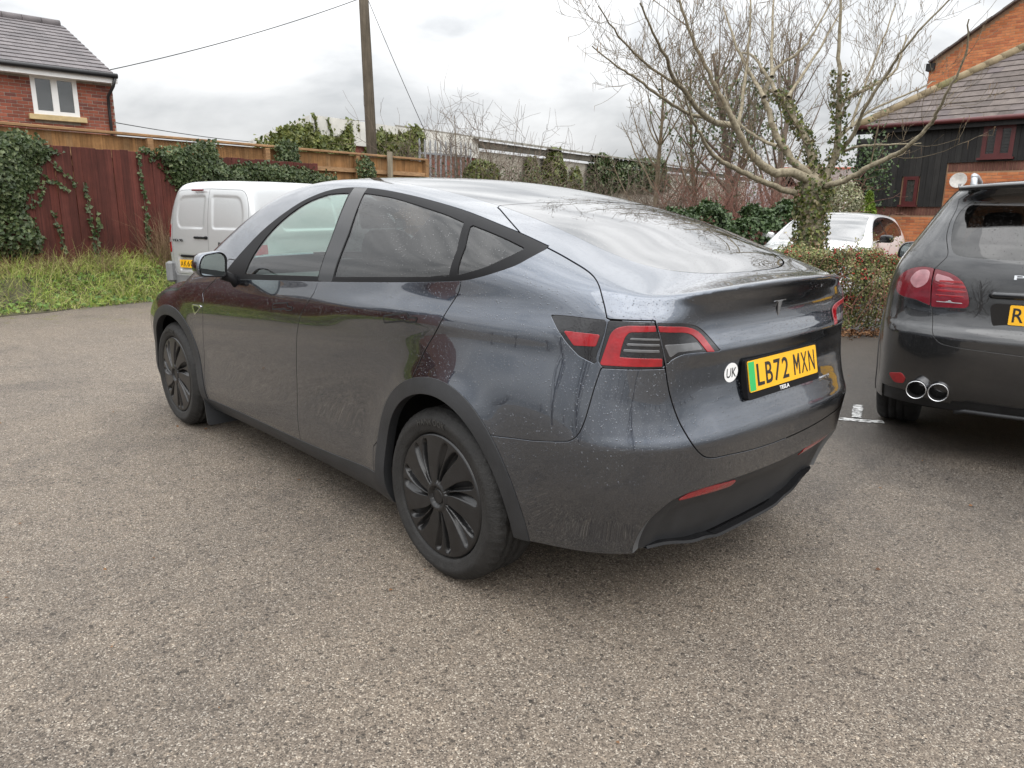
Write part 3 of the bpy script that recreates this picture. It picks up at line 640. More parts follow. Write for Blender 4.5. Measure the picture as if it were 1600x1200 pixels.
    ds = val(valn)
    rim = valn.clip(.024-ds); inner = valn.clip(ds-.0243)
    dr = np.clip(val(rim), 0, .024); rim = TM(rim.V-rim.N*(dr*1.0)[:, None]+np.array([0, 0, 0]), rim.N, rim.T)
    inner = TM(inner.V-inner.N*(.024+.02*sstep(.0, .12, val(inner)-.024))[:, None], inner.N, inner.T)
    RF = round_poly([(1.222, .500), (1.262, .517), (1.333, .524), (1.470, .507), (1.455, .478), (1.424, .480), (1.285, .497)], .006, 3)
    # --- doors
    DF = [(.86, .95), (.83, .906), (.849, .789), (.903, .624), (.936, .45), (.925, .33), (.90, .20), (-.262, .20), (-.262, .35), (-.263, .458), (-.295, .664), (-.345, .864), (-.385, .961), (-.440, 1.02), (-.480, 1.07), (-.496, 1.16), (.62, 1.16), (.72, 1.04)]
    DR = [(-.262, .20), (-.262, .35), (-.263, .458), (-.295, .664), (-.345, .864), (-.385, .961), (-.440, 1.02), (-.480, 1.07), (-.496, 1.16), (-1.40, 1.25)]+curve_pts([(-1.524, 1.21), (-1.522, 1.165), (-1.490, 1.105), (-1.455, 1.031), (-1.385, .924), (-1.325, .80)], 5)+[(-1.28, .70), (-1.0, .45), (-1.0, .20)]
    doors = []
    for pl in (DF, DR):
        d = body.clip(sdf_side(body, pl)-G); body = body.clip(-sdf_side(body, pl)-G); doors.append(d)
    # ---------------- make the objects
    def both(m, fl=.014): return (m.flange(fl, on_gap)+m.mirror().flange(fl, on_gap)) if fl else m+m.mirror()
    both(body).obj('body_shell', EVP, car)
    hb = both(hatch).obj('tailgate', EVP, car)
    both(hglass.offset(-.001), .006).obj('rear_window', GLASS_ROOF, hb)
    both(bumper).obj('rear_bumper', EVP, car)
    vo = both(inner, .01).obj('rear_valance', CLAD, car); rim_t = TM(np.concatenate([rim.V, rim.mirror().V]), None, np.concatenate([rim.T, rim.mirror().T+len(rim.V)]))
    mesh_np('ledge_strip', rim_t.V, rim_t.T, LEDGE_SKYLIT, vo, True)
    lp = MB(); pts = [(float(EV_X(np.array([abs(y)]), np.array([.275]))[0])+.012, y, .262+.045*float(sstep(.30, .62, np.array(abs(y))))-.018*float(sstep(.33, .20, np.array(abs(y))))) for y in np.linspace(-.62, .62, 33)]; V = []
    for x, y, z in pts: V += [(x+.06, y, z+.012), (x, y, z+.010), (x-.004, y, z), (x+.06, y, z-.004)]
    lp.add(V, [(i*4+j, i*4+(j+1) % 4, i*4+4+(j+1) % 4, i*4+4+j) for i in range(32) for j in range(4)], False); lp.build('diffuser_lip', GLOSSBLK, vo)
    both(rglass, .006).obj('roof_glass', GLASS_ROOF, car); both(wglass, .006).obj('windscreen', GLASS_CLEAR, car)
    for sd in (1, -1):
        S = (lambda m: m) if sd > 0 else (lambda m: m.mirror())
        for t in trims: S(t).offset(.004).flange(.045).obj('arch_trim', CLAD, car)
        S(sl_m).offset(.003).flange(.03).obj('sill_trim', CLAD, car)
        fo = S(dlo).flange(.012).obj('window_frame', TRIM, car)
        S(bpil).flange(.01).obj('pillar_cover', GLOSSBLK, fo)
        for k, d in enumerate(doors):
            do = S(d).flange(.02).obj('front_door' if k == 0 else 'rear_door', EVP, car)
            S(glass[k]).obj('door_glass', GLASS_CLEAR if k == 0 else GLASS_DARK, do)
            # flush handle: recessed blade
            (xa, za), (xb, zb) = (((-.085, .966), (-.300, .990)) if k == 0 else ((-1.125, 1.021), (-1.335, 1.056)))
            dx, dz = xb-xa, zb-za; ln = math.hypot(dx, dz); ux, uz = dx/ln, dz/ln
            HP = [(xa+ux*u-uz*v, za+uz*u+ux*v) for u, v in ((0, -.010), (.145, -.012), (.160, .006), (.205, .010), (.200, .020), (.150, .019), (.135, .012), (.0, .012))]
            HPr = round_poly(HP, .004, 3)
            pt = d.clip(np.minimum(.16-np.abs(d.V[:, 0]-(xa+xb)/2), .06-np.abs(d.V[:, 2]-(za+zb)/2))).refine(2)
            hd = pt.clip(sdf_side(pt, HPr)-.0005)
            if len(hd.T):
                S(hd.offset(.0020)).obj('door_handle', EVP, do)
                ring = pt.clip(np.minimum(sdf_side(pt, HPr)+.0062, .0005-sdf_side(pt, HPr)))
                if len(ring.T): S(ring.offset(.0016)).obj('handle_recess', BLACKHOLE, do)
        qg = S(glass[2]).obj('quarter_glass', GLASS_DARK, fo)
        lo = S(lamps[0].offset(-.001)).flange(.012).obj('charge_port_cover', SMOKE, car)
        rq = lamps[0].clip(sdf_obl(lamps[0], RQ)); S(rq.offset(.0012)).flange(.002).obj('red_reflector', RED, lo)
        for k, rp in ((1, RC), (2, RI)):
            lo = S(lamps[k].offset(-.001)).flange(.014).obj('tail_light', SMOKE, car)
            rr = lamps[k].clip(sdf_obl(lamps[k], rp)); S(rr.offset(.0016)).flange(.0024).obj('red_band', RED, lo)
            if k == 1:
                for z0, z1, hh in ((1.020, 1.026, .0), (1.040, 1.045, .01), (1.058, 1.062, .02)):
                    bp_ = [(1.012+hh, z0), (1.128, z0-.002), (1.126, z1-.002), (1.016+hh, z1)]
                    rr = lamps[k].clip(sdf_obl(lamps[k], bp_)); S(rr.offset(.0012)).flange(.002).obj('light_bar', LAMPBAR, lo)
            else:
                bp_ = round_poly([(1.165, 1.000), (1.19, 1.016), (1.28, 1.016), (1.262, 1.038), (1.145, 1.040)], .004, 2)
                rr = lamps[k].clip(sdf_obl(lamps[k], bp_)); S(rr.offset(.0010)).flange(.002).obj('clear_lens', LAMPBAR, lo)
        rf = inner.clip(np.where(inner.V[:, 0] < -2.0, poly_sdf(RF, obl(inner), inner.V[:, 2]), -1))
        if len(rf.T): S(rf.offset(.004)).flange(.006).obj('rear_reflector', RED, car)
        # fender vent with camera
        z1 = [(1.010, .866), (.845, .876), (.965, .806)]
        fv = body.clip(sdf_side(body, round_poly(z1, .006, 3)))
        if len(fv.T):
            fo2 = S(fv.offset(.004)).flange(.006).obj('fender_vent', CHROME, car)
            fv2 = body.clip(sdf_side(body, round_poly([(.975, .860), (.875, .866), (.952, .824)], .006, 3)))
            if len(fv2.T): S(fv2.offset(.0062)).flange(.004).obj('side_camera', GLOSSBLK, fo2)
    # inner lining seen through the glass
    ln = lining_src
    for f in (lambda m: -sdf_side(m, DLO), lambda m: -rg(m), lambda m: -ws(m), lambda m: -hgl(m), lambda m: -val(m)-.004): ln = ln.clip(f(ln))
    ln = ln.offset(-.0135); ln = ln+ln.mirror(); ln.T = ln.T[:, ::-1].copy(); ln.N = -ln.N
    ln.obj('interior_lining', DARKFAB, car)
    MB().box((0, 0, .290), (4.1, 1.16, .03)).box((.0, 0, .33), (2.1, 1.6, .06)).build('underbody', BLACKHOLE, car)
    return car, net
EV, EV_NET = build_ev()
for sx in (-1, 1):
    for sd in (1, -1):
        wheel_set(EV, sx*EV_WB, EV_WR, .937, sd, 'turbine', letters=(sd > 0))
        # black wheel-house liner
        mm = MB(); n = 20; prof = []
        V = []; Fc = []
        for i in range(n+1):
            t = .05+i*(PI-.10)/n
            for y in (.93, .62): V.append((sx*EV_WB+.468*math.cos(t), (y-.035)*sd, EV_WR+.468*math.sin(t)))
        for i in range(n): Fc.append((2*i, 2*i+1, 2*i+3, 2*i+2))
        mm.add(V, Fc, True)
        mm.add([(sx*EV_WB-.47, .585*sd, .3), (sx*EV_WB+.47, .585*sd, .3), (sx*EV_WB+.47, .585*sd, .86), (sx*EV_WB-.47, .585*sd, .86)], [(0, 1, 2, 3)])
        mm.build('wheel_liner', BLACKHOLE, EV)
    mm = MB().prism(round_poly([(.70, .10), (.93, .10), (.935, .33), (.70, .33)], .02, 3), (sx*EV_WB-.50+.06*(sx < 0), 0, 0), (0, 1, 0), (.12, 0, 1), .008)
    if sx > 0:
        mm.build('mud_flap', CLAD, EV)
        MB().prism(round_poly([(-.70, .10), (-.93, .10), (-.935, .33), (-.70, .33)], .02, 3), (sx*EV_WB-.50, 0, 0), (0, 1, 0), (.12, 0, 1), .008).build('mud_flap', CLAD, EV)

def superell(mb, c, d, e=0.6, n=24, m=14, M=None, keep=None):
    """rounded box blob"""
    V = []; Fc = []; M = M or Matrix.Identity(3)
    p = lambda v: math.copysign(abs(v)**e, v)
    for i in range(m+1):
        a = -PI/2+PI*i/m
        for j in range(n):
            t = 2*PI*j/n; V.append(Vector(c)+M @ Vector((d[0]/2*p(math.cos(a))*p(math.cos(t)), d[1]/2*p(math.cos(a))*p(math.sin(t)), d[2]/2*p(math.sin(a)))))
    for i in range(m):
        for j in range(n): Fc.append((i*n+j, i*n+(j+1) % n, (i+1)*n+(j+1) % n, (i+1)*n+j))
    return mb.add(V, Fc, True)
def door_mirror(parent, c, sd, w=.20, h=.145, dep=.13, paint=None, yaw=0.16, arm=True):
    """housing, rear bezel, mirror glass, foot. glass faces -x, turned a little inward"""
    M = Matrix.Rotation(yaw*sd, 3, 'Z'); c = Vector(c)
    outl = round_poly([(-w/2, -h*.42), (w/2-.01, -h/2), (w/2, h*.30), (w*.30, h/2), (-w*.34, h*.40), (-w/2, h*.05)], [.03, .025, .03, .05, .06, .05], 6)
    if sd < 0: outl = [(-a, b) for a, b in outl][::-1]
    # rings from the glass plane forward: y lateral (outer side = +w/2?), outer side is away from the car
    V = []; n = len(outl)
    for dx, s in ((0, .955), (0.0, 1.0), (.02, 1.03), (.05, 1.0), (.08, .88), (.105, .64), (.118, .30)):
        for a, b in outl: V.append(c+M @ Vector((dx*dep/.118, -a*s*sd if False else a*s*-1, b*s+.01*dx/.118)))
    Fc = []
    for k in range(6):
        for i in range(n): Fc.append((k*n+i, k*n+(i+1) % n, (k+1)*n+(i+1) % n, (k+1)*n+i))
    Fc.append(tuple(6*n+i for i in range(n)))
    mb = MB().add(V, Fc, True); ho = mb.build('door_mirror', paint or EVP, parent)
    bz = MB(); V = []
    for dx, s in ((.002, .985), (.001, .90), (.014, .86)):
        for a, b in outl: V.append(c+M @ Vector((dx-.004, -a*s, b*s)))
    bz.add(V, [(k*n+i, (k+1)*n+i, (k+1)*n+(i+1) % n, k*n+(i+1) % n) for k in range(2) for i in range(n)], True); bz.build('mirror_bezel', TRIM, ho)
    V = [c+M @ Vector((.004, -a*.88, b*.88)) for a, b in outl]; MB().add(V, [tuple(range(n))]).build('mirror_glass', MIRROR, ho)
    if arm:
        p0 = c+Vector((.06, -w*.40*sd, -h*.42)); p1 = Vector((c.x+.05, c.y-(w*.5+.035)*sd, c.z-h*.5-.015)); p2 = Vector((c.x+.04, c.y-(w*.5+.06)*sd, c.z-h*.5-.05))
        MB().tube([p0, p1, p2], [.030, .026, .030], 10).build('mirror_foot', TRIM, ho)
    return ho
door_mirror(EV, (.395, 1.030, 1.148), 1, .170, .140); door_mirror(EV, (.395, -1.030, 1.148), -1, .170, .140)

# ---- plate, badges
def rear_frame(y, z, off=0.0):
    e = .01; x = float(EV_X(np.array([abs(y)]), np.array([z]))[0]); q = lambda yy, zz: float(EV_X(np.array([abs(yy)]), np.array([zz]))[0])
    n = Vector((-1, (q(y+e, z)-q(y-e, z))/(2*e), (q(y, z+e)-q(y, z-e))/(2*e))).normalized()
    rt = Vector((0, 0, 1)).cross(n).normalized()         # viewer's right, seen from behind
    up = n.cross(rt); M = Matrix((rt, up, n)).transposed().to_4x4(); M.translation = Vector((x, y, z))+n*off
    return M
def flat_frame(c, n, off=0.0):
    n = Vector(n).normalized(); rt = Vector((0, 0, 1)).cross(n).normalized(); up = n.cross(rt)
    M = Matrix((rt, up, n)).transposed().to_4x4(); M.translation = Vector(c)+n*off; return M
def number_plate(parent, M, txt, green=False, holder=None, w=.52, h=.111, size=.098):
    """backing, yellow face, characters, green flash as sub-parts"""
    po = MB().prism(round_poly([(-w/2, -h/2), (w/2, -h/2), (w/2, h/2), (-w/2, h/2)], .008, 3), (0, 0, 0), (1, 0, 0), (0, 1, 0), .003)
    me = po.mesh('number_plate'); me.transform(M); me.materials.append(YELLOW); p = link(bpy.data.objects.new('number_plate', me), parent)
    x0 = -w/2+.012
    if green:
        g = MB().prism([(-w/2+.002, -h/2+.004), (-w/2+.042, -h/2+.004), (-w/2+.042, h/2-.004), (-w/2+.002, h/2-.004)], (0, 0, .0031), (1, 0, 0), (0, 1, 0), .0006); me = g.mesh('green_flash'); me.transform(M); me.materials.append(GREEN); link(bpy.data.objects.new('green_flash', me), p)
        x0 += .040
    adv = (w/2-.012-x0-.028)/7.0; x = x0+.004
    for ch in txt:
        if ch == ' ': x += .028; continue
        cw = .066
        cc = bpy.data.curves.new('character', 'FONT'); cc.body = ch; cc.size = .10; cc.extrude = .0006; cc.offset = .0002 if ch in 'MNWX' else .0010; cc.resolution_u = 4
        ob = bpy.data.objects.new('character', cc); COL.objects.link(ob); me = bpy.data.meshes.new_from_object(ob.evaluated_get(bpy.context.evaluated_depsgraph_get())); bpy.data.objects.remove(ob)
        if ch == 'M':      # the wide-stroked plate M
            me = MB().prism([(0, 0), (.19, 0), (.19, .68), (.5, .22), (.81, .68), (.81, 0), (1, 0), (1, 1), (.80, 1), (.5, .52), (.20, 1), (0, 1)], (0, 0, -.0006), (1, 0, 0), (0, 1, 0), .0012).mesh('character')
        co = np.array([v.co[:] for v in me.vertices]); lo, hi = co.min(0), co.max(0); fw = .79*adv
        sx = fw/(hi[0]-lo[0]) if ch not in '1I' else 1.0; sy = h*.71/(hi[1]-lo[1])
        me.transform(Matrix.Translation((x, -h*.355, .0034)) @ Matrix.Diagonal((sx, sy, 1, 1)) @ Matrix.Translation((-lo[0], -lo[1], 0))); me.transform(M); me.materials.clear(); me.materials.append(BLACKP)
        link(bpy.data.objects.new('character', me), p); x += adv
    return p
PM = flat_frame((-2.352, 0, .890), (-1, 0, .20))
hm = MB().prism(round_poly([(-.272, -.082), (.272, -.082), (.272, .062), (-.272, .062)], .012, 4), (0, 0, -.022), (1, 0, 0), (0, 1, 0), .024)
me = hm.mesh('plate_holder'); me.transform(PM); me.materials.append(TRIM); PH = link(bpy.data.objects.new('plate_holder', me), EV)
M2 = PM.copy(); M2.translation = PM.translation+PM.to_3x3() @ Vector((0, 0, .0022)); number_plate(EV, M2, 'LB72 MXN', True)
text_mesh('holder_lettering', 'TESLA', .020, WHITEP, PH, PM @ Matrix.Translation((-.01, -.0765, .0025)), .0004, xs=1.35, align='CENTER', bold=.0004)
# oval sticker
UM = rear_frame(.336, .915, .0012); n = 28
mb = MB().prism([(.040*math.cos(2*PI*i/n), .034*math.sin(2*PI*i/n)) for i in range(n)], (0, 0, 0), (1, 0, 0), (0, 1, 0), .0008); me = mb.mesh('oval_sticker'); me.transform(UM); me.materials.append(WHITEP); us = link(bpy.data.objects.new('oval_sticker', me), EV)
text_mesh('sticker_lettering', 'UK', .048, BLACKP, us, UM @ Matrix.Translation((0, -.017, .0010)), .0002, xs=0.9, align='CENTER', bold=.0004)
# badge on the tailgate: a curved bar over a tapering stem
TM_ = rear_frame(0.0, 1.112, .003); bd = MB(); s = .050
arc = lambda y0, k, x: y0-k*(x/1.0)**2
top_ = [(x, arc(1.0, .22, x)) for x in np.linspace(-1, 1, 13)]; bot_ = [(x, arc(.86, .20, x)) for x in np.linspace(.93, -.93, 13)]
def bdp(pts, z=.0, d=.003): bd.prism([(a*s, b*s-.004) for a, b in pts][::-1] if False else [(a*s, b*s-.004) for a, b in pts], (0, 0, z), (1, 0, 0), (0, 1, 0), d)
bdp(bot_[::-1]+top_[::-1])
stem = [(-.86, .56), (-.78, .68), (-.4, .76), (-.17, .72), (0, .56), (.17, .72), (.4, .76), (.78, .68), (.86, .56), (.5, .60), (.27, .50), (.0, -1.0), (-.27, .50), (-.5, .60)]
bdp(stem[::-1]); me = bd.mesh('badge'); me.transform(TM_); me.materials.append(CHROME); link(bpy.data.objects.new('badge', me), EV)
BM = rear_frame(-.352, .800, .0015); text_mesh('model_lettering', 'DUAL MOTOR', .021, CHROME, EV, BM @ Matrix.Translation((0, -.007, 0)), .0012, xs=0.85, align='CENTER')

# ---- interior
def seat(c, w, mat, hr=True):
    x, y, z = c; mb = MB(); superell(mb, (x+.05, y, z+.10), (.52, w, .20), .45); so_ = mb.build('seat_cushion', mat, EV)
    Mb = Matrix.Rotation(R(-20), 3, 'Y'); mb = MB(); superell(mb, (x-.30, y, z+.46), (.17, w*.96, .66), .5, M=Mb); mb.build('seat_back', mat, EV)
    if hr: mb = MB(); superell(mb, (x-.44, y, z+.85), (.10, .27, .19), .5, M=Mb); mb.build('headrest', mat, EV)
for y in (.38, -.38): seat((.15, y, .40), .52, DARKFAB)
seat((-.85, 0, .46), 1.28, DARKFAB, False)
for y in (.40, -.40): mb = MB(); superell(mb, (-1.30, y, 1.24), (.09, .25, .16), .5); mb.build('headrest', DARKFAB, EV)
mb = MB(); superell(mb, (.95, 0, .92), (.5, 1.55, .20), .35); mb.build('dashboard', DARKFAB, EV)
MB().box((.70, 0, 1.02), (.03, .36, .22), rot=Matrix.Rotation(R(-8), 3, 'Y')).build('touch_screen', GLOSSBLK, EV)
mb = MB(); pts = [(.58+.06*math.sin(t)*-.4, -.38+.18*math.cos(t), .96+.18*math.sin(t)) for t in np.linspace(0, 2*PI, 33)]; mb.tube(pts, .014, 8, False).box((.60, -.38, .955), (.04, .30, .05)); mb.build('steering_wheel', DARKFAB, EV)
mb = MB(); superell(mb, (.33, 0, 1.46), (.05, .26, .075), .5); mb.build('rear_view_mirror', TRIM, EV)
# ================================================================== setting: materials
def asphalt_mat():
    m, nt, b = nmat('asphalt'); L = nt.links; tc = N_(nt, 'ShaderNodeTexCoord').outputs['Object']
    v = N_(nt, 'ShaderNodeTexVoronoi', {'Vector': tc, 'Scale': 235.0, 'Randomness': 1.0})
    v2 = N_(nt, 'ShaderNodeTexVoronoi', {'Vector': tc, 'Scale': 85.0, 'Randomness': 1.0})
    c = N_(nt, 'ShaderNodeSeparateColor', {0: v.outputs['Color']}); c2 = N_(nt, 'ShaderNodeSeparateColor', {0: v2.outputs['Color']})
    stone = ramp(nt, c.outputs[0], [(0.0, (0.042, 0.036, 0.030)), (0.18, (0.108, 0.089, 0.071)), (0.55, (0.162, 0.135, 0.108)), (0.86, (0.225, 0.190, 0.152)), (1.0, (0.42, 0.385, 0.33))])
    fl = ramp(nt, c2.outputs[1], [(0.0, (0.35, 0.35, 0.35)), (0.10, (0.95, 0.95, 0.95)), (0.94, (1, 1, 1)), (1.0, (1.5, 1.47, 1.42))])
    big = N_(nt, 'ShaderNodeTexNoise', {'Vector': tc, 'Scale': 0.55, 'Detail': 6.0, 'Roughness': 0.62})
    mid = N_(nt, 'ShaderNodeTexNoise', {'Vector': tc, 'Scale': 7.0, 'Detail': 5.0, 'Roughness': 0.65})
    bg = ramp(nt, big.outputs['Fac'], [(0.33, (0.84, 0.84, 0.85)), (0.5, (1.0, 0.985, 0.97)), (0.68, (1.14, 1.11, 1.07))])
    md = ramp(nt, mid.outputs['Fac'], [(0.28, (0.86, 0.86, 0.87)), (0.6, (1.04, 1.035, 1.03))])
    def mul(a, c_):
        x = N_(nt, 'ShaderNodeMix', data_type='RGBA', blend_type='MULTIPLY'); x.inputs['Factor'].default_value = 1; L.new(a, x.inputs['A']); L.new(c_, x.inputs['B']); return x.outputs['Result']
    col = mul(mul(mul(stone, fl), bg), md)
    # damp patches, old oil drips and scuffed tyre lanes
    dp = N_(nt, 'ShaderNodeTexNoise', {'Vector': tc, 'Scale': 0.9, 'Detail': 7.0, 'Roughness': 0.66, 'Distortion': 0.7}); col = mul(col, ramp(nt, dp.outputs['Fac'], [(0.36, (0.78, 0.785, 0.80)), (0.47, (1.0, 1.0, 1.0))]))
    ol = N_(nt, 'ShaderNodeTexVoronoi', {'Vector': N_(nt, 'ShaderNodeVectorMath', {0: tc, 1: N_(nt, 'ShaderNodeTexNoise', {'Vector': tc, 'Scale': 9.0, 'Detail': 4.0}).outputs['Color']}, operation='ADD').outputs[0], 'Scale': 1.1}); col = mul(col, ramp(nt, ol.outputs['Distance'], [(0.03, (0.62, 0.62, 0.63)), (0.14, (1.0, 1.0, 1.0))]))
    # damp area on the lower side of the yard and stains
    sx = N_(nt, 'ShaderNodeSeparateXYZ', {0: tc})
    dn = N_(nt, 'ShaderNodeTexNoise', {'Vector': tc, 'Scale': 1.3, 'Detail': 5.0})
    wet = N_(nt, 'ShaderNodeMapRange', {'Value': N_(nt, 'ShaderNodeMath', {0: sx.outputs['Y'], 1: N_(nt, 'ShaderNodeMath', {0: dn.outputs['Fac'], 1: 2.2}, operation='MULTIPLY').outputs[0]}, operation='SUBTRACT').outputs[0], 'From Min': -3.6, 'From Max': -1.9, 'To Min': 1.0, 'To Max': 0.0}).outputs[0]
    dk = N_(nt, 'ShaderNodeMix', data_type='RGBA'); L.new(wet, dk.inputs['Factor']); dk.inputs['A'].default_value = (1, 1, 1, 1); dk.inputs['B'].default_value = (0.46, 0.48, 0.52, 1)
    # moss specks near the verge
    mo = N_(nt, 'ShaderNodeTexNoise', {'Vector': tc, 'Scale': 3.2, 'Detail': 8.0, 'Roughness': 0.72})
    mx_ = N_(nt, 'ShaderNodeMapRange', {'Value': sx.outputs['X'], 'From Min': 6.2, 'From Max': 7.8, 'To Min': 0.0, 'To Max': 0.8}).outputs[0]
    mm = N_(nt, 'ShaderNodeMath', {0: ramp(nt, mo.outputs['Fac'], [(0.55, (0, 0, 0)), (0.63, (1, 1, 1))]), 1: mx_}, operation='MULTIPLY').outputs[0]
    fin = N_(nt, 'ShaderNodeMix', data_type='RGBA'); L.new(mm, fin.inputs['Factor']); L.new(mul(col, dk.outputs['Result']), fin.inputs['A']); fin.inputs['B'].default_value = (0.12, 0.12, 0.03, 1)
    L.new(fin.outputs['Result'], b.inputs['Base Color'])
    rg = N_(nt, 'ShaderNodeMapRange', {'Value': wet, 'To Min': 0.72, 'To Max': 0.36}); L.new(rg.outputs[0], b.inputs['Roughness']); b.inputs['Specular IOR Level'].default_value = 0.4
    h = N_(nt, 'ShaderNodeMath', {0: v.outputs['Distance'], 1: N_(nt, 'ShaderNodeMath', {0: v2.outputs['Distance'], 1: 0.9}, operation='MULTIPLY').outputs[0]}, operation='ADD')
    bm = N_(nt, 'ShaderNodeBump', {'Height': h.outputs[0], 'Strength': 0.75, 'Distance': -0.005}); L.new(bm.outputs[0], b.inputs['Normal'])
    return m
ASPHALT = asphalt_mat()
def piece_mat(name, cols, rough=0.85, bump=0.5, bscale=80, stain=0.35, sscale=3.0, island=True, grain=None):
    """colour picked per piece (object or island), weathered by noise"""
    m, nt, b = nmat(name); L = nt.links; setp(b, rough=rough, spec=0.3); tc = N_(nt, 'ShaderNodeTexCoord').outputs['Object']; geo = N_(nt, 'ShaderNodeNewGeometry')
    oi = N_(nt, 'ShaderNodeObjectInfo'); s = N_(nt, 'ShaderNodeMath', {0: oi.outputs['Random'], 1: geo.outputs['Random Per Island']}, operation='ADD'); fr = N_(nt, 'ShaderNodeMath', {0: s.outputs[0]}, operation='FRACT')
    base = ramp(nt, fr.outputs[0], [(i/max(1, len(cols)-1), c) for i, c in enumerate(cols)])
    wp = geo.outputs['Position']
    n = N_(nt, 'ShaderNodeTexNoise', {'Vector': wp, 'Scale': sscale, 'Detail': 7.0, 'Roughness': 0.7})
    st = ramp(nt, n.outputs['Fac'], [(0.25, (1-stain,)*3), (0.7, (1+stain*.35,)*3)])
    x = N_(nt, 'ShaderNodeMix', data_type='RGBA', blend_type='MULTIPLY'); x.inputs['Factor'].default_value = 1; L.new(base, x.inputs['A']); L.new(st, x.inputs['B']); out = x.outputs['Result']
    vec = wp
    if grain:
        vec = N_(nt, 'ShaderNodeMapping', {'Vector': wp, 'Scale': grain}).outputs[0]
        n3 = N_(nt, 'ShaderNodeTexNoise', {'Vector': vec, 'Scale': 1.0, 'Detail': 6.0, 'Roughness': 0.6, 'Distortion': 0.6})
        g = ramp(nt, n3.outputs['Fac'], [(0.3, (0.62,)*3), (0.65, (1.12,)*3)]); y = N_(nt, 'ShaderNodeMix', data_type='RGBA', blend_type='MULTIPLY'); y.inputs['Factor'].default_value = 1; L.new(out, y.inputs['A']); L.new(g, y.inputs['B']); out = y.outputs['Result']
    L.new(out, b.inputs['Base Color'])
    n2 = N_(nt, 'ShaderNodeTexNoise', {'Vector': vec, 'Scale': 1.0 if grain else bscale, 'Detail': 5.0})
    bm = N_(nt, 'ShaderNodeBump', {'Height': n2.outputs['Fac'], 'Strength': bump, 'Distance': 0.01}); L.new(bm.outputs[0], b.inputs['Normal'])
    return m
BRICK_RED = piece_mat('red_brick', [(0.20, 0.064, 0.042), (0.29, 0.088, 0.055), (0.34, 0.11, 0.068), (0.24, 0.078, 0.055), (0.15, 0.056, 0.046)])
BRICK_ORANGE = piece_mat('orange_brick', [(0.46, 0.155, 0.062), (0.54, 0.19, 0.078), (0.58, 0.23, 0.10), (0.48, 0.165, 0.075), (0.40, 0.13, 0.062)])
BRICK_BROWN = piece_mat('brown_brick', [(0.14, 0.065, 0.05), (0.18, 0.08, 0.06)])
MORTAR = plain('mortar', (0.27, 0.24, 0.20), 0.95, var=0.2, scale=10, bump=0.3)
MORTAR_O = plain('sandy_mortar', (0.34, 0.21, 0.13), 0.95, var=0.2, scale=10, bump=0.3)
TILE_GREY = piece_mat('grey_roof_tile', [(0.125, 0.115, 0.118), (0.145, 0.132, 0.135), (0.165, 0.150, 0.152)], rough=0.7, stain=0.2)
TILE_BROWN = piece_mat('brown_roof_tile', [(0.105, 0.088, 0.080), (0.135, 0.112, 0.102), (0.16, 0.135, 0.122), (0.12, 0.10, 0.10)], rough=0.85, stain=0.45, sscale=4)
WOOD_RED = piece_mat('red_stained_board', [(0.078, 0.022, 0.016), (0.105, 0.028, 0.020), (0.128, 0.036, 0.027), (0.088, 0.025, 0.018), (0.115, 0.030, 0.021)], rough=0.75, grain=(45, 45, 1.6), bump=0.35, stain=0.45, sscale=1.8)
WOOD_BROWN = piece_mat('brown_fence_board', [(0.34, 0.175, 0.066), (0.40, 0.215, 0.088), (0.28, 0.145, 0.058), (0.38, 0.225, 0.105)], rough=0.75, grain=(40, 40, 2.0), bump=0.35, stain=0.55, sscale=2.2)
WOOD_RAIL = piece_mat('fence_rail', [(0.33, 0.19, 0.09), (0.40, 0.24, 0.125)], rough=0.75, grain=(6, 6, 40), bump=0.3, stain=0.4, sscale=2)
WOOD_BLACK = piece_mat('black_cladding_board', [(0.020, 0.019, 0.019), (0.028, 0.027, 0.026), (0.038, 0.036, 0.034)], rough=0.7, grain=(50, 50, 1.5), bump=0.5, stain=0.35)
WOOD_POLE = piece_mat('weathered_pole', [(0.115, 0.095, 0.070)], rough=0.85, grain=(30, 30, 1.2), bump=0.6, stain=0.3)
POST_GREY = piece_mat('weathered_post', [(0.17, 0.145, 0.105)], rough=0.9, grain=(40, 40, 1.5), bump=0.6)
UPVC = plain('white_upvc', (0.78, 0.78, 0.77), 0.35, var=0.03)
PANE = car_glass('house_pane', (0.55, 0.57, 0.58), film=0.10, ior=1.9)
BLACKPIPE = plain('black_gutter', (0.015, 0.015, 0.016), 0.35)
STONE = plain('cream_sill', (0.50, 0.38, 0.20), 0.8, var=0.15, bump=0.3)
MAROON = plain('maroon_frame', (0.085, 0.016, 0.016), 0.45, var=0.2)
FASCIA = plain('pale_fascia', (0.62, 0.61, 0.56), 0.6, var=0.15, scale=1.5)
RENDER = plain('grey_render', (0.40, 0.37, 0.31), 0.9, var=0.25, scale=1.2, bump=0.3)
GALV = plain('galvanised_steel', (0.42, 0.44, 0.46), 0.45, var=0.15, metal=0.6)
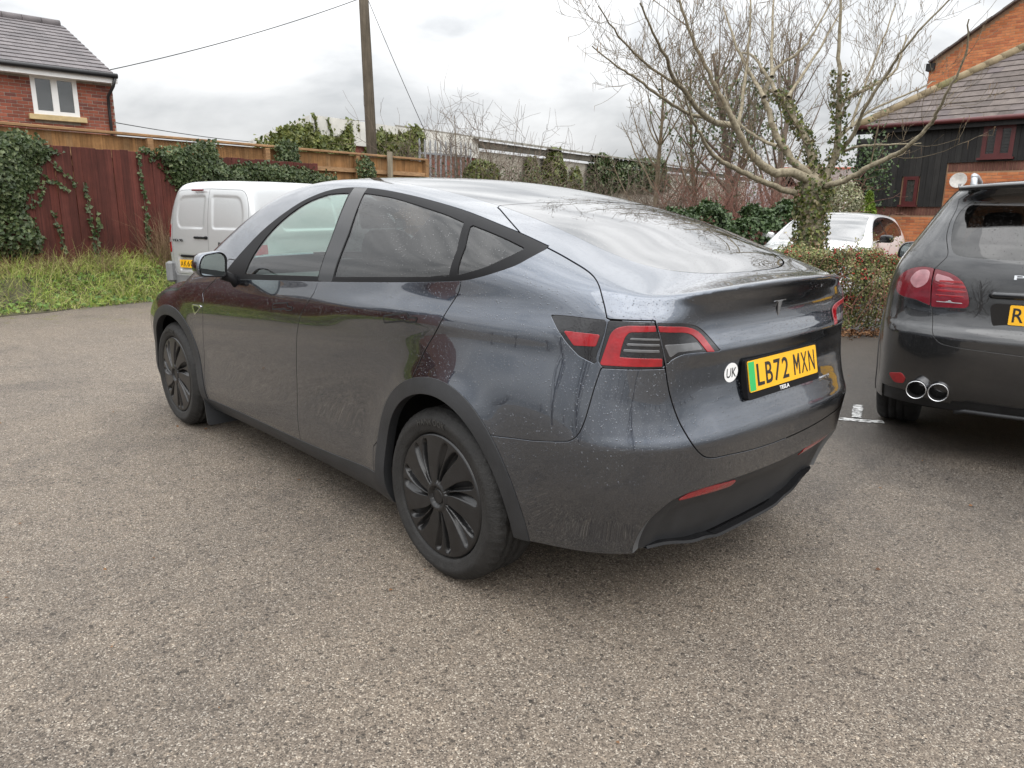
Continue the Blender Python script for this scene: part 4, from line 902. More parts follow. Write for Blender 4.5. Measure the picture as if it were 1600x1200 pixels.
def leaf_mat(name, cols, rough=0.45, spec=0.4, trans=0.15):
    m, nt, b = nmat(name); L = nt.links; setp(b, rough=rough, spec=spec); geo = N_(nt, 'ShaderNodeNewGeometry')
    c = ramp(nt, geo.outputs['Random Per Island'], [(i/max(1, len(cols)-1), q) for i, q in enumerate(cols)])
    n = N_(nt, 'ShaderNodeTexNoise', {'Vector': geo.outputs['Position'], 'Scale': 3.0, 'Detail': 3.0}); v = ramp(nt, n.outputs['Fac'], [(0.3, (0.72,)*3), (0.7, (1.2,)*3)])
    x = N_(nt, 'ShaderNodeMix', data_type='RGBA', blend_type='MULTIPLY'); x.inputs['Factor'].default_value = 1; L.new(c, x.inputs['A']); L.new(v, x.inputs['B'])
    L.new(x.outputs['Result'], b.inputs['Base Color'])
    if trans:
        t = N_(nt, 'ShaderNodeBsdfTranslucent'); L.new(x.outputs['Result'], t.inputs['Color']); mx = N_(nt, 'ShaderNodeMixShader', {0: trans}); o = [k for k in nt.nodes if k.type == 'OUTPUT_MATERIAL'][0]
        L.new(b.outputs[0], mx.inputs[1]); L.new(t.outputs[0], mx.inputs[2]); L.new(mx.outputs[0], o.inputs[0])
    return m
IVY = leaf_mat('ivy_leaf', [(0.030, 0.050, 0.018), (0.045, 0.072, 0.024), (0.068, 0.100, 0.034), (0.038, 0.060, 0.022), (0.16, 0.19, 0.085), (0.055, 0.085, 0.03), (0.10, 0.13, 0.05)])
IVY_YEL = leaf_mat('yellow_green_ivy_leaf', [(0.07, 0.095, 0.024), (0.12, 0.145, 0.036), (0.19, 0.20, 0.055), (0.085, 0.11, 0.03)])
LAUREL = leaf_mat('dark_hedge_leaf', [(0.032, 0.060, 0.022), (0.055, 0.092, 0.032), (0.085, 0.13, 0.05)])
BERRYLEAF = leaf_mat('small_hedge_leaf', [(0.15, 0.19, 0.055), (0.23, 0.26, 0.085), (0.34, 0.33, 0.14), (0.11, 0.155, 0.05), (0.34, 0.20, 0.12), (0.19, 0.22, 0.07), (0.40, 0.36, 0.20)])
BERRY = leaf_mat('red_berry', [(0.30, 0.02, 0.02), (0.42, 0.04, 0.03)], 0.3, trans=0)
GRASS = leaf_mat('grass_blade', [(0.22, 0.32, 0.05), (0.31, 0.42, 0.075), (0.42, 0.49, 0.12), (0.54, 0.47, 0.22), (0.25, 0.36, 0.07), (0.60, 0.52, 0.28)], 0.6, 0.2)
CONIFER = leaf_mat('lime_conifer_leaf', [(0.13, 0.20, 0.02), (0.20, 0.28, 0.03), (0.09, 0.15, 0.02)], 0.6)
DEADSTEM = leaf_mat('dry_stem', [(0.20, 0.13, 0.075), (0.26, 0.18, 0.11), (0.15, 0.10, 0.065)], 0.8, 0.2, 0)
DEADLEAF = leaf_mat('fallen_leaf', [(0.14, 0.07, 0.035), (0.22, 0.12, 0.06), (0.10, 0.05, 0.03)], 0.8, 0.2, 0)
SOIL = plain('verge_soil', (0.060, 0.055, 0.028), 0.95, var=0.5, scale=5, bump=0.8, bscale=20)
def bark_mat(name, cols, scale=20):
    m, nt, b = nmat(name); L = nt.links; setp(b, rough=0.8, spec=0.3); geo = N_(nt, 'ShaderNodeNewGeometry')
    n = N_(nt, 'ShaderNodeTexNoise', {'Vector': geo.outputs['Position'], 'Scale': scale, 'Detail': 6.0, 'Roughness': 0.7}); L.new(ramp(nt, n.outputs['Fac'], [(0.3, cols[0]), (0.5, cols[1]), (0.7, cols[2])]), b.inputs['Base Color'])
    bm = N_(nt, 'ShaderNodeBump', {'Height': n.outputs['Fac'], 'Strength': 0.6, 'Distance': 0.02}); L.new(bm.outputs[0], b.inputs['Normal']); return m
BARK = bark_mat('pale_bark', [(0.12, 0.10, 0.068), (0.25, 0.215, 0.15), (0.36, 0.32, 0.235)])
TWIG = bark_mat('twig_bark', [(0.105, 0.08, 0.052), (0.165, 0.13, 0.085), (0.22, 0.18, 0.12)], 8)
TWIG_DARK = bark_mat('dark_twig_bark', [(0.085, 0.064, 0.050), (0.15, 0.115, 0.088), (0.21, 0.168, 0.13)], 6)
TWIG_RED = bark_mat('reddish_twig_bark', [(0.12, 0.058, 0.045), (0.19, 0.09, 0.068), (0.25, 0.13, 0.095)], 6)
# ================================================================== setting: tools
_cp = Vector(CAM_POS); _fh = Vector((math.cos(CAM_YAW), math.sin(CAM_YAW), 0)); _rh = Vector((math.sin(CAM_YAW), -math.cos(CAM_YAW), 0))
def sight(u, v, D):
    """survey point: where the sight line of photo pixel (u, v) is D metres ahead of the viewpoint"""
    d = _F+_R2*((u-800)/CAM_F)-_U2*((v-600)/CAM_F)
    return _cp+d*(D/d.dot(_fh))
def to_px(p):
    d = Vector(p)-_cp; z = d.dot(_F)
    return (800+CAM_F*d.dot(_R2)/z, 600-CAM_F*d.dot(_U2)/z, z) if z > .05 else (-9e3, -9e3, -1)
def pieces(parent, name, meshes, xf, cap=300, seen=None):
    """xf: list of 4x4 matrices in the parent's space with mesh index. The largest visible `cap` become parts, the rest one joined part"""
    sc = []
    for i, (M, k) in enumerate(xf):
        u, v, z = to_px(M.translation); ok = -30 < u < 1630 and -30 < v < 1230 and z > 0
        if ok and seen is not None: ok = seen(u, v, M.translation)
        sc.append((1.0/z if ok else -1, i))
    sc.sort(reverse=True); top = [i for s, i in sc if s > 0][:cap]; tops = set(top)
    for i in top:
        M, k = xf[i]; o = bpy.data.objects.new(name, meshes[k]); o.matrix_local = M; COL.objects.link(o); o.parent = parent
    rest = [i for i in range(len(xf)) if i not in tops]
    if rest:
        V = []; Fc = []; off = 0
        cache = []
        for me in meshes:
            co = np.empty(len(me.vertices)*3); me.vertices.foreach_get('co', co); cache.append((co.reshape(-1, 3), [tuple(p.vertices) for p in me.polygons]))
        for i in rest:
            M, k = xf[i]; co, fs = cache[k]; A = np.array(M); V.append(co @ A[:3, :3].T+A[:3, 3]); Fc += [tuple(q+off for q in f) for f in fs]; off += len(co)
        me = bpy.data.meshes.new(name+'s'); me.from_pydata(np.concatenate(V).tolist(), [], Fc); me.materials.append(meshes[0].materials[0]); me.update()
        o = bpy.data.objects.new('far_'+name+'s', me); COL.objects.link(o); o.parent = parent; o['kind'] = 'stuff'
    return
def brick_mesh(l, h, d, mat, name='brick', ch=0.004):
    mb = MB().bbox((0, 0, 0), (l, d, h), ch); me = mb.mesh(name); me.materials.append(mat); return me
def wall_frame(A, ux):
    """local frame of a wall: x along the wall, -y out of it, z up"""
    ux = Vector(ux).normalized(); M = Matrix((ux, Vector((0, 0, 1)).cross(ux), Vector((0, 0, 1)))).transposed().to_4x4(); M.translation = Vector(A); return M
def wall_with_holes(mb, W, z0, z1, holes, y=0.0, thick=0.12, toprof=None):
    """mortar backing as boxes round rectangular openings (x0,x1,z0,z1)"""
    xs = sorted({0, W} | {h[0] for h in holes} | {h[1] for h in holes}); zs = sorted({z0, z1} | {h[2] for h in holes} | {h[3] for h in holes})
    for a, b in zip(xs, xs[1:]):
        for c, d in zip(zs, zs[1:]):
            mx, mz = (a+b)/2, (c+d)/2
            if any(h[0] < mx < h[1] and h[2] < mz < h[3] for h in holes): continue
            mb.box((mx, y+thick/2, mz), (b-a, thick, d-c))
def brick_run(W, z0, z1, holes, L=0.215, H=0.065, J=0.010, limit=None):
    """running bond cells (x, z, length) clear of the holes"""
    out = []; row = 0; z = z0+H/2+J/2
    while z+H/2 < z1+.001:
        x = -(L+J)/2*(row % 2)
        while x < W:
            a, b = max(x, 0), min(x+L, W)
            segs = [(a, b)]
            for h in holes:
                if h[2] < z+H/2 and h[3] > z-H/2:
                    ns = []
                    for s, t in segs:
                        if t <= h[0] or s >= h[1]: ns.append((s, t))
                        else:
                            if s < h[0]-.02: ns.append((s, h[0]))
                            if t > h[1]+.02: ns.append((h[1], t))
                    segs = ns
            for s, t in segs:
                if t-s > .03 and (limit is None or limit((s+t)/2, z)): out.append(((s+t)/2, z, t-s))
            x += L+J
        z += H+J; row += 1
    return out
def lay_bricks(parent, M, cells, mat, H=0.065, cap=300, seen=None, L=0.215, proud=0.006, depth=0.05):
    me = brick_mesh(L, H, depth, mat); xf = []
    for x, z, l in cells:
        T = M @ Matrix.Translation((x, -proud+depth/2+random.uniform(-.0015, .0015), z)) @ Matrix.Diagonal((l/L, 1, 1, 1)); xf.append((T, 0))
    pieces(parent, 'brick', [me], xf, cap, seen)
def leaves_mesh(name, P, Nn, size, mat, parent=None, fold=0.25, aspect=0.75, jit=0.5, rng=RNG, lobes=False):
    """one folded leaf (two quads) at each point, facing roughly along Nn"""
    P = np.asarray(P, float); n = len(P); Nn = np.asarray(Nn, float)+rng.normal(0, jit, (n, 3)); Nn /= np.linalg.norm(Nn, axis=1, keepdims=True)+1e-9
    t = rng.normal(0, 1, (n, 3)); t[:, 2] -= .6; t -= Nn*(t*Nn).sum(1, keepdims=True); t /= np.linalg.norm(t, axis=1, keepdims=True)+1e-9; s = np.cross(Nn, t)
    sz = (size*rng.uniform(.6, 1.25, n))[:, None] if not hasattr(size, '__len__') else np.asarray(size)[:, None]
    if lobes:   # ivy outline: three points
        sh = [(-.5, 0, 0), (0, 0, .0), (.55, 0, -.08), (-.18, .52, fold), (.22, .24, fold*.5), (-.18, -.52, fold), (.22, -.24, fold*.5)]
        fc = [(0, 1, 4, 3), (1, 2, 4, 4), (0, 5, 6, 1), (1, 6, 2, 2)]
        V = np.stack([P+sz*(t*a+s*b*aspect*1.25+Nn*c) for a, b, c in sh], 1).reshape(-1, 3)
        T = np.array([(0, 1, 3), (1, 4, 3), (1, 2, 4), (0, 5, 1), (1, 5, 6), (1, 6, 2)])
        Fc = (np.arange(n)[:, None, None]*7+T[None]).reshape(-1, 3)
    else:
        sh = [(-.5, 0, 0), (.5, 0, -.06), (.05, .5, fold), (.05, -.5, fold)]
        V = np.stack([P+sz*(t*a+s*b*aspect+Nn*c) for a, b, c in sh], 1).reshape(-1, 3)
        T = np.array([(0, 1, 2), (0, 3, 1)]); Fc = (np.arange(n)[:, None, None]*4+T[None]).reshape(-1, 3)
    return mesh_np(name, V, Fc, mat, parent)
def strips_mesh(name, P0, D, length, width, mat, parent=None, bend=0.5, segs=3, rng=RNG):
    """grass blades / thin stems: tapering bent ribbons"""
    n = len(P0); D = D/np.linalg.norm(D, axis=1, keepdims=True); side = np.cross(D, rng.normal(0, 1, (n, 3))); side /= np.linalg.norm(side, axis=1, keepdims=True)+1e-9
    drop = np.cross(side, D)*np.sign(rng.normal(0, 1, (n, 1))); L = np.asarray(length).reshape(-1, 1)*np.ones((n, 1)); Wd = np.asarray(width).reshape(-1, 1)*np.ones((n, 1)); rows = []
    for k in range(segs+1):
        t = k/segs; c = P0+D*L*t+drop*L*bend*t*t*rng.uniform(.3, 1, (n, 1)) if k else P0
        c = c.copy(); c[:, 2] -= (L[:, 0]*bend*.35*t*t); wv = Wd*(1-t*.85)/2
        rows += [c-side*wv, c+side*wv]
    V = np.stack(rows, 1).reshape(-1, 3); m = 2*(segs+1); T = np.array([(2*k, 2*k+1, 2*k+3, 2*k+2) for k in range(segs)])
    return mesh_np(name, V, (np.arange(n)[:, None, None]*m+T[None]).reshape(-1, 4), mat, parent)
class Tubes:
    """many tapered tubes in one mesh (numpy)"""
    def __init__(s): s.V = []; s.F = []; s.n = 0
    def add(s, pts, r0, r1, k=5):
        P = np.asarray(pts, float); m = len(P); d = np.gradient(P, axis=0); d /= np.linalg.norm(d, axis=1, keepdims=True)+1e-12
        up = np.array([0, 0, 1.]) if abs(d[0, 2]) < .9 else np.array([1., 0, 0]); x = np.cross(d, up); x /= np.linalg.norm(x, axis=1, keepdims=True)+1e-12; y = np.cross(d, x)
        r = np.linspace(r0, r1, m)[:, None] if not hasattr(r0, '__len__') else np.asarray(r0)[:, None]
        t = 2*PI*np.arange(k)/k
        V = (P[:, None]+r[:, None]*(x[:, None]*np.cos(t)[None, :, None]+y[:, None]*np.sin(t)[None, :, None])).reshape(-1, 3)
        i = np.arange(m-1)[:, None]*k+np.arange(k)[None]; j = np.arange(m-1)[:, None]*k+(np.arange(k)[None]+1) % k
        s.F.append(np.stack([i, j, j+k, i+k], -1).reshape(-1, 4)+s.n); s.V.append(V); s.n += len(V)
    def build(s, name, mat, parent=None): return mesh_np(name, np.concatenate(s.V), np.concatenate(s.F), mat, parent, True)
def wander(p, d, L, n, rng, up=0.2, wob=0.15):
    """polyline that grows from p along d, bending upward and wobbling"""
    p = np.array(p, float); d = np.array(d, float); d /= np.linalg.norm(d); out = [p.copy()]
    for i in range(n):
        d = d+rng.normal(0, wob, 3)+np.array([0, 0, up/n]); d /= np.linalg.norm(d); p = p+d*L/n; out.append(p.copy())
    return np.array(out)
def branchlets(tb, line, r_start, rng, depth, dens, Lr, up, spread=0.9, k=4, start=0.15, wob=0.12, keep=None, minr=0.0022, rfac=0.5):
    """side shoots along a line, recursively"""
    seg = np.linalg.norm(np.diff(line, axis=0), axis=1); S = np.concatenate([[0], np.cumsum(seg)]); n = rng.poisson(max(.01, S[-1]*dens))
    for _ in range(n):
        t = rng.uniform(start, 1.0)*S[-1]; i = min(np.searchsorted(S, t)-1, len(seg)-1); i = max(i, 0); q = (t-S[i])/seg[i]; p = line[i]*(1-q)+line[i+1]*q
        d = (line[i+1]-line[i])/seg[i]; o = rng.normal(0, 1, 3); o -= d*(o@d); o /= np.linalg.norm(o)+1e-9; dd = d*(1-spread*.45)+o*spread; dd[2] += up*.3
        L = Lr*rng.uniform(.45, 1.3)*(1-.35*t/S[-1]); m = 5 if depth > 0 else 3
        ln = wander(p, dd, L, m, rng, up, wob); r = max(minr, r_start*rfac*rng.uniform(.6, 1.0)*(1-.5*t/S[-1]))
        tb.add(ln, r, max(minr*.7, r*.35), k)
        if keep is not None: keep.append(ln)
        if depth > 0: branchlets(tb, ln, r, rng, depth-1, dens*1.25, Lr*.48, up*.8, spread, 3, .12, wob, keep, minr, rfac)
# ================================================================== ground, verge
g = MB().add([(-250, -250, 0), (250, -250, 0), (250, 250, 0), (-250, 250, 0)], [(0, 1, 2, 3)]); tag(g.build('car_park_ground', ASPHALT), kind='structure')
# worn white bay markings
WORN, nt, b = nmat('worn_road_paint'); L = nt.links; setp(b, rough=0.7)
geo = N_(nt, 'ShaderNodeNewGeometry'); n = N_(nt, 'ShaderNodeTexNoise', {'Vector': geo.outputs['Position'], 'Scale': 28.0, 'Detail': 8.0, 'Roughness': 0.75})
L.new(ramp(nt, n.outputs['Fac'], [(0.42, (0.09, 0.088, 0.085)), (0.50, (0.42, 0.42, 0.41)), (0.60, (0.66, 0.66, 0.65))]), b.inputs['Base Color'])
def strip(p, q, wd, z):
    p = Vector((*p, z)); q = Vector((*q, z)); d = (q-p).normalized(); s_ = Vector((-d.y, d.x, 0))*wd/2
    m = 14; V = []
    for i in range(m+1):
        c = p.lerp(q, i/m); V += [c-s_*random.uniform(.7, 1.1), c+s_*random.uniform(.7, 1.1)]
    return MB().add(V, [(2*i, 2*i+1, 2*i+3, 2*i+2) for i in range(m)])
tag(strip((-1.38, -2.57), (-1.76, -2.80), .085, .004).build('bay_marking', WORN), kind='structure')
tag(strip((-1.58, -2.76), (-1.44, -3.14), .075, .008).build('bay_marking', WORN), kind='structure')
# verge: bank that climbs to the foot of the fences
FA = Vector((8.95, 3.2)); FB = Vector((10.05, -2.2)); FD = (FB-FA).normalized(); FN = Vector((-FD.y, FD.x)) if (Vector((-FD.y, FD.x)).x < 0) else Vector((FD.y, -FD.x))   # FN points to the car park
def bank_z(t): return .50*float(sstep(0.0, 1.35, np.array(t)))
V = []; Fc = []; ns, nt_ = 60, 12
for i in range(ns+1):
    base = FA+FD*(-7+i*34/ns)
    for j in range(nt_+1):
        t = j/nt_*2.6; p = base+FN*(1.28-t+.12*math.sin(i*.9)+.06*math.sin(i*2.3)); V.append((p.x, p.y, bank_z(t)+.02*math.sin(i*3+j*2)*(t > .1)+(.006 if j == 0 else .012)))
for i in range(ns):
    for j in range(nt_): a = i*(nt_+1)+j; Fc.append((a, a+1, a+nt_+2, a+nt_+1))
vb = MB().add(V, Fc, True).build('grass_verge_bank', SOIL); tag(vb, kind='structure')
n = 26000; s_ = RNG.uniform(-6.5, 7.2, n); t_ = RNG.beta(1.1, 1.2, n)*1.55-.04
base = np.array([FA.x, FA.y])+np.outer(s_, [FD.x, FD.y])+np.outer(1.28-t_, [FN.x, FN.y]); z = .50*sstep(0, 1.35, t_)
clump = .5+.5*np.sin(s_*3.1+2*np.sin(t_*5))*np.sin(t_*4+s_*1.7)
D_ = np.stack([RNG.normal(0, .55, n), RNG.normal(0, .55, n), np.ones(n)], 1); ln = RNG.uniform(.12, .32, n)*(.7+.7*clump)*np.clip(.5+t_*1.3, .5, 1.25)
tag(strips_mesh('verge_grass', np.column_stack([base, z]), D_, ln, RNG.uniform(.004, .010, n), GRASS, None, .8, 3), 'rough green and straw grass on the bank below the red fence', 'grass', kind='stuff')
n = 2600; s_ = RNG.uniform(-6.5, 7.2, n); t_ = RNG.uniform(-.06, .9, n); P = np.column_stack([np.array([FA.x, FA.y])+np.outer(s_, [FD.x, FD.y])+np.outer(1.28-t_, [FN.x, FN.y]), .50*sstep(0, 1.35, t_)+RNG.uniform(.01, .10, n)])
tag(leaves_mesh('verge_weeds', P, np.tile([-.4, 0, 1.], (n, 1)), .075, leaf_mat('weed_leaf', [(0.07, 0.14, 0.025), (0.12, 0.20, 0.04), (0.17, 0.24, 0.05)], 0.55)), 'broad leaved green weeds along the tarmac edge of the bank', 'weeds', kind='stuff')

# ================================================================== fences
def fpt(s, off=0.0, z=0.0): p = FA+FD*s+FN*off; return Vector((p.x, p.y, z))
frot = math.atan2(FD.y, FD.x)
# red stained close board fence
rf = thing('red_fence', 'dark red stained vertical board fence behind the grass verge', 'fence')
bm_ = []
for wv in (.118, .125, .132):
    mb = MB().bbox((0, 0, .93), (wv, .018, 1.86), .003); me = mb.mesh('board'); me.materials.append(WOOD_RED); bm_.append(me)
s = -6.6; xf = []
while s < 8.6:
    k = random.randrange(3); wv = (.118, .125, .132)[k]; p = fpt(s+wv/2, random.uniform(-.004, .004), .46+random.uniform(-.012, .012))
    xf.append((Matrix.Translation(p) @ Matrix.Rotation(frot+random.uniform(-.03, .03), 4, 'Z') @ Matrix.Rotation(random.uniform(-.004, .004), 4, 'Y'), k)); s += wv+.0012
pieces(rf, 'board', bm_, xf, 300)
for zz in (.75, 1.35, 2.0): p = fpt(1.0, -.045, zz); MB().box(p, (15.2, .05, .09), frot).build('rail', WOOD_RED, rf)
for k in range(6): p = fpt(-6.5+k*2.9, -.09, 1.1); MB().box(p, (.09, .09, 2.4), frot).build('post', WOOD_RED, rf)
# brown close board fence behind it, taller: we see its rails, posts and capping
bf = thing('brown_fence', 'tall orange-brown timber fence with capping rail behind the red fence', 'fence')
FH = 2.62; OFF = -.42
mb = MB().add([(-.055, 0, 0), (.055, -.012, 0), (.055, .006, 0), (-.055, .012, 0), (-.055, 0, 1.72), (.055, -.012, 1.72), (.055, .006, 1.72), (-.055, .012, 1.72)], [(0, 3, 2, 1), (4, 5, 6, 7), (0, 1, 5, 4), (1, 2, 6, 5), (2, 3, 7, 6), (3, 0, 4, 7)]); bme = mb.mesh('board'); bme.materials.append(WOOD_BROWN)
xf = []; s = -6.6
while s < 12.4:
    p = fpt(s, OFF-.05, FH-1.76); xf.append((Matrix.Translation(p) @ Matrix.Rotation(frot, 4, 'Z'), 0)); s += .102
pieces(bf, 'board', [bme], xf, 300)
for a in range(8):
    s0 = -6.7+a*2.4; s1 = min(s0+2.4, 12.45)
    if s1 <= s0: continue
    md = (s0+s1)/2; l = s1-s0-.12
    MB().bbox(fpt(md, OFF-.0, FH), (s1-s0, .115, .045), .006, frot).build('capping', WOOD_RAIL, bf)
    for zz in (FH-.36, FH-1.0, FH-1.55):
        sh = MB(); c = fpt(md, OFF+.0, zz); M = Matrix.Translation(c) @ Matrix.Rotation(frot, 4, 'Z')
        me = sh.add([(-l/2, -.04, -.045), (l/2, -.04, -.045), (l/2, .04, -.02), (-l/2, .04, -.02), (-l/2, -.04, .045), (l/2, -.04, .045), (l/2, .01, .045), (-l/2, .01, .045)], [(0, 3, 2, 1), (4, 5, 6, 7), (0, 1, 5, 4), (1, 2, 6, 5), (2, 3, 7, 6), (3, 0, 4, 7)]).mesh('rail'); me.transform(M); me.materials.append(WOOD_RAIL); link(bpy.data.objects.new('rail', me), bf)
    p = fpt(s0, OFF+.015, (FH-.02)/2+.1); MB().prism([(-.05, -.05), (.05, -.05), (.05, .05), (-.05, .05)], (p.x, p.y, .4), (FD.x, FD.y, 0), (-FD.y, FD.x, 0), FH-.44).build('post', WOOD_RAIL, bf)
p = fpt(12.4, OFF, 0); MB().box((p.x, p.y, 1.45), (.11, .13, 2.3), frot).build('end_post', WOOD_RAIL, bf)
# old round post that stands against the brown fence
p = fpt(11.0, OFF+.16, 0); tag(MB().tube([(p.x, p.y, .3), (p.x+.01, p.y, 1.6), (p.x, p.y, FH+.10)], [.075, .07, .065], 10).build('old_post', POST_GREY), 'weathered grey timber post leaning against the end of the brown fence', 'post')

# scattered grit, leaf scraps and twig bits on the tarmac
n = 260; P = np.column_stack([RNG.uniform(-3.4, 7.5, n), RNG.uniform(-6, 3.2, n), np.full(n, .006)]); tag(leaves_mesh('leaf_scraps', P, np.tile([0, 0, 1.], (n, 1)), RNG.uniform(.008, .028, n), DEADLEAF, jit=.25, fold=.12), 'small brown leaf scraps scattered over the tarmac', 'leaf scraps', kind='stuff')
# ================================================================== house beyond the fences
def sash(parent, M, x0, x1, z0, z1, mat, lights=2, fw=.06, name='window', pane=None, depth=.07, curtain=None):
    """frame with mullion(s); pane and frame bars as sub-parts"""
    w = MB(); w.box(((x0+x1)/2, .03, z0+fw/2), (x1-x0, depth, fw)).box(((x0+x1)/2, .03, z1-fw/2), (x1-x0, depth, fw))
    h = z1-z0-2*fw; w.box((x0+fw/2, .03, (z0+z1)/2), (fw, depth, h)).box((x1-fw/2, .03, (z0+z1)/2), (fw, depth, h))
    me = w.mesh(name); me.transform(M); me.materials.append(mat); wo = link(bpy.data.objects.new(name, me), parent)
    iw = (x1-x0-2*fw-(lights-1)*fw)/lights
    for k in range(lights):
        a = x0+fw+k*(iw+fw); s_ = .035; c = MB()
        c.box((a+iw/2, .022, z0+fw+s_/2), (iw, .05, s_)).box((a+iw/2, .022, z1-fw-s_/2), (iw, .05, s_)).box((a+s_/2, .022, (z0+z1)/2), (s_, .05, h-2*s_)).box((a+iw-s_/2, .022, (z0+z1)/2), (s_, .05, h-2*s_))
        me = c.mesh('casement'); me.transform(M); me.materials.append(mat); link(bpy.data.objects.new('casement', me), wo)
        me = MB().box((a+iw/2, .03, (z0+z1)/2), (iw-2*s_, .006, h-2*s_)).mesh('pane'); me.transform(M); me.materials.append(pane or PANE); link(bpy.data.objects.new('pane', me), wo)
        if k < lights-1: me = MB().box((a+iw+fw/2, .03, (z0+z1)/2), (fw, depth, h)).mesh('mullion'); me.transform(M); me.materials.append(mat); link(bpy.data.objects.new('mullion', me), wo)
    me = MB().box(((x0+x1)/2, .35, (z0+z1)/2), (x1-x0-.02, .01, z1-z0-.02)).mesh('curtain'); me.transform(M); me.materials.append(curtain or DARKFAB); link(bpy.data.objects.new('curtain', me), wo)
    return wo
def tile_roof(parent, O, ux, up, W, S, mat, gauge=.30, tw=.30, thick=.022, cap=300, seen=None, limit=None, name='roof_tile'):
    """courses of flat interlocking tiles; O eave corner, ux along the eave, up the slope direction"""
    ux = Vector(ux).normalized(); up = Vector(up).normalized(); nz = ux.cross(up).normalized(); M0 = Matrix((ux, up, nz)).transposed().to_4x4(); M0.translation = Vector(O)
    me = MB().add([(-tw/2+.002, 0, .010), (tw/2-.002, 0, .010), (tw/2-.002, gauge+.04, -.012), (-tw/2+.002, gauge+.04, -.012), (-tw/2+.002, 0, .010+thick), (tw/2-.002, 0, .010+thick), (tw/2-.002, gauge+.04, thick-.014), (-tw/2+.002, gauge+.04, thick-.014)], [(0, 3, 2, 1), (4, 5, 6, 7), (0, 1, 5, 4), (1, 2, 6, 5), (2, 3, 7, 6), (3, 0, 4, 7)]).mesh(name); me.materials.append(mat)
    xf = []; r = 0; y = 0
    while y < S-.02:
        x = tw/2-(tw/2)*(r % 2)
        while x < W+tw/2:
            xx = min(max(x, tw/2), W-tw/2)
            if limit is None or limit(xx, y): xf.append((M0 @ Matrix.Translation((xx, y, random.uniform(0, .003))), 0))
            x += tw
        y += gauge; r += 1
    pieces(parent, name, [me], xf, cap, seen)
    return M0
HA = sight(-150, 84, 16.4); HB = sight(173, 119, 19.2); EZ = 4.62
HA.z = HB.z = 0; hux = (HB-HA).normalized(); HW = (HB-HA).length; HM = wall_frame(HA, hux)
house = thing('brick_house', 'red brick house with grey tiled roof and white window beyond the fences', 'house')
def hloc(u, v):
    """photo pixel -> wall coordinates (x, z)"""
    d = _F+_R2*((u-800)/CAM_F)-_U2*((v-600)/CAM_F); nrm = Vector((-hux.y, hux.x, 0)); t = (HA-_cp).dot(nrm)/d.dot(nrm); p = _cp+d*t; return (p-HA).dot(hux), p.z
wx0, wz1 = hloc(45, 114); wx1, _ = hloc(118, 122); _, wz0 = hloc(52, 178)
EZ = hloc(90, 110)[1]
win = (wx0, wx1, wz0, wz1)
mb = MB(); wall_with_holes(mb, HW, 0, EZ, [win]); me = mb.mesh('wall'); me.transform(HM); me.materials.append(MORTAR); link(bpy.data.objects.new('wall', me), house)
# gable end and back, so that the house is a house
hback = Vector((0, 0, 1)).cross(hux); HD = 7.1; RH = 6.10-EZ
nwe = MB(); B0 = HB; B1 = HB+hback*HD
nwe.add([B0, B1, B1+Vector((0, 0, EZ)), (B0+B1)/2+Vector((0, 0, EZ+RH)), B0+Vector((0, 0, EZ))], [(0, 1, 2, 3, 4)])
A1 = HA+hback*HD; nwe.add([HA, HA+Vector((0, 0, EZ)), (HA+A1)/2+Vector((0, 0, EZ+RH)), A1+Vector((0, 0, EZ)), A1], [(0, 1, 2, 3, 4)]); nwe.add([A1, A1+Vector((0, 0, EZ)), B1+Vector((0, 0, EZ)), B1], [(0, 1, 2, 3)])
nwe.build('gable_walls', plain('plain_red_brick', (0.22, 0.075, 0.05), 0.9, var=0.3, scale=30), house)
cells = brick_run(HW, 0, EZ-.16, [(wx0-.0, wx1+.0, wz0-.14, wz1)], limit=lambda x, z: z > 2.2)
lay_bricks(house, HM, cells, BRICK_RED, cap=300, seen=lambda u, v, p: v < 212)
CURT = plain('net_curtain', (0.62, 0.62, 0.63), 0.9, var=.15, scale=3); sash(house, HM, wx0, wx1, wz0, wz1, UPVC, curtain=CURT)
me = MB().bbox(((wx0+wx1)/2, -.03, wz0-.06), (wx1-wx0+.24, .16, .12), .008).mesh('window_sill'); me.transform(HM); me.materials.append(STONE); link(bpy.data.objects.new('window_sill', me), house)
# roof
sl_v = (hback*(HD/2)+Vector((0, 0, RH))); O = HA+Vector((0, 0, EZ+.08))-hback*.28-Vector((0, 0, .28*RH/(HD/2)))
SL_ = (hback*(HD/2+.28)+Vector((0, 0, RH*(HD/2+.28)/(HD/2)))).length
tile_roof(house, O, hux, sl_v, HW+.06, SL_, TILE_GREY, gauge=.30, tw=.30, cap=300)
rt = MB(); O2 = A1+Vector((0, 0, EZ+.02)); rt.add([O2, O2+hux*(HW+.05), O2+hux*(HW+.05)-hback*HD/2+Vector((0, 0, RH)), O2-hback*HD/2+Vector((0, 0, RH))], [(0, 1, 2, 3)]); rt.build('rear_roof_slope', TILE_GREY, house)
rd = MB(); a = (HA+A1)/2+Vector((0, 0, EZ+RH+.10)); k = 0
x = -.1
while x < HW-.3:
    me = MB().tube([(0, 0, 0), (.44, 0, 0)], .12, 10).mesh('ridge_tile'); me.transform(wall_frame(a, hux) @ Matrix.Translation((x, 0, 0))); me.materials.append(TILE_GREY); link(bpy.data.objects.new('ridge_tile', me), house); x += .45
for nm, y0, z0, dy, dz, mt in (('fascia', -.27, EZ-.10, .03, .17, UPVC), ('soffit', -.13, EZ-.17, .26, .02, UPVC)):
    me = MB().box((HW/2, y0, z0), (HW+.1, dy, dz)).mesh(nm); me.transform(HM); me.materials.append(mt); link(bpy.data.objects.new(nm, me), house)
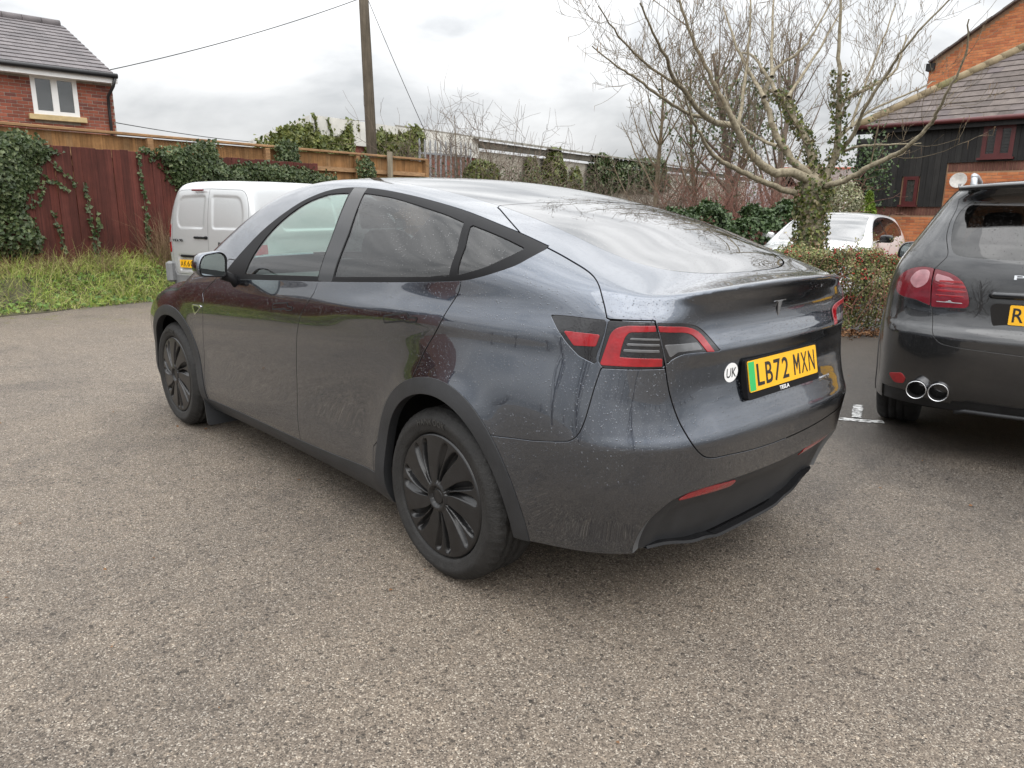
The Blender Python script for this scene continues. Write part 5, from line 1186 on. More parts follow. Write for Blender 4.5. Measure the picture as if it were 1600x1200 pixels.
me = MB().tube([(-.2, -.34, EZ-.02), (HW+.04, -.34, EZ-.02)], .06, 10).mesh('gutter'); me.transform(HM); me.materials.append(BLACKPIPE); link(bpy.data.objects.new('gutter', me), house)
me = MB().tube([(HW-.02, -.34, EZ-.06), (HW-.06, -.30, EZ-.25), (HW-.14, -.09, EZ-.48), (HW-.14, -.07, EZ-.8), (HW-.14, -.07, .1)], .036, 10).mesh('downpipe'); me.transform(HM); me.materials.append(BLACKPIPE); link(bpy.data.objects.new('downpipe', me), house)

# ================================================================== right hand building
BL = sight(1366, 201, 21.0); BR = sight(1600, 183, 18.4); BZ = (BL.z+BR.z)/2
BL.z = BR.z = 0; bux = (BR-BL).normalized(); BM_ = wall_frame(BL, bux); BW = (BR-BL).length+3.0; bback = Vector((0, 0, 1)).cross(bux)
def bloc(u, v, off=0.0):
    d = _F+_R2*((u-800)/CAM_F)-_U2*((v-600)/CAM_F); nrm = Vector((-bux.y, bux.x, 0)); t = (BL+bback*off-_cp).dot(nrm)/d.dot(nrm); p = _cp+d*t; return (p-BL).dot(bux), p.z
bld = thing('clad_brick_building', 'orange brick building with black timber cladding and brown tiled roof', 'building')
zc = bloc(1420, 323)[1]; xs_, zs_ = bloc(1482, 260); zc2 = bloc(1560, 252)[1]
lw = (*[bloc(1411, 300)[0], bloc(1434, 300)[0]], bloc(1420, 320)[1], bloc(1420, 276)[1]); uw = (bloc(1536, 220)[0], bloc(1586, 220)[0], bloc(1560, 246)[1], bloc(1560, 195)[1])
mb = MB(); wall_with_holes(mb, BW, 0, BZ, [lw, uw]); me = mb.mesh('wall'); me.transform(BM_); me.materials.append(MORTAR_O); link(bpy.data.objects.new('wall', me), bld)
SC = .065
# soldier courses under the cladding, then running bond
def soldier(x0, x1, z, h=.215):
    c = []; x = x0+.0375
    while x < x1-.03: c.append((x, z+h/2, .065)); x += .075
    return c
c1 = brick_run(BW, 0, zc-.22, [], limit=lambda x, z: z > .2); c2 = brick_run(BW-xs_, zc-.0, zc2-.22, [], limit=lambda x, z: True)
cells = c1+[(x+xs_, z, l) for x, z, l in c2]
cells += [(x, z, l) for x, z, l in brick_run(BW, zc-.22, zc, [], limit=lambda x, z: x > xs_)]
lay_bricks(bld, BM_, cells, BRICK_ORANGE, cap=300, seen=lambda u, v, p: not (1378 < u < 1600 and v > 345+max(0, 0)) and v < 400)
so_c = soldier(0, xs_, zc-.22)+soldier(xs_, BW, zc2-.22)
sm = brick_mesh(.065, .207, .05, BRICK_BROWN, 'soldier_brick'); pieces(bld, 'soldier_brick', [sm], [(BM_ @ Matrix.Translation((x, -.012+.025, z)), 0) for x, z, l in so_c], 200)
# vertical boards
xf = []; cb = []
bw_ = .145
x = 0.0
while x < BW:
    lo = zc if x+bw_ < xs_+.02 else zc2
    segs = [(lo, BZ-.04)]
    for h in (lw, uw):
        if h[0]-.02 < x+bw_/2 < h[1]+.02:
            ns = []
            for a, b in segs:
                if a < h[2]: ns.append((a, h[2]))
                if b > h[3]: ns.append((h[3], b))
            segs = ns
    for a, b in segs:
        if b-a > .05: xf.append((BM_ @ Matrix.Translation((x+bw_/2, -.030-random.uniform(0, .006), a)) @ Matrix.Diagonal((1, 1, (b-a), 1)), 0))
    x += bw_+.006
me = MB().box((0, 0, .5), (bw_, .03, 1.0)).mesh('cladding_board'); me.materials.append(WOOD_BLACK); pieces(bld, 'cladding_board', [me], xf, 250)
DG = car_glass('green_pane', (0.10, 0.20, 0.17), film=0.3)
W1 = sash(bld, BM_ @ Matrix.Translation((0, -.05, 0)), *lw[:2], lw[2], lw[3], MAROON, 1, .05, pane=DG); W2 = sash(bld, BM_ @ Matrix.Translation((0, -.05, 0)), *uw[:2], uw[2], uw[3], MAROON, 2, .06)
for h in (lw, uw): me = MB().box(((h[0]+h[1])/2, -.09, h[2]-.025), (h[1]-h[0]+.1, .1, .05)).mesh('window_sill'); me.transform(BM_); me.materials.append(MAROON); link(bpy.data.objects.new('window_sill', me), bld)
me = MB().box((BW/2-.1, -.20, BZ-.06), (BW+.6, .05, .20)).mesh('fascia'); me.transform(BM_); me.materials.append(WOOD_BLACK); link(bpy.data.objects.new('fascia', me), bld)
me = MB().tube([(-.4, -.28, BZ+.01), (BW, -.28, BZ+.01)], .06, 10).mesh('gutter'); me.transform(BM_); me.materials.append(MAROON); link(bpy.data.objects.new('gutter', me), bld)
# side wall and body of the building
D2 = 8.0; bk = MB(); P0 = BL; P1 = BL+bback*D2; bk.add([P0, P0+Vector((0, 0, BZ)), P1+Vector((0, 0, BZ)), P1], [(0, 1, 2, 3)]); bk.build('side_wall', WOOD_BLACK, bld)
# roof slope: the verge climbs to the right in the picture
ridge = sight(1600, 58, 20.3); vx, vz = 0, 0
RUN = 5.2; RISE = 3.35
O = BL-bux*.35-bback*.28+Vector((0, 0, BZ+.0)); upv = bback*RUN+Vector((0, 0, RISE+.0)); SLn = upv.length
skew = 4.55/SLn    # hip on the near end: the tiles stop along a rising diagonal
tile_roof(bld, O, bux, upv, BW+.3, SLn, TILE_BROWN, gauge=.31, tw=.33, cap=300, limit=lambda x, y: x > y*skew)
hp = MB(); un = upv.normalized()
k = 0
while k*.36 < SLn:
    y = k*.36; p = O+un*y+bux*(y*skew)+Vector((0, 0, .05)); q = O+un*(y+.42)+bux*((y+.42)*skew)+Vector((0, 0, .045))
    MB().tube([p, q], .115, 8).build('hip_tile', piece_mat('mossy_tile', [(0.20, 0.16, 0.09), (0.24, 0.19, 0.12), (0.15, 0.14, 0.06)], stain=.5) if k == 0 else MATS['mossy_tile'], bld); k += 1
rs = MB(); c0 = O; c1_ = O+un*SLn+bux*SLn*skew; rs.add([O, c1_, BL+bback*(2*RUN)-bux*.35+Vector((0, 0, BZ))], [(0, 1, 2)]); rs.build('hip_slope', TILE_BROWN, bld)
# tall gable behind
gab = thing('tall_brick_gable', 'tall orange brick gable rising behind the tiled roof', 'building')
Ga = sight(1452, 108, 25.2); GM_ = wall_frame((Ga.x, Ga.y, 0), bux); GW = 9.5
def gloc(u, v):
    d = _F+_R2*((u-800)/CAM_F)-_U2*((v-600)/CAM_F); nrm = Vector((-bux.y, bux.x, 0)); t = (Vector((Ga.x, Ga.y, 0))-_cp).dot(nrm)/d.dot(nrm); p = _cp+d*t; return (p-Vector((Ga.x, Ga.y, 0))).dot(bux), p.z
g0 = gloc(1455, 100); g1 = gloc(1600, -2); gs = (g1[1]-g0[1])/(g1[0]-g0[0])
mb = MB().prism([(0, 0), (GW, 0), (GW, g0[1]+gs*GW), (0, g0[1])], (0, 0, 0), (1, 0, 0), (0, 0, 1), -.12); me = mb.mesh('wall'); me.transform(GM_); me.materials.append(MORTAR_O); link(bpy.data.objects.new('wall', me), gab)
cells = brick_run(GW, 3.0, g0[1]+gs*GW, [], limit=lambda x, z: z < g0[1]+gs*x-.12)
lay_bricks(gab, GM_, cells, BRICK_ORANGE, cap=300, seen=lambda u, v, p: v < 220 and u > 1450)
k = 0
while k*.32 < GW*1.25:
    x = k*.32/math.sqrt(1+gs*gs); c = Vector((x+.15, -.03, g0[1]+gs*(x+.15)+.03)); rot = Matrix.Rotation(-math.atan(gs), 3, 'Y')
    me = MB().box((0, 0, 0), (.34, .30, .05), rot=rot).mesh('verge_tile'); me.transform(GM_ @ Matrix.Translation(c+Vector((0, 0, .012*(k % 2))))); me.materials.append(TILE_BROWN); link(bpy.data.objects.new('verge_tile', me), gab); k += 1
me = MB().box((0.05, .3, g0[1]-.1), (.25, .8, .22)).mesh('eave_box'); me.transform(GM_); me.materials.append(WOOD_BLACK); link(bpy.data.objects.new('eave_box', me), gab)
me = MB().box((GW/2, 3, g0[1]/2), (GW, 5.6, g0[1])).mesh('body_of_house'); me.transform(GM_); me.materials.append(BRICK_ORANGE); link(bpy.data.objects.new('body_of_house', me), gab)
# satellite dish
dx, dz = bloc(1503, 283); dish = thing('satellite_dish', 'pale satellite dish on the orange brick wall', 'dish')
dm = MB(); pr = [(.001, .0), (.10, .012), (.19, .045), (.20, .052), (.19, .05), (.10, .018), (.001, .006)]; dm.lathe(pr, (0, 0, 0), (0, -1, .25), 28); me = dm.mesh('reflector'); me.transform(BM_ @ Matrix.Translation((dx, -.22, dz)) @ Matrix.Diagonal((1.0, 1, .95, 1))); me.materials.append(plain('dish_grey', (0.50, 0.48, 0.45), 0.6, var=.2, scale=14)); link(bpy.data.objects.new('reflector', me), dish)
me = MB().tube([(dx, -.02, dz-.02), (dx, -.20, dz-.02)], .02, 8).mesh('bracket'); me.transform(BM_); me.materials.append(GALV); link(bpy.data.objects.new('bracket', me), dish)
me = MB().tube([(dx, -.2, dz-.18), (dx+.12, -.50, dz-.14)], .010, 6).box((dx+.13, -.51, dz-.12), (.05, .06, .06)).mesh('receiver_arm'); me.transform(BM_); me.materials.append(GALV); link(bpy.data.objects.new('receiver_arm', me), dish)

# ================================================================== long shed with ivy, behind the brown fence
SA = sight(487, 180, 28.0); SB = sight(1061, 258, 58.0); SZ = SA.z; SA.z = 0; SB.z = 0; sux = (SB-SA).normalized(); SW = (SB-SA).length+18; SM = wall_frame(SA, sux); sback = Vector((0, 0, 1)).cross(sux)
shed = thing('long_shed', 'long rendered industrial shed with pale fascia, overgrown with ivy', 'shed')
me = MB().prism([(0, 0), (10, 0), (10, SZ-.9), (0, SZ-.9)], (0, 0, 0), (1, 0, 0), (0, 0, 1), -.2).mesh('brick_wall'); me.transform(SM); me.materials.append(plain('shed_brick', (0.23, 0.085, 0.06), 0.9, var=.3, scale=9)); link(bpy.data.objects.new('brick_wall', me), shed)
me = MB().prism([(10, 0), (SW, 0), (SW, SZ-.55), (10, SZ-.55)], (0, .06, 0), (1, 0, 0), (0, 0, 1), -.2).mesh('rendered_wall'); me.transform(SM); me.materials.append(RENDER); link(bpy.data.objects.new('rendered_wall', me), shed)
me = MB().box((5, -.08, SZ-.45), (10.1, .12, .9)).mesh('fascia'); me.transform(SM); me.materials.append(FASCIA); link(bpy.data.objects.new('fascia', me), shed)
me = MB().box((SW/2+5, -.12, SZ-.28), (SW-10, .22, .30)).mesh('gutter'); me.transform(SM); me.materials.append(plain('old_gutter', (0.13, 0.12, 0.095), .8, var=.4, scale=1.0)); link(bpy.data.objects.new('gutter', me), shed)
k = 10.0
me0 = MB().box((0, 2.4, .06), (.9, 5.2, .035)).box((-.36, 2.4, .10), (.10, 5.2, .05)).mesh('roof_sheet'); me0.materials.append(plain('old_roof_sheet', (0.24, 0.23, 0.20), 0.8, var=.3, scale=2))
while k < SW:
    o = bpy.data.objects.new('roof_sheet', me0); o.matrix_local = SM @ Matrix.Translation((k, -.25, SZ-.10)) @ Matrix.Rotation(R(9), 4, 'X'); COL.objects.link(o); o.parent = shed; k += .92
# gable return on the left end, slopes down
ge = sight(384, 224, 36.0); GZ = ge.z; ge.z = 0
sg = MB(); sg.add([SA, SA+Vector((0, 0, SZ-.9)), ge+Vector((0, 0, GZ-.9)), ge], [(0, 1, 2, 3)]); sg.build('gable_wall', MATS['shed_brick'], shed)
sg = MB(); off = -sux*.1; sg.add([SA+off+Vector((0, 0, SZ-.9)), SA+off+Vector((0, 0, SZ)), ge+off+Vector((0, 0, GZ)), ge+off+Vector((0, 0, GZ-1.0))], [(0, 1, 2, 3)]); sg.build('gable_fascia', FASCIA, shed)
# ================================================================== palisade, pole, wires
pal = thing('palisade_fence', 'short run of pale galvanised palisade fence beside the brambles', 'fence')
p0 = sight(655, 216, 25.0); p1 = sight(735, 222, 26.5)
for i in range(11):
    q = p0.lerp(p1, i/10); zt = p0.z+.0
    me = MB().prism([(-.035, 0), (.035, 0), (.035, zt-.1), (.0, zt), (-.035, zt-.1)], (q.x, q.y, 0), ((p1-p0).normalized().x, (p1-p0).normalized().y, 0), (0, 0, 1), .02).build('pale', GALV, pal)
q = (p0+p1)/2; dd = (p1-p0).normalized()
for zz in (p0.z-.45, p0.z-1.7): MB().box((q.x-.03*dd.y, q.y, zz), ((p1-p0).length, .05, .06), math.atan2(dd.y, dd.x)).build('rail', GALV, pal)
pole = thing('utility_pole', 'tall brown timber utility pole behind the brown fence', 'pole')
b0 = sight(581, 235, 24.0); t0 = sight(565, -60, 24.0)
low_ = b0+(b0-t0).normalized()*b0.z*1.02; MB().tube([low_, b0.lerp(t0, .3), b0.lerp(t0, .65), t0], [.17, .16, .15, .14], 14).build('shaft', WOOD_POLE, pole)
MB().box(t0-Vector((0, 0, .1)), (.12, 1.1, .10)).build('crossarm', WOOD_POLE, pole)
WIRE = plain('black_cable', (0.02, 0.02, 0.02), 0.5)
def cable(name, label, a, b, sag, r=.012):
    pts = [a.lerp(b, i/16)-Vector((0, 0, sag*4*(i/16)*(1-i/16))) for i in range(17)]; tag(MB().tube(pts, r, 5).build(name, WIRE), label, 'cable')
cable('overhead_cable', 'thin overhead cable from the house eaves up to the utility pole', sight(168, 110, 19.3), sight(562, -2, 24.0), .12)
cable('low_cable', 'low cable running from the house wall towards the shed gable', sight(172, 190, 19.6), sight(395, 222, 28.5), .05)
cable('stay_cable', 'thin stay cable slanting down from the pole to the brambles', sight(572, -8, 24.0), sight(664, 205, 24.4), .05, .010)
# ================================================================== ivy on the fences
def plane_hit(u, v, o, nrm):
    d = _F+_R2*((u-800)/CAM_F)-_U2*((v-600)/CAM_F); return _cp+d*((o-_cp).dot(nrm)/d.dot(nrm))
FO = fpt(0, 0, 0); FNv = Vector((FN.x, FN.y, 0))
def floc(u, v, off=0.0):
    p = plane_hit(u, v, FO+FNv*off, FNv); return ((p-FO).dot(Vector((FD.x, FD.y, 0))), p.z)
def in_poly(poly, n, rng=RNG, soft=0.0):
    P = np.array(poly); lo = P.min(0)-soft; hi = P.max(0)+soft; out = []
    while sum(len(o) for o in out) < n:
        q = rng.uniform(lo, hi, (n*2, 2)); d = poly_sdf(poly, q[:, 0], q[:, 1])+rng.normal(0, max(soft, 1e-6), len(q)); out.append(q[d > 0])
    return np.concatenate(out)[:n]
def ivy_patch(name, label, polys_px, n, size, mat=IVY, o=FO, ax=Vector((FD.x, FD.y, 0)), nrm=FNv, off=0.02, thick=.16, soft=.05, tendrils=(), cat='ivy', jit=.55, stems=True):
    t = thing(name, label, cat)
    P = []
    for poly, frac in polys_px:
        pl = [((lambda p: ((p-o).dot(ax), p.z))(plane_hit(u, v, o+nrm*off, nrm))) for u, v in poly]
        q = in_poly(pl, int(n*frac), RNG, soft); d = np.clip(poly_sdf(pl, q[:, 0], q[:, 1])/.35, 0, 1); h = off+thick*np.sqrt(d)*RNG.uniform(.35, 1.0, len(q))*(.75+.35*np.sin(q[:, 0]*5+1.3*np.sin(q[:, 1]*4)))
        P.append(np.array(o)+np.outer(q[:, 0], np.array(ax))+np.outer(h, np.array(nrm))+np.column_stack([0*q[:, 0], 0*q[:, 0], q[:, 1]-o.z]))
    tb = Tubes()
    for line in tendrils:
        pts = np.array([plane_hit(u, v, o+nrm*(off+.01), nrm)[:] for u, v in line]); tb.add(pts, .007, .003, 4)
        for a, b in zip(pts[:-1], pts[1:]):
            m = max(2, int(np.linalg.norm(b-a)*55)); w_ = RNG.uniform(0, 1, (m, 1)); P.append(a*(1-w_)+b*w_+RNG.normal(0, .018, (m, 3))+np.array(nrm)*.015)
    P = np.concatenate(P); leaves_mesh('leaves', P, np.tile(np.array(nrm)*1.0+np.array([0, 0, .45]), (len(P), 1)), size, mat, t, lobes=True, jit=jit)
    if tb.n: tb.build('stems', TWIG_DARK, t)
    return t
ivy_patch('ivy', 'dark green ivy spilling over the left stretch of the red fence', [([(-60, 215), (30, 208), (62, 222), (75, 240), (58, 262), (60, 285), (40, 300), (32, 330), (-60, 345)], .78), ([(-60, 330), (30, 322), (48, 345), (66, 372), (60, 395), (40, 400), (-60, 400)], .22)], 5200, .062, thick=.30,
          tendrils=[[(55, 265), (75, 280), (95, 290), (106, 300)], [(66, 242), (90, 262), (105, 275), (118, 290)], [(70, 285), (64, 305), (60, 322)], [(45, 290), (50, 310), (50, 325)], [(82, 330), (92, 360), (102, 395)], [(130, 285), (138, 320), (145, 365), (150, 405)], [(152, 330), (154, 370), (152, 410)], [(215, 240), (222, 290), (228, 330), (230, 400)], [(228, 335), (232, 370), (234, 405)], [(70, 230), (95, 240), (75, 236)]])
ivy_patch('ivy', 'thick ivy hanging over both fences behind the silver van', [([(232, 240), (268, 233), (300, 226), (335, 222), (340, 250), (352, 262), (400, 258), (450, 262), (500, 272), (525, 280), (515, 296), (450, 292), (330, 292), (285, 300), (262, 275), (254, 250)], 1.0)], 5200, .062, off=.02, thick=.26, tendrils=[[(215, 236), (225, 234), (240, 240)]])
ivy_patch('ivy', 'narrow ivy column climbing over the brown fence capping by the van roof', [([(432, 230), (448, 222), (464, 226), (468, 262), (430, 262)], 1.0)], 620, .062, off=-.30, thick=.14)
ivy_patch('ivy', 'small ivy column on the brown fence beside the last red board', [([(560, 252), (572, 246), (582, 254), (588, 282), (560, 284)], 1.0)], 520, .06, off=-.30, thick=.14)
# dry stalks against the fence
def stalks(name, label, px, n, L, mat=DEADSTEM, spread=.35):
    P = []
    for (u0, u1) in px:
        a = floc(u0, 405)[0]; b = floc(u1, 405)[0]; s_ = RNG.uniform(a, b, n//len(px)); t_ = RNG.uniform(.03, .45, len(s_)); P.append(np.array([FO.x, FO.y, .42])+np.outer(s_, [FD.x, FD.y, 0])+np.outer(t_, [FN.x, FN.y, 0]))
    P = np.concatenate(P); D_ = np.column_stack([RNG.normal(0, spread, len(P)), RNG.normal(0, spread, len(P)), np.ones(len(P))])
    tag(strips_mesh(name, P, D_, RNG.uniform(.4, 1.0, len(P))*L, RNG.uniform(.005, .010, len(P)), mat, None, .35, 4), label, 'stalks', kind='stuff')
stalks('dry_stalks', 'tangle of dry brown stalks between the red fence and the van', [(228, 268)], 420, 1.25)
stalks('dry_stalks', 'pale dry stems in the undergrowth below the fence ivy', [(-30, 70), (60, 110), (135, 165)], 420, .62, spread=.6)
# ================================================================== growth on and before the shed
SN = -Vector(sback); SO = Vector((SA.x, SA.y, 0))
ivy_patch('ivy', 'yellow-green ivy mass covering the brick end of the long shed', [([(405, 228), (425, 214), (455, 200), (468, 202), (480, 196), (500, 212), (528, 214), (545, 192), (552, 240), (552, 262), (390, 262)], .55), ([(575, 218), (590, 205), (620, 212), (650, 200), (662, 210), (660, 262), (572, 262)], .45)], 8000, .17, IVY_YEL, SO, Vector(sux), SN, .1, .35, .12,
          tendrils=[[(520, 215), (514, 200), (510, 186)], [(500, 215), (493, 200), (490, 180)], [(560, 205), (558, 190)], [(600, 215), (594, 200)], [(625, 215), (622, 205)]])
def shed_col(u0, u1, v0, v1, n, mat, label):
    ivy_patch('ivy', label, [([(u0+2, v0), (u1-4, v0-3), (u1, (v0+v1)/2), (u1+3, v1), (u0-3, v1), (u0, (v0+v1)/2)], 1.0)], n, .24, mat, SO, Vector(sux), SN, .15, .5, .12)
shed_col(822, 838, 252, 292, 650, IVY_YEL, 'pale ivy strand on the rendered shed wall beside the brambles')
shed_col(850, 878, 238, 296, 1500, IVY_YEL, 'bright yellow-green ivy pillar reaching the gutter of the shed')
shed_col(892, 906, 268, 296, 450, IVY_YEL, 'short yellow ivy tuft low on the rendered shed wall')
shed_col(920, 952, 246, 300, 1500, IVY, 'dark ivy curtain hanging from the shed gutter')
shed_col(958, 1040, 252, 300, 2600, IVY, 'wide dark ivy sheet on the far end of the shed')
def thicket(name, label, px, Dr, n, H, tw=TWIG_DARK, rad=.010, leaf=None, nl=0, lsize=.1, z0=0.0, cat='thicket', dens=3.0):
    """mass of bare crossing shoots rising from the ground"""
    t = thing(name, label, cat); tb = Tubes(); keep = []
    for i in range(n):
        u = RNG.uniform(*px); D = RNG.uniform(*Dr); p = sight(u, 330, D); h = H(u)*RNG.uniform(.55, 1.05)
        ln = wander((p.x, p.y, z0), (RNG.normal(0, .5), RNG.normal(0, .5), 1), h, 6, RNG, -.15, .22); tb.add(ln, rad*RNG.uniform(.7, 1.5), rad*.4, 4); keep.append(ln)
        branchlets(tb, ln, rad, RNG, 1, dens/h*1.4, h*.42, .25, .9, 3, .25, .2, keep, rad*.4)
    tb.build('shoots', tw, t)
    if leaf:
        A = np.concatenate([l[1:] for l in keep]); A = A[A[:, 2] < np.percentile(A[:, 2], 82)]; q = A[RNG.integers(0, len(A), nl)]+RNG.normal(0, .12, (nl, 3)); leaves_mesh('leaves', q, np.tile([-.6, .6, .5], (nl, 1)), lsize, leaf, t, jit=.8)
    return t
def hz(v): return lambda u, D: sight(u, v, D).z
thicket('bramble_thicket', 'brown bramble thicket rising behind the palisade fence', (686, 835), (23, 27), 300, lambda u: 4.9-.004*abs(u-740)-max(0, (u-770))*.020, TWIG_DARK, .013, IVY, 3400, .075)
thicket('scrub_thicket', 'grey-brown bare scrub crossing the far wall of the shed', (930, 1130), (18, 26), 420, lambda u: 2.5+.0032*(u-930), TWIG_DARK, .011, None)
thicket('dogwood_thicket', 'reddish bare stemmed thicket behind the dark hedge', (1090, 1262), (16, 20), 480, lambda u: 2.7, TWIG_RED, .009, None)
bsh = sight(752, 275, 24.0); n = 1400; P = RNG.normal(0, 1, (n, 3)); P /= np.linalg.norm(P, axis=1, keepdims=True); Nn = P.copy(); P = P*RNG.uniform(.75, 1.0, (n, 1))*np.array([.6, .6, .55])+np.array([bsh.x, bsh.y, bsh.z-.05])
eb = thing('evergreen_bush', 'rounded bright evergreen bush at the end of the brown fence', 'bush'); leaves_mesh('leaves', P, Nn, .12, IVY_YEL, eb); tb = Tubes(); tb.add([(bsh.x, bsh.y, 0), (bsh.x, bsh.y, bsh.z-.5)], .05, .03); tb.build('stem', TWIG_DARK, eb)
# dark clipped hedge
lh = thing('laurel_hedge', 'dark green leafy hedge behind the berry hedge', 'hedge')
n = 11000; a = sight(1035, 390, 13.6); b = sight(1262, 390, 14.6); ax = Vector((b.x-a.x, b.y-a.y, 0)); Lh = ax.length; ax.normalize(); nn = Vector((-ax.y, ax.x, 0)); nn = nn if nn.dot(_cp-a) > 0 else -nn
s_ = RNG.uniform(0, Lh, n); th = RNG.uniform(-.15, PI*.62, n); bump = 1+.14*np.sin(s_*3.1)+.10*np.sin(s_*7.3+1)+.06*np.sin(s_*15+th*3)
hh = 1.42*bump*(.80+.2*np.sin(s_/Lh*PI)); yy = np.cos(th)*.55*bump; zz = np.where(th < .55, hh*.5+hh*.5*(th/.55)*.6+RNG.uniform(-.5, .1, n)*hh*.8, hh*(.62+.38*np.sin(th)))
zz = np.clip(zz, .03, None); P = np.array([a.x, a.y, 0])+np.outer(s_, np.array(ax))+np.outer(yy+RNG.normal(0, .05, n), np.array(nn)); P[:, 2] = zz+RNG.normal(0, .04, n)
Nn = np.outer(np.cos(th), np.array(nn))+np.outer(np.sin(th)+.2, [0, 0, 1]); leaves_mesh('leaves', P, Nn, .085, LAUREL, lh, jit=.6)
tb = Tubes()
for i in range(60): q = np.array([a.x, a.y, 0])+np.array(ax)*RNG.uniform(0, Lh)+np.array(nn)*RNG.normal(0, .15); tb.add(wander(q, (RNG.normal(0, .3), RNG.normal(0, .3), 1), 1.2, 5, RNG), .014, .005)
tb.build('stems', TWIG_DARK, lh)
# berry hedge in front of the tree
bh = thing('berry_hedge', 'low small-leaved hedge dotted with red berries at the edge of the tarmac', 'hedge')
a = sight(1205, 527, 9.0); a.z = 0; b = sight(1720, 527, 9.1); b.z = 0; ax = (b-a); Lh = ax.length; ax.normalize(); nn = Vector((-ax.y, ax.x, 0)); nn = nn if nn.dot(_cp-a) > 0 else -nn; DH = .95
def hedge_pts(n, depth=0.06):
    s_ = RNG.uniform(0, Lh, n); th = RNG.uniform(0, 1, n); H = .95+.06*np.sin(s_*2.3)+.05*np.sin(s_*6.1)+.03*np.sin(s_*17); bg = .06*np.sin(s_*4.1+th*6)+.05*np.sin(s_*9+th*11)
    front = th < .62; f = th/.62; y = np.where(front, DH/2+bg-.18*(f-.45)**2*2, DH/2-(th-.62)/.38*DH*.95); z = np.where(front, .05+f*(H-.10), H-.02+bg*.6-.08*((th-.62)/.38)**2)
    P = np.array(a)+np.outer(s_, np.array(ax))+np.outer(y-DH/2-RNG.exponential(depth, n)*front, np.array(nn)); P[:, 2] = z-RNG.exponential(depth, n)*(~front); P += RNG.normal(0, .022, (n, 3)); P[:, 2] = np.maximum(P[:, 2], .01)
    Nn = np.where(front[:, None], np.array(nn)+np.array([0, 0, .35]), np.array([0, 0, 1.])+np.array(nn)*.2); return P, Nn
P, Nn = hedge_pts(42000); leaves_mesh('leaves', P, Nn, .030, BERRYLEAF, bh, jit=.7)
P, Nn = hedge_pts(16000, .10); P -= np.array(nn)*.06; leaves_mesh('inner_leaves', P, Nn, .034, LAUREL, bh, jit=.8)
P, Nn = hedge_pts(4200, .012)
c = P[RNG.integers(0, len(P), 46)]; d = np.min(np.linalg.norm(P[:, None]-c[None], axis=2), axis=1); P = P[(d < .13) & (P[:, 2] > .3) | (RNG.uniform(0, 1, len(P)) < .06)]+np.array(nn)*.02
oc = np.array([(1, 0, 0), (-1, 0, 0), (0, 1, 0), (0, -1, 0), (0, 0, 1), (0, 0, -1)])*.0115; of = np.array([(0, 2, 4), (2, 1, 4), (1, 3, 4), (3, 0, 4), (2, 0, 5), (1, 2, 5), (3, 1, 5), (0, 3, 5)])
be = mesh_np('berries', (P[:, None]+oc[None]).reshape(-1, 3), (np.arange(len(P))[:, None, None]*6+of[None]).reshape(-1, 3), BERRY, bh, True); be['kind'] = 'stuff'
tb = Tubes(); sprig = []
for i in range(200):
    s0 = RNG.uniform(0, Lh); q = np.array(a)+np.array(ax)*s0+np.array(nn)*RNG.uniform(-.5, .42); tb.add(wander((q[0], q[1], RNG.uniform(0, .5)), (RNG.normal(0, .5), RNG.normal(0, .5), 1), RNG.uniform(.45, .85), 5, RNG, .1, .2), .005, .002, 4)
for i in range(60):
    s0 = RNG.uniform(0, Lh); q = np.array(a)+np.array(ax)*s0+np.array(nn)*RNG.uniform(-.5, .35); ln = wander((q[0], q[1], .85), (RNG.normal(0, .35), RNG.normal(0, .35), 1), RNG.uniform(.15, .42), 4, RNG, .1, .2); tb.add(ln, .003, .0015, 3); sprig.append(ln)
tb.build('twigs', TWIG_RED, bh); A = np.concatenate(sprig); q = A[RNG.integers(0, len(A), 900)]+RNG.normal(0, .02, (900, 3)); leaves_mesh('sprig_leaves', q, np.tile([-.5, .5, .6], (900, 1)), .028, BERRYLEAF, bh, jit=.8)
n = 2600; s_ = RNG.uniform(-.3, Lh, n); y = RNG.normal(.12, .16, n); P = np.array(a)+np.outer(s_, np.array(ax))+np.outer(y, np.array(nn)); P[:, 2] = .012+RNG.exponential(.015, n); tag(leaves_mesh('fallen_leaves', P, np.tile([0, 0, 1.], (n, 1)), .040, DEADLEAF, jit=.5), 'brown fallen leaves along the foot of the berry hedge', 'leaves', kind='stuff')

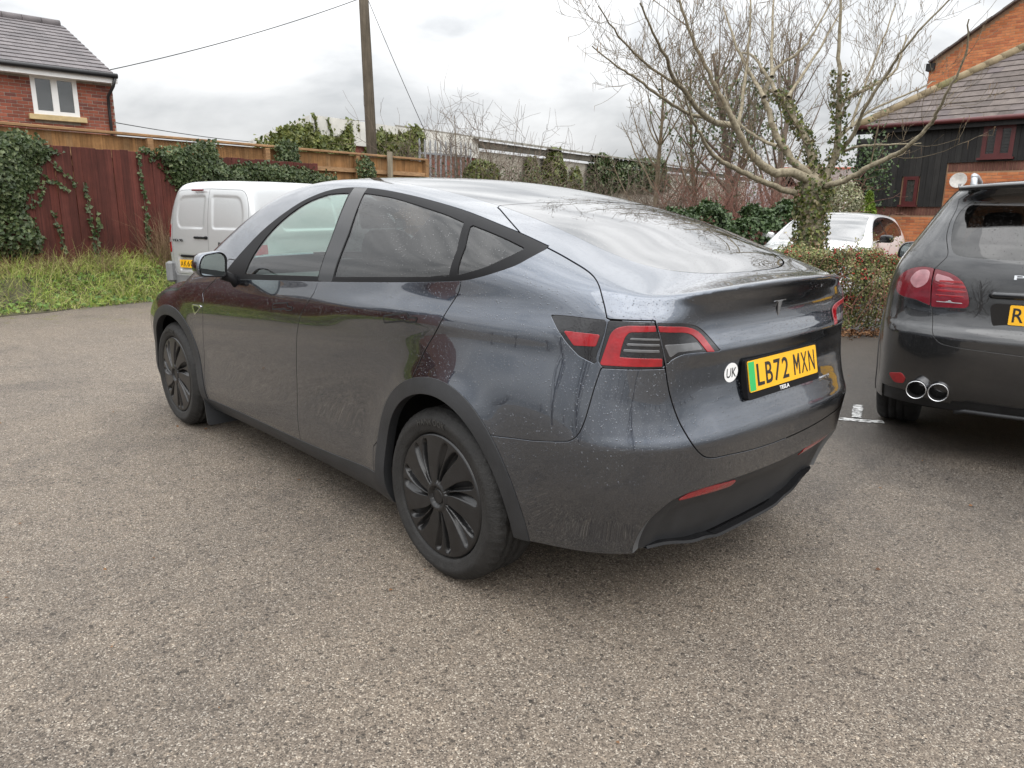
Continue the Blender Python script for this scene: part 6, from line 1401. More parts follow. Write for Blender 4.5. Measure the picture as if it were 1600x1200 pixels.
# ================================================================== the bare tree with ivy
tree = thing('bare_tree', 'spreading bare tree with ivy-clad trunk behind the berry hedge', 'tree')
TD = 10.4
LIMBS = [  # photo line of each limb, depth offset at its tip, base radius, tip radius
    ([(1243, 302), (1201, 287), (1158, 267), (1130, 254), (1113, 241), (1096, 213), (1082, 187), (1070, 150)], -1.6, .050, .012),
    ([(1274, 287), (1243, 271), (1206, 268), (1181, 250), (1164, 227), (1150, 199), (1130, 159), (1113, 125), (1082, 60), (1058, -10)], -.8, .080, .016),
    ([(1146, 196), (1113, 189), (1090, 170), (1068, 142), (1051, 119), (1041, 91), (1025, 60), (1000, 5)], -2.2, .050, .010),
    ([(1113, 189), (1073, 176), (1031, 151), (988, 119), (960, 100), (925, 72)], -2.6, .030, .006),
    ([(1270, 276), (1243, 255), (1223, 227), (1209, 202), (1201, 173), (1192, 151), (1206, 118), (1215, 105), (1243, 85), (1266, 60), (1300, 0)], .6, .066, .012),
    ([(1194, 152), (1170, 111), (1147, 63), (1130, 10)], 1.2, .036, .010),
    ([(1214, 228), (1187, 217), (1158, 196), (1140, 170), (1128, 120)], .9, .030, .008),
    ([(1153, 200), (1164, 128), (1170, 60), (1174, -15)], .8, .032, .012),
    ([(1274, 272), (1260, 219), (1240, 185), (1226, 156), (1204, 142)], 1.0, .075, .030),
    ([(1212, 143), (1190, 105), (1176, 88), (1160, 82)], 1.0, .030, .016),
    ([(1285, 284), (1300, 255), (1308, 230), (1311, 173), (1311, 131), (1311, 60), (1314, -15)], -.2, .070, .016),
    ([(1315, 238), (1337, 202), (1351, 168), (1385, 117), (1405, 85), (1445, 38), (1500, -15)], -1.5, .034, .009),
    ([(1312, 165), (1325, 153), (1368, 131), (1400, 108), (1416, 55)], .4, .036, .012),
    ([(1310, 215), (1330, 198), (1364, 171), (1425, 144), (1462, 127)], .8, .030, .008),
    ([(1274, 290), (1294, 289), (1323, 281), (1357, 261), (1400, 241), (1418, 228), (1452, 197), (1464, 175), (1482, 140), (1508, 88), (1514, 30)], -2.2, .050, .008),
    ([(1320, 236), (1350, 228), (1400, 226), (1440, 224)], -.8, .022, .008),
    ([(1232, 152), (1262, 105), (1290, 60), (1318, 10)], 1.5, .030, .010),
    ([(1206, 120), (1206, 60), (1210, -15)], 1.2, .030, .012),
    ([(1330, 200), (1352, 130), (1380, 60), (1400, 5)], 1.4, .024, .008),
    ([(1060, 135), (1010, 100), (965, 55), (935, 10)], -2.6, .022, .006),
]
tb = Tubes(); keep = []
r0 = sight(1264, 420, TD); r0.z = 0; f0 = sight(1272, 292, TD)
tr_ = [np.array(r0), np.array(r0.lerp(f0, .35))+[.02, 0, 0], np.array(r0.lerp(f0, .7)), np.array(f0), np.array(sight(1280, 278, TD))]
trk = Tubes(); trk.add(curve_pts(tr_, 4), [.21, .19, .18, .172, .168, .165, .162, .16, .16, .16, .16, .16, .16, .16, .15, .13, .09][:17], None, 14); trk.build('trunk', BARK, tree)
lim = Tubes(); lines = []
for pts, dz, ra, rb in LIMBS:
    m = len(pts); w3 = [np.array(sight(u, v, TD+(dz*(i/(m-1))))) for i, (u, v) in enumerate(pts)]
    ln = np.array(curve_pts(w3, 5)); ln[1:-1] += RNG.normal(0, .006, (len(ln)-2, 3)); lim.add(ln, ra*.86, rb*.85, 9); lines.append((ln, ra, rb))
lo_ = lim.build('limbs', BARK, tree)
for (ln, ra, rb) in lines: branchlets(tb, ln, (ra+rb)/2*.55, RNG, 2, 3.9, 1.0, .8, .8, 4, .2, .11, keep, .0026, .45)
tb.build('twigs', TWIG, tree)
# catkins hang from the outer twigs
Q = np.concatenate([k[-1:] for k in keep]); Q = Q[RNG.uniform(0, 1, len(Q)) < .55]; n = len(Q)
cat_ = strips_mesh('catkins', Q, np.tile([0.02, 0.02, -1.], (n, 1))+RNG.normal(0, .08, (n, 3)), RNG.uniform(.05, .11, n), RNG.uniform(.006, .009, n), DEADSTEM, tree, .05, 2); cat_['kind'] = 'stuff'
# ivy over trunk and stems
P = []; Nn = []
def ivy_on(line, r, n, t0=0, t1=1):
    ln = np.array(line); S = np.concatenate([[0], np.cumsum(np.linalg.norm(np.diff(ln, axis=0), axis=1))]); q = RNG.uniform(t0, t1, n)*S[-1]; i = np.clip(np.searchsorted(S, q)-1, 0, len(ln)-2); w_ = ((q-S[i])/(S[i+1]-S[i]))[:, None]
    o = RNG.normal(0, 1, (n, 3)); o[:, 2] *= .4; o /= np.linalg.norm(o, axis=1, keepdims=True); P.append(ln[i]*(1-w_)+ln[i+1]*w_+o*r*RNG.uniform(.85, 1.5, (n, 1))); Nn.append(o)
ivy_on(tr_, .175, 3400, .03, .98); ivy_on(lines[8][0], .085, 620); ivy_on(lines[10][0], .085, 420, .05, .60); ivy_on(lines[12][0], .06, 90, 0, .5); ivy_on(lines[4][0], .07, 60, .05, .3)
leaves_mesh('ivy_leaves', np.concatenate(P), np.concatenate(Nn), .050, leaf_mat('tree_ivy_leaf', [(0.045, 0.07, 0.018), (0.08, 0.11, 0.026), (0.15, 0.17, 0.036), (0.05, 0.075, 0.022), (0.22, 0.17, 0.11), (0.19, 0.20, 0.05)]), tree, lobes=True, jit=.5)
# ================================================================== bare trees and saplings further back
def bare_tree(name, label, u, vb, D, H, r, n_main, tw, Lr, ivy=0, lean=.25, dens=2.0, depth=2):
    t = thing(name, label, 'tree'); p = sight(u, vb, D); p.z = 0; tb = Tubes(); keep = []
    trunk = wander((p.x, p.y, 0), (0, 0, 1), H*.8, 8, RNG, .2, .06); tk = Tubes(); tk.add(trunk, r, r*.25, 8); tk.build('trunk', tw, t)
    for i in range(n_main):
        q = RNG.uniform(.12, .95); j = int(q*8); pp = trunk[min(j, 7)]; a = RNG.uniform(0, 2*PI); ln = wander(pp, (math.cos(a)*lean*2.2, math.sin(a)*lean*2.2, .8), H*.42*(1.2-q*.7), 7, RNG, .8, .10); rr = r*.45*(1.1-q*.7); tb.add(ln, rr, rr*.2, 5); keep.append(ln); branchlets(tb, ln, rr*.5, RNG, depth, dens, Lr, .5, .8, 3, .15, .13, keep, .006)
    branchlets(tb, trunk, r*.3, RNG, depth, dens, Lr, .5, .8, 3, .3, .13, keep, .006)
    tb.build('crown', tw, t)
    if ivy:
        A = np.concatenate(keep); A = A[A[:, 2] < H*.72]; P = A[RNG.integers(0, len(A), ivy)]+RNG.normal(0, .22, (ivy, 3)); leaves_mesh('leaves', P, np.tile([-.6, .5, .5], (ivy, 1)), .085, IVY, t, jit=.8)
    return t
bare_tree('bare_tree', 'pale fine-twigged bare tree over the far end of the shed', 1030, 300, 23, 6.6, .10, 16, TWIG, 1.2, 0, .34, 2.6)
bare_tree('bare_tree', 'slender bare tree between the shed and the spreading tree', 1085, 300, 21, 6.2, .085, 15, TWIG, 1.1, 0, .30, 2.6)
bare_tree('bare_tree', 'dark ivy-choked tree directly behind the spreading tree', 1150, 300, 18.5, 6.4, .13, 22, TWIG_DARK, 1.1, 1400, .24, 2.6)
bare_tree('bare_tree', 'tall brownish bare tree behind the ivy-clad trunk', 1210, 300, 20, 7.6, .11, 18, TWIG_DARK, 1.2, 0, .26, 2.4)
bare_tree('sapling', 'thin bare sapling above the bramble thicket', 716, 250, 26, 5.6, .04, 7, TWIG, .6, 0, .20, 1.5, 1)
bare_tree('sapling', 'small bare sapling beside the stay cable', 688, 250, 27, 5.2, .035, 6, TWIG, .5, 0, .20, 1.5, 1)
# lime conifer, pale shrub, dark gateway and far house by the black clad corner
cf = thing('golden_conifer', 'small lime green conifer at the corner of the black clad building', 'conifer'); c0 = sight(1357, 322, 17.0); n = 3000; h = RNG.uniform(0, 1, n)**1.3; a_ = RNG.uniform(0, 2*PI, n); rr = (1-h)*.50*RNG.uniform(.6, 1.05, n)+.03
P = np.column_stack([c0.x+rr*np.cos(a_), c0.y+rr*np.sin(a_), .2+h*(sight(1357, 300, 17.0).z-.2)]); leaves_mesh('foliage', P, np.column_stack([np.cos(a_), np.sin(a_), .7+0*a_]), .11, CONIFER, cf, aspect=.35, jit=.5); tb = Tubes(); tb.add([(c0.x, c0.y, 0), (c0.x, c0.y, 1.2)], .04, .02); tb.build('trunk', TWIG_DARK, cf)
ps = thing('pale_shrub', 'pale variegated shrub left of the lime conifer', 'shrub'); c0 = sight(1318, 312, 16.0); n = 3000; P = RNG.normal(0, 1, (n, 3)); P /= np.linalg.norm(P, axis=1, keepdims=True); Nn = P.copy(); P = P*RNG.uniform(.6, 1, (n, 1))*np.array([.42, .42, .62])+np.array([c0.x, c0.y, c0.z-.15]); leaves_mesh('leaves', P, Nn, .055, leaf_mat('cream_leaf', [(0.30, 0.30, 0.18), (0.18, 0.20, 0.08), (0.42, 0.40, 0.28), (0.10, 0.13, 0.04)]), ps); tb = Tubes(); tb.add([(c0.x, c0.y, 0), (c0.x, c0.y, c0.z-.3)], .04, .02); tb.build('stem', TWIG_DARK, ps)
ga = thing('timber_gateway', 'black timber gateway posts beside the black clad building', 'gateway')
for u in (1347, 1359): q = sight(u, 224, 20.0); MB().box((q.x, q.y, q.z/2), (.14, .14, q.z)).build('post', WOOD_BLACK, ga)
q0 = sight(1340, 223, 20.0); q1 = sight(1372, 221, 20.0); d = (q1-q0).normalized(); MB().box((q0+q1)/2, ((q1-q0).length, .12, .14), math.atan2(d.y, d.x)).build('beam', WOOD_BLACK, ga)
n = 900; q = sight(1353, 265, 19.8); P = np.array(q)+RNG.normal(0, 1, (n, 3))*np.array([.3, .3, .5]); vi = thing('climbing_shrub', 'dark climbing shrub on the black timber gateway', 'shrub'); leaves_mesh('leaves', P, np.tile([-.6, .6, .3], (n, 1)), .09, LAUREL, vi, jit=.8); tb = Tubes(); tb.add([(q.x, q.y, 0), (q.x, q.y, q.z)], .03, .02); tb.build('stem', TWIG_DARK, vi)
fh = thing('distant_house', 'distant house with red ridge and grey roof seen past the tree', 'house'); q0 = sight(1292, 300, 44.0); q1 = sight(1350, 300, 44.0); d = (q1-q0); W_ = d.length+3; d.normalize(); M = wall_frame((q0.x-d.x*1.5, q0.y-d.y*1.5, 0), d); ez = sight(1320, 291, 44.0).z; rz_ = sight(1320, 264, 46.0).z
for nm, mb, mt in (('wall', MB().box((W_/2, 2.5, ez/2), (W_, 5, ez)), RENDER), ('roof', MB().add([(-.2, -.3, ez-.1), (W_+.2, -.3, ez-.1), (W_+.2, 2.5, rz_), (-.2, 2.5, rz_), (-.2, 5.3, ez-.1), (W_+.2, 5.3, ez-.1)], [(0, 1, 2, 3), (3, 2, 5, 4)]), TILE_BROWN), ('ridge', MB().tube([(-.2, 2.5, rz_), (W_+.2, 2.5, rz_)], .10, 8), BRICK_RED), ('window', MB().box((W_*.45, -.03, ez-1.0), (1.0, .06, 1.0)), UPVC)):
    me = mb.mesh(nm); me.transform(M); me.materials.append(mt); link(bpy.data.objects.new(nm, me), fh)
# ================================================================== other vehicles: body surfaces
class Body:
    """x forward from the rear bumper, y half width, z up"""
    def __init__(s, L, H, X, ZB, W, rear, plan, top, crown, front, tum, k_rear=.16, k_roof=.10, k_front=.2, belt=-.05, low=-.03, flare=None, shoulder=.0):
        s.L, s.H = L, H
        def Yt(xs, zs):
            T = np.zeros((len(xs), len(zs)))
            zb = nspline(X, ZB, xs); Wx = nspline(X, W, xs); tm = nspline(X, tum, xs)
            for i in range(len(xs)):
                b = zb[i]; w_ = Wx[i]; t = tm[i]
                zl = [.10, .25, .42, .60, b-.22, b-.10, b-.02, b+.06, b+.20, b+.40, b+.65]; yl = [w_+low-.10, w_+low, w_+low*.4, w_-.004, w_, w_-.010, w_+belt*.5, w_+belt-.004, w_+belt-t*.16, w_+belt-t*.36-.015, w_+belt-t*.62-.06]
                T[i] = nspline(zl, yl, zs)
            Xm, Zm = np.meshgrid(xs, zs, indexing='ij')
            if flare:
                for cx, cz, amp in flare: T += amp*np.exp(-((np.hypot(Xm-cx, Zm-cz)-.44)/.10)**2)*sstep(1.05, .8, Zm)
            return T
        s.Y = Grid2(-.2, L+.2, .03, .05, H+.15, .02, Yt)
        def Xt(ys, zs):
            Ym, Zm = np.meshgrid(ys, zs, indexing='ij'); a = np.abs(Ym); return pchip(rear[0], rear[1], Zm)+plan[0]*a**2+plan[1]*a**5
        s.X = Grid2(-.1, 1.15, .02, .05, H+.15, .01, Xt)
        def Zt(xs, ys):
            Xm, Ym = np.meshgrid(xs, ys, indexing='ij'); return nspline(top[0], top[1], xs)[:, None]-crown[0]*Ym**2-crown[1]*Ym**4
        s.Z = Grid2(-.2, L+.2, .03, -.1, 1.15, .02, Zt)
        s.fr = lambda y, z: front[0]-front[1]*np.abs(y)**2.4-front[2]*np.maximum(z-.6, 0)**2
        s.k = (k_rear, k_front, k_roof)
    def comb(s, a, b, c, d): return smax(smax(smax(a, b, s.k[0]), d, s.k[1]), c, s.k[2])
    def F(s, x, y, z): return s.comb(y-s.Y(x, z), s.X(y, z)-x, z-s.Z(x, y), x-s.fr(y, z))
    def FG(s, xs, ys, zs):
        A = s.Y(*np.meshgrid(xs, zs, indexing='ij')); B = s.X(*np.meshgrid(ys, zs, indexing='ij')); Cc = s.Z(*np.meshgrid(xs, ys, indexing='ij')); D = s.fr(*np.meshgrid(ys, zs, indexing='ij'))
        x = xs[:, None, None]; y = ys[None, :, None]; z = zs[None, None, :]
        return s.comb(y-A[:, None, :], B[None]-x, z-Cc[:, :, None], x-D[None]+0*y)
    def net(s, h, zmin):
        n = surface_net(s.F, s.FG, (-.15, -2.5*h, zmin-2*h), (s.L+.15, 1.08, s.H+.1), h); n = n.clip(n.V[:, 1]-2e-5); return n.clip(n.V[:, 2]-zmin)
SUVB = Body(4.85, 1.71, X=[-.2, 0, .25, .55, 1.03, 1.8, 2.6, 3.3, 3.92, 4.4, 4.9], ZB=[1.12, 1.12, 1.13, 1.13, 1.12, 1.09, 1.07, 1.05, 1.0, .93, .85], W=[.76, .83, .90, .948, .968, .945, .94, .945, .955, .92, .78],
            rear=([.10, .28, .36, .44, .52, .60, .68, .76, .80, .84, .92, 1.00, 1.10, 1.20, 1.28, 1.42, 1.54, 1.60, 1.64, 1.70, 1.80], [.25, .17, .10, .055, .03, .012, .002, .0, .012, .035, .055, .062, .075, .10, .14, .235, .315, .30, .285, .295, .30]), plan=(.06, .26),
            top=([-.2, .2, .5, .9, 1.5, 2.1, 2.5, 2.8, 3.1, 3.4, 3.7, 4.2, 4.6, 4.9], [1.645, 1.662, 1.678, 1.692, 1.702, 1.690, 1.64, 1.54, 1.36, 1.16, 1.08, 1.02, .93, .80]), crown=(.075, .07), front=(4.83, .25, .25), tum=[.75, .72, .62, .54, .50, .46, .46, .5, .6, .7, .7], k_rear=.16, k_roof=.085, belt=-.055, low=-.035, flare=[(1.03, .38, .016), (3.92, .38, .014)])
VANB = Body(4.38, 1.81, X=[-.2, 0, .3, .8, 1.6, 2.6, 3.2, 3.7, 4.1, 4.4], ZB=[1.10, 1.10, 1.10, 1.10, 1.10, 1.09, 1.07, 1.02, .95, .88], W=[.87, .885, .895, .90, .90, .90, .90, .885, .83, .72],
            rear=([.10, .30, .36, .42, .60, .80, 1.0, 1.2, 1.45, 1.65, 1.76, 1.85], [.08, .06, .055, .05, .030, .024, .030, .045, .080, .125, .165, .20]), plan=(.03, .05),
            top=([-.2, .15, .6, 1.5, 2.3, 2.7, 3.0, 3.3, 3.6, 3.9, 4.2, 4.5], [1.77, 1.79, 1.805, 1.81, 1.79, 1.74, 1.62, 1.38, 1.12, 1.02, .93, .80]), crown=(.03, .06), front=(4.36, .25, .3), tum=[.22, .22, .20, .18, .18, .20, .3, .45, .5, .5], k_rear=.16, k_roof=.20, belt=-.02, low=-.02)
HATB = Body(4.30, 1.46, X=[-.2, 0, .3, .9, 1.6, 2.4, 3.0, 3.5, 4.0, 4.35], ZB=[.98, .98, .98, .97, .95, .93, .92, .90, .84, .78], W=[.76, .80, .86, .89, .89, .89, .895, .895, .85, .74],
            rear=([.10, .30, .6, .9, 1.1, 1.3, 1.45], [.12, .05, .0, .03, .12, .30, .45]), plan=(.05, .2), top=([-.2, .3, .8, 1.4, 1.9, 2.3, 2.7, 3.0, 3.3, 3.8, 4.1, 4.4], [1.30, 1.38, 1.43, 1.455, 1.44, 1.36, 1.16, 1.00, .96, .90, .83, .70]), crown=(.08, .07), front=(4.28, .28, .3), tum=[.6, .55, .5, .48, .46, .46, .5, .6, .7, .7], k_roof=.09, belt=-.05)
# ================================================================== black suv beside the hatchback
def side_f(m, poly, ymin=.45): return np.where(m.V[:, 1] > ymin, poly_sdf(poly, m.V[:, 0], m.V[:, 2]), -1.0)
def obl_f(m, poly, xmax): return np.where(m.V[:, 0] < xmax, poly_sdf(poly, -.7071*(m.V[:, 0]+m.V[:, 1]), m.V[:, 2]), -1.0)
def rear_f(m, poly, xmax): return np.where(m.V[:, 0] < xmax, poly_sdf(poly, m.V[:, 1], m.V[:, 2]), -1.0)
def circle(cx, cz, r, n=48): return [(cx+r*math.cos(2*PI*i/n), cz+r*math.sin(2*PI*i/n)) for i in range(n)]
def cut(m, f, g): return m.clip(f(m)-g), m.clip(-f(m)-g)
def two(m, fl=.012): return m.flange(fl, on_gap)+m.mirror().flange(fl, on_gap)
def simple_wheel(parent, cx, cy, cz, sd, r=.37, w=.26, rr=.25, alloy=True):
    hub = MB().lathe([(.001, -.05), (.07, -.045), (rr-.04, -.06), (rr-.012, -.03), (rr-.012, -w+.03), (.001, -w+.03)], (0, 0, 0), (0, 1, 0), 36)
    wo = hub.build('wheel', GALV if alloy else TRIM, parent); wo.location = (cx, cy*sd, cz); wo.rotation_euler = (0, 0, 0 if sd > 0 else PI)
    for k in range(10):
        a = 2*PI*k/10; MB().tube([(.05*math.cos(a), -.03, .05*math.sin(a)), ((rr-.02)*math.cos(a), -.025, (rr-.02)*math.sin(a))], [.018, .013], 6).build('spoke', GALV if alloy else TRIM, wo)
    n = 96; prof = [(rr-.012, -.03, 0), (rr+.01, -.002, 0), (rr+.05, .004, 0), (r-.025, -.006, 0), (r-.008, -.022, 1), (r, -.045, 2)]
    for h, gv in ((-.06, 0), (-.075, 0), (-.077, 1), (-.087, 1), (-.089, 0), (-.125, 0), (-.127, 1), (-.137, 1), (-.139, 0), (-.175, 0), (-.177, 1), (-.187, 1), (-.189, 0)): prof.append((r-(.008 if gv else 0), h, 0))
    prof += [(r, -w+.045, 2), (r-.008, -w+.022, 1), (r-.025, -w+.006, 0), (rr, -w, 0), (rr-.012, -w+.03, 0)]
    V = []; Fc = []
    for q, h, k in prof:
        for j in range(n): t = 2*PI*j/n; q2 = q-(.006 if k and j % 3 == 0 else 0); V.append((q2*math.cos(t), h, q2*math.sin(t)))
    for i in range(len(prof)-1):
        for j in range(n): Fc.append((i*n+j, (i+1)*n+j, (i+1)*n+(j+1) % n, i*n+(j+1) % n))
    mesh_np('tyre', V, Fc, RUBBER, wo, True); return wo
def liners(parent, cx, cz, sd, y0, r):
    V = []; Fc = []; n = 16
    for i in range(n+1):
        t = -.3+i*(PI+.6)/n
        for y in (y0, y0-.32): V.append((cx+r*math.cos(t), y*sd, cz+r*math.sin(t)))
    for i in range(n): Fc.append((2*i, 2*i+1, 2*i+3, 2*i+2))
    MB().add(V, Fc, True).build('wheel_liner', BLACKHOLE, parent)
CAYP = car_paint('black_paint', (0.022, 0.023, 0.025), metal=0.5, rough=0.25, drops=0.35, dirt=0.5)
SUVGLASS = car_glass('suv_privacy_glass', (0.03, 0.032, 0.034), drops=0.25, film=0.01)
suv = thing('black_suv', 'black four wheel drive with twin round exhausts parked beside the grey hatchback', 'car', (-2.8035, -2.2098, 0), -1.3366); suv.scale = (.985,)*3
def build_suv():
    m = SUVB.net(.0135, .30); G = .0022
    for cx in (1.03, 3.92): m = m.clip(-side_f(m, circle(cx, .39, .425)))
    lining = m
    arches = []
    for cx in (1.03, 3.92): t, m = cut(m, lambda q: side_f(q, circle(cx, .40, .462)), .0008); arches.append(t)
    low, m = cut(m, lambda q: np.where((q.V[:, 0] > .9) & (q.V[:, 0] < 4.1), .42-q.V[:, 2], -1.0), .001)
    # side glass
    SG = curve_pts([(3.05, 1.10), (2.75, 1.30), (2.45, 1.48), (2.1, 1.575), (1.5, 1.60), (.95, 1.575), (.62, 1.50), (.50, 1.40), (.56, 1.24), (.75, 1.165)], 4)+[(1.5, 1.145), (2.4, 1.12)]
    frame, m = cut(m, lambda q: side_f(q, SG), .001)
    gl = []
    for pl in (round_poly([(2.90, 1.14), (2.68, 1.32), (2.42, 1.46), (2.08, 1.545), (1.98, 1.555), (1.95, 1.15)], .02), round_poly([(1.86, 1.155), (1.89, 1.555), (1.5, 1.57), (1.05, 1.555), (1.02, 1.17)], .02), round_poly([(.95, 1.18), (.98, 1.545), (.70, 1.48), (.58, 1.39), (.62, 1.26), (.77, 1.19)], .04)):
        g, frame = cut(frame, lambda q: side_f(q, pl), .0005); gl.append(g.offset(-.004))
    # tail lamp: outer on the body, inner on the tailgate
    LO_ = round_poly([(-.805, 1.040), (-.797, 1.100), (-.714, 1.152), (-.629, 1.167), (-.576, 1.159), (-.569, 1.074), (-.545, .938), (-.563, .947), (-.630, .970), (-.723, .977), (-.785, .998)], [.03, .05, .05, .03, .004, .05, .004, .02, .05, .05, .03], 4)
    LI_ = round_poly([(-.570, 1.158), (-.488, 1.139), (-.430, 1.098), (-.396, 1.038), (-.379, .975), (-.383, .943), (-.540, .934), (-.562, 1.074)], [.004, .05, .05, .05, .03, .02, .004, .05], 4)
    lo, m = cut(m, lambda q: obl_f(q, LO_, .8), .0015); li, m = cut(m, lambda q: obl_f(q, LI_, .8), .0015)
    # tailgate
    TG = curve_pts([(-.70, 1.56), (-.665, 1.46), (-.62, 1.36), (-.545, 1.245), (-.556, 1.19), (-.573, 1.157)], 4)+[(-.566, 1.074), (-.540, .932)]+curve_pts([(-.537, .93), (-.500, .83), (-.445, .745), (-.38, .722), (-.258, .714), (-.10, .706)], 5)+[(.3, .700), (.3, 1.72), (-.45, 1.72)]
    def tg(q): return np.minimum(obl_f(q, TG, .6), 1.632-q.V[:, 2])
    gate, m = cut(m, tg, G)
    WN = curve_pts([(-.02, 1.228), (.234, 1.226), (.384, 1.228), (.50, 1.232), (.572, 1.250), (.600, 1.31), (.605, 1.42), (.575, 1.505), (.50, 1.560), (.35, 1.592), (0, 1.605)], 4)+[(-.4, 1.605), (-.4, 1.228)]
    wn, gate = cut(gate, lambda q: rear_f(q, WN, .7), .001)
    # lower apron
    AP = curve_pts([(.88, .40), (.80, .402), (.735, .40), (.62, .372), (.48, .36), (.44, .385), (.0, .392)], 4)+[(-.4, .392), (-.4, 0), (.88, 0)]
    ap, m = cut(m, lambda q: rear_f(q, AP, .55), .001)
    # bumper seam
    bp_, m = cut(m, lambda q: np.where(q.V[:, 0] < .62, poly_sdf([(-1.2, .69), (-.70, .80), (-.55, .92), (.4, .92), (.4, 0), (-1.2, 0)], -.7071*(q.V[:, 0]+q.V[:, 1]), q.V[:, 2]), -1.0), .0008)
    DO = []
    for pl in ([(3.0, .43), (3.05, .9), (3.0, 1.2), (1.93, 1.2), (1.90, .43)], [(1.90, .43), (1.93, 1.2), (.95, 1.2), (.98, .95), (1.35, .75), (1.45, .43)]): d, m = cut(m, lambda q: side_f(q, pl), G); DO.append(d)
    WS = [(2.35, .53), (2.8, .62), (3.25, .70), (3.38, .5), (3.42, -.4), (2.35, -.4)]
    ws, m = cut(m, lambda q: np.where(q.V[:, 2] > 1.05, poly_sdf(WS, q.V[:, 0], q.V[:, 1]), -1.0), .0015)
    two(m).obj('body_shell', CAYP, suv); go = two(gate).obj('tailgate', CAYP, suv); two(wn.offset(-.002), .008).obj('rear_window', SUVGLASS, go); two(bp_).obj('rear_bumper', CAYP, suv); two(ap.offset(-.012), .01).obj('lower_apron', CLAD, suv); two(ws).obj('windscreen', GLASS_CLEAR, suv)
    for sd in (1, -1):
        S = (lambda q: q) if sd > 0 else (lambda q: q.mirror())
        for t in arches: S(t).offset(.004).flange(.04).obj('arch_trim', CLAD, suv)
        S(low).flange(.02).obj('sill_trim', CLAD, suv); fo = S(frame).flange(.01).obj('window_frame', GLOSSBLK, suv)
        for k, d in enumerate(DO): do = S(d).flange(.015).obj('side_door', CAYP, suv); S(gl[k]).obj('door_glass', SUVGLASS if k else GLASS_CLEAR, do)
        S(gl[2]).obj('quarter_glass', SUVGLASS, fo)
        for k, t in enumerate((lo, li)):
            t_ = S(t.offset(.001)).flange(.012).obj('tail_light', DKRED, suv)
            base = LO_ if k == 0 else LI_
            if k == 1:
                for z0 in (.968, .998, 1.028, 1.056, 1.082):
                    w = .5*(z0-.95); b = t.clip(np.minimum(obl_f(t, [(-.556+.03, z0), (-.392-w*.15, z0), (-.397-w*.3, z0+.012), (-.553+.02, z0+.012)], .8), .1))
                    if len(b.T): S(b.offset(.0025)).flange(.002).obj('lamp_bar', RED if z0 > .99 else CLEARL, t_)
                b = t.clip(obl_f(t, round_poly([(-.555, 1.13), (-.49, 1.112), (-.445, 1.078), (-.55, 1.088)], .008), .8))
                if len(b.T): S(b.offset(.0022)).flange(.002).obj('clear_lens', PINK, t_)
            else:
                b = t.clip(obl_f(t, round_poly([(-.66, 1.145), (-.59, 1.150), (-.585, 1.07), (-.64, 1.03), (-.70, 1.08)], .03), .8))
                if len(b.T): S(b.offset(.0022)).flange(.002).obj('clear_lens', PINK, t_)
        rp = round_poly([(-.738, .492), (-.635, .512), (-.610, .484), (-.632, .446), (-.694, .440)], .012); rb = bp_.clip(obl_f(bp_, rp, .6))
        if len(rb.T): S(rb.offset(.003)).flange(.006).obj('rear_reflector', RED, suv)
        for y in (.665, .548):
            ex = MB().lathe([(.050, .03), (.049, -.028), (.0515, -.033), (.055, -.034), (.056, -.030), (.055, .0), (.05, .14)], (.085, y*sd, .432), (1, 0, 0), 28); eo = ex.build('exhaust_tip', CHROME, suv)
            MB().lathe([(.001, .10), (.0485, .09), (.0485, -.026)], (.085, y*sd, .432), (1, 0, 0), 20).build('exhaust_bore', BLACKHOLE, eo)
        # roof rail
        z = lambda x: float(SUVB.Z(np.array([x]), np.array([.56]))[0]); pts = [(.62, .545*sd, z(.62)-.01), (.66, .552*sd, z(.66)+.045), (.85, .56*sd, z(.85)+.055), (1.5, .565*sd, z(1.5)+.055), (2.1, .565*sd, z(2.1)+.05), (2.25, .56*sd, z(2.25)-.01)]
        MB().tube(curve_pts(pts, 4), .018, 8).build('roof_rail', GALV, suv)
        MB().bbox((.665, .55*sd, z(.66)+.02), (.07, .035, .085), .008).build('rail_foot', GALV, suv)
        for cx in (1.03, 3.92): simple_wheel(suv, cx, .955, .380, sd, .380, .27); liners(suv, cx, .39, sd, .93, .43)
        door_mirror(suv, (3.05, 1.055*sd, 1.135), sd, .25, .17, .14, CAYP)
    # spoiler lip, handle bar, plate, lettering, skid plate
    sp = MB()
    V = []; ys = np.linspace(-.60, .60, 25)
    for y in ys:
        c = .05*abs(y)**2+.12*abs(y)**4; z0 = 1.648-.075*y*y
        for dx, dz in ((.34, -.002), (.16, .0), (.135, -.012), (.145, -.024), (.30, -.030)): V.append((dx+c, y, z0+dz+.012))
    sp.add(V, [(i*5+j, i*5+(j+1) % 5, i*5+5+(j+1) % 5, i*5+5+j) for i in range(24) for j in range(5)]+[tuple(range(4, -1, -1)), tuple(120+k for k in range(5))], True); sp.build('roof_spoiler', CAYP, suv)
    MB().tube([(.068, .36, 1.028), (.052, .34, 1.032), (.048, 0, 1.036), (.052, -.34, 1.032), (.068, -.36, 1.028)], [.018, .022, .022, .022, .018], 10).build('handle_bar', CAYP, suv)
    rc = MB().prism(round_poly([(-.33, .845), (.33, .845), (.36, .985), (-.36, .985)], .04, 4), (.0545, 0, 0), (0, -1, 0), (0, 0, 1), .006).build('plate_recess', GLOSSBLK, suv)
    M = flat_frame((.045, 0, .926), (-1, 0, .06)); number_plate(suv, M, 'R', w=.52, h=.111)
    MT = flat_frame((.078, 0, 1.120), (-1, 0, .22)); text_mesh('maker_lettering', 'PORSCHE', .036, CHROME, suv, MT @ Matrix.Translation((0, 0, .0)), .003, xs=3.5, align='CENTER')
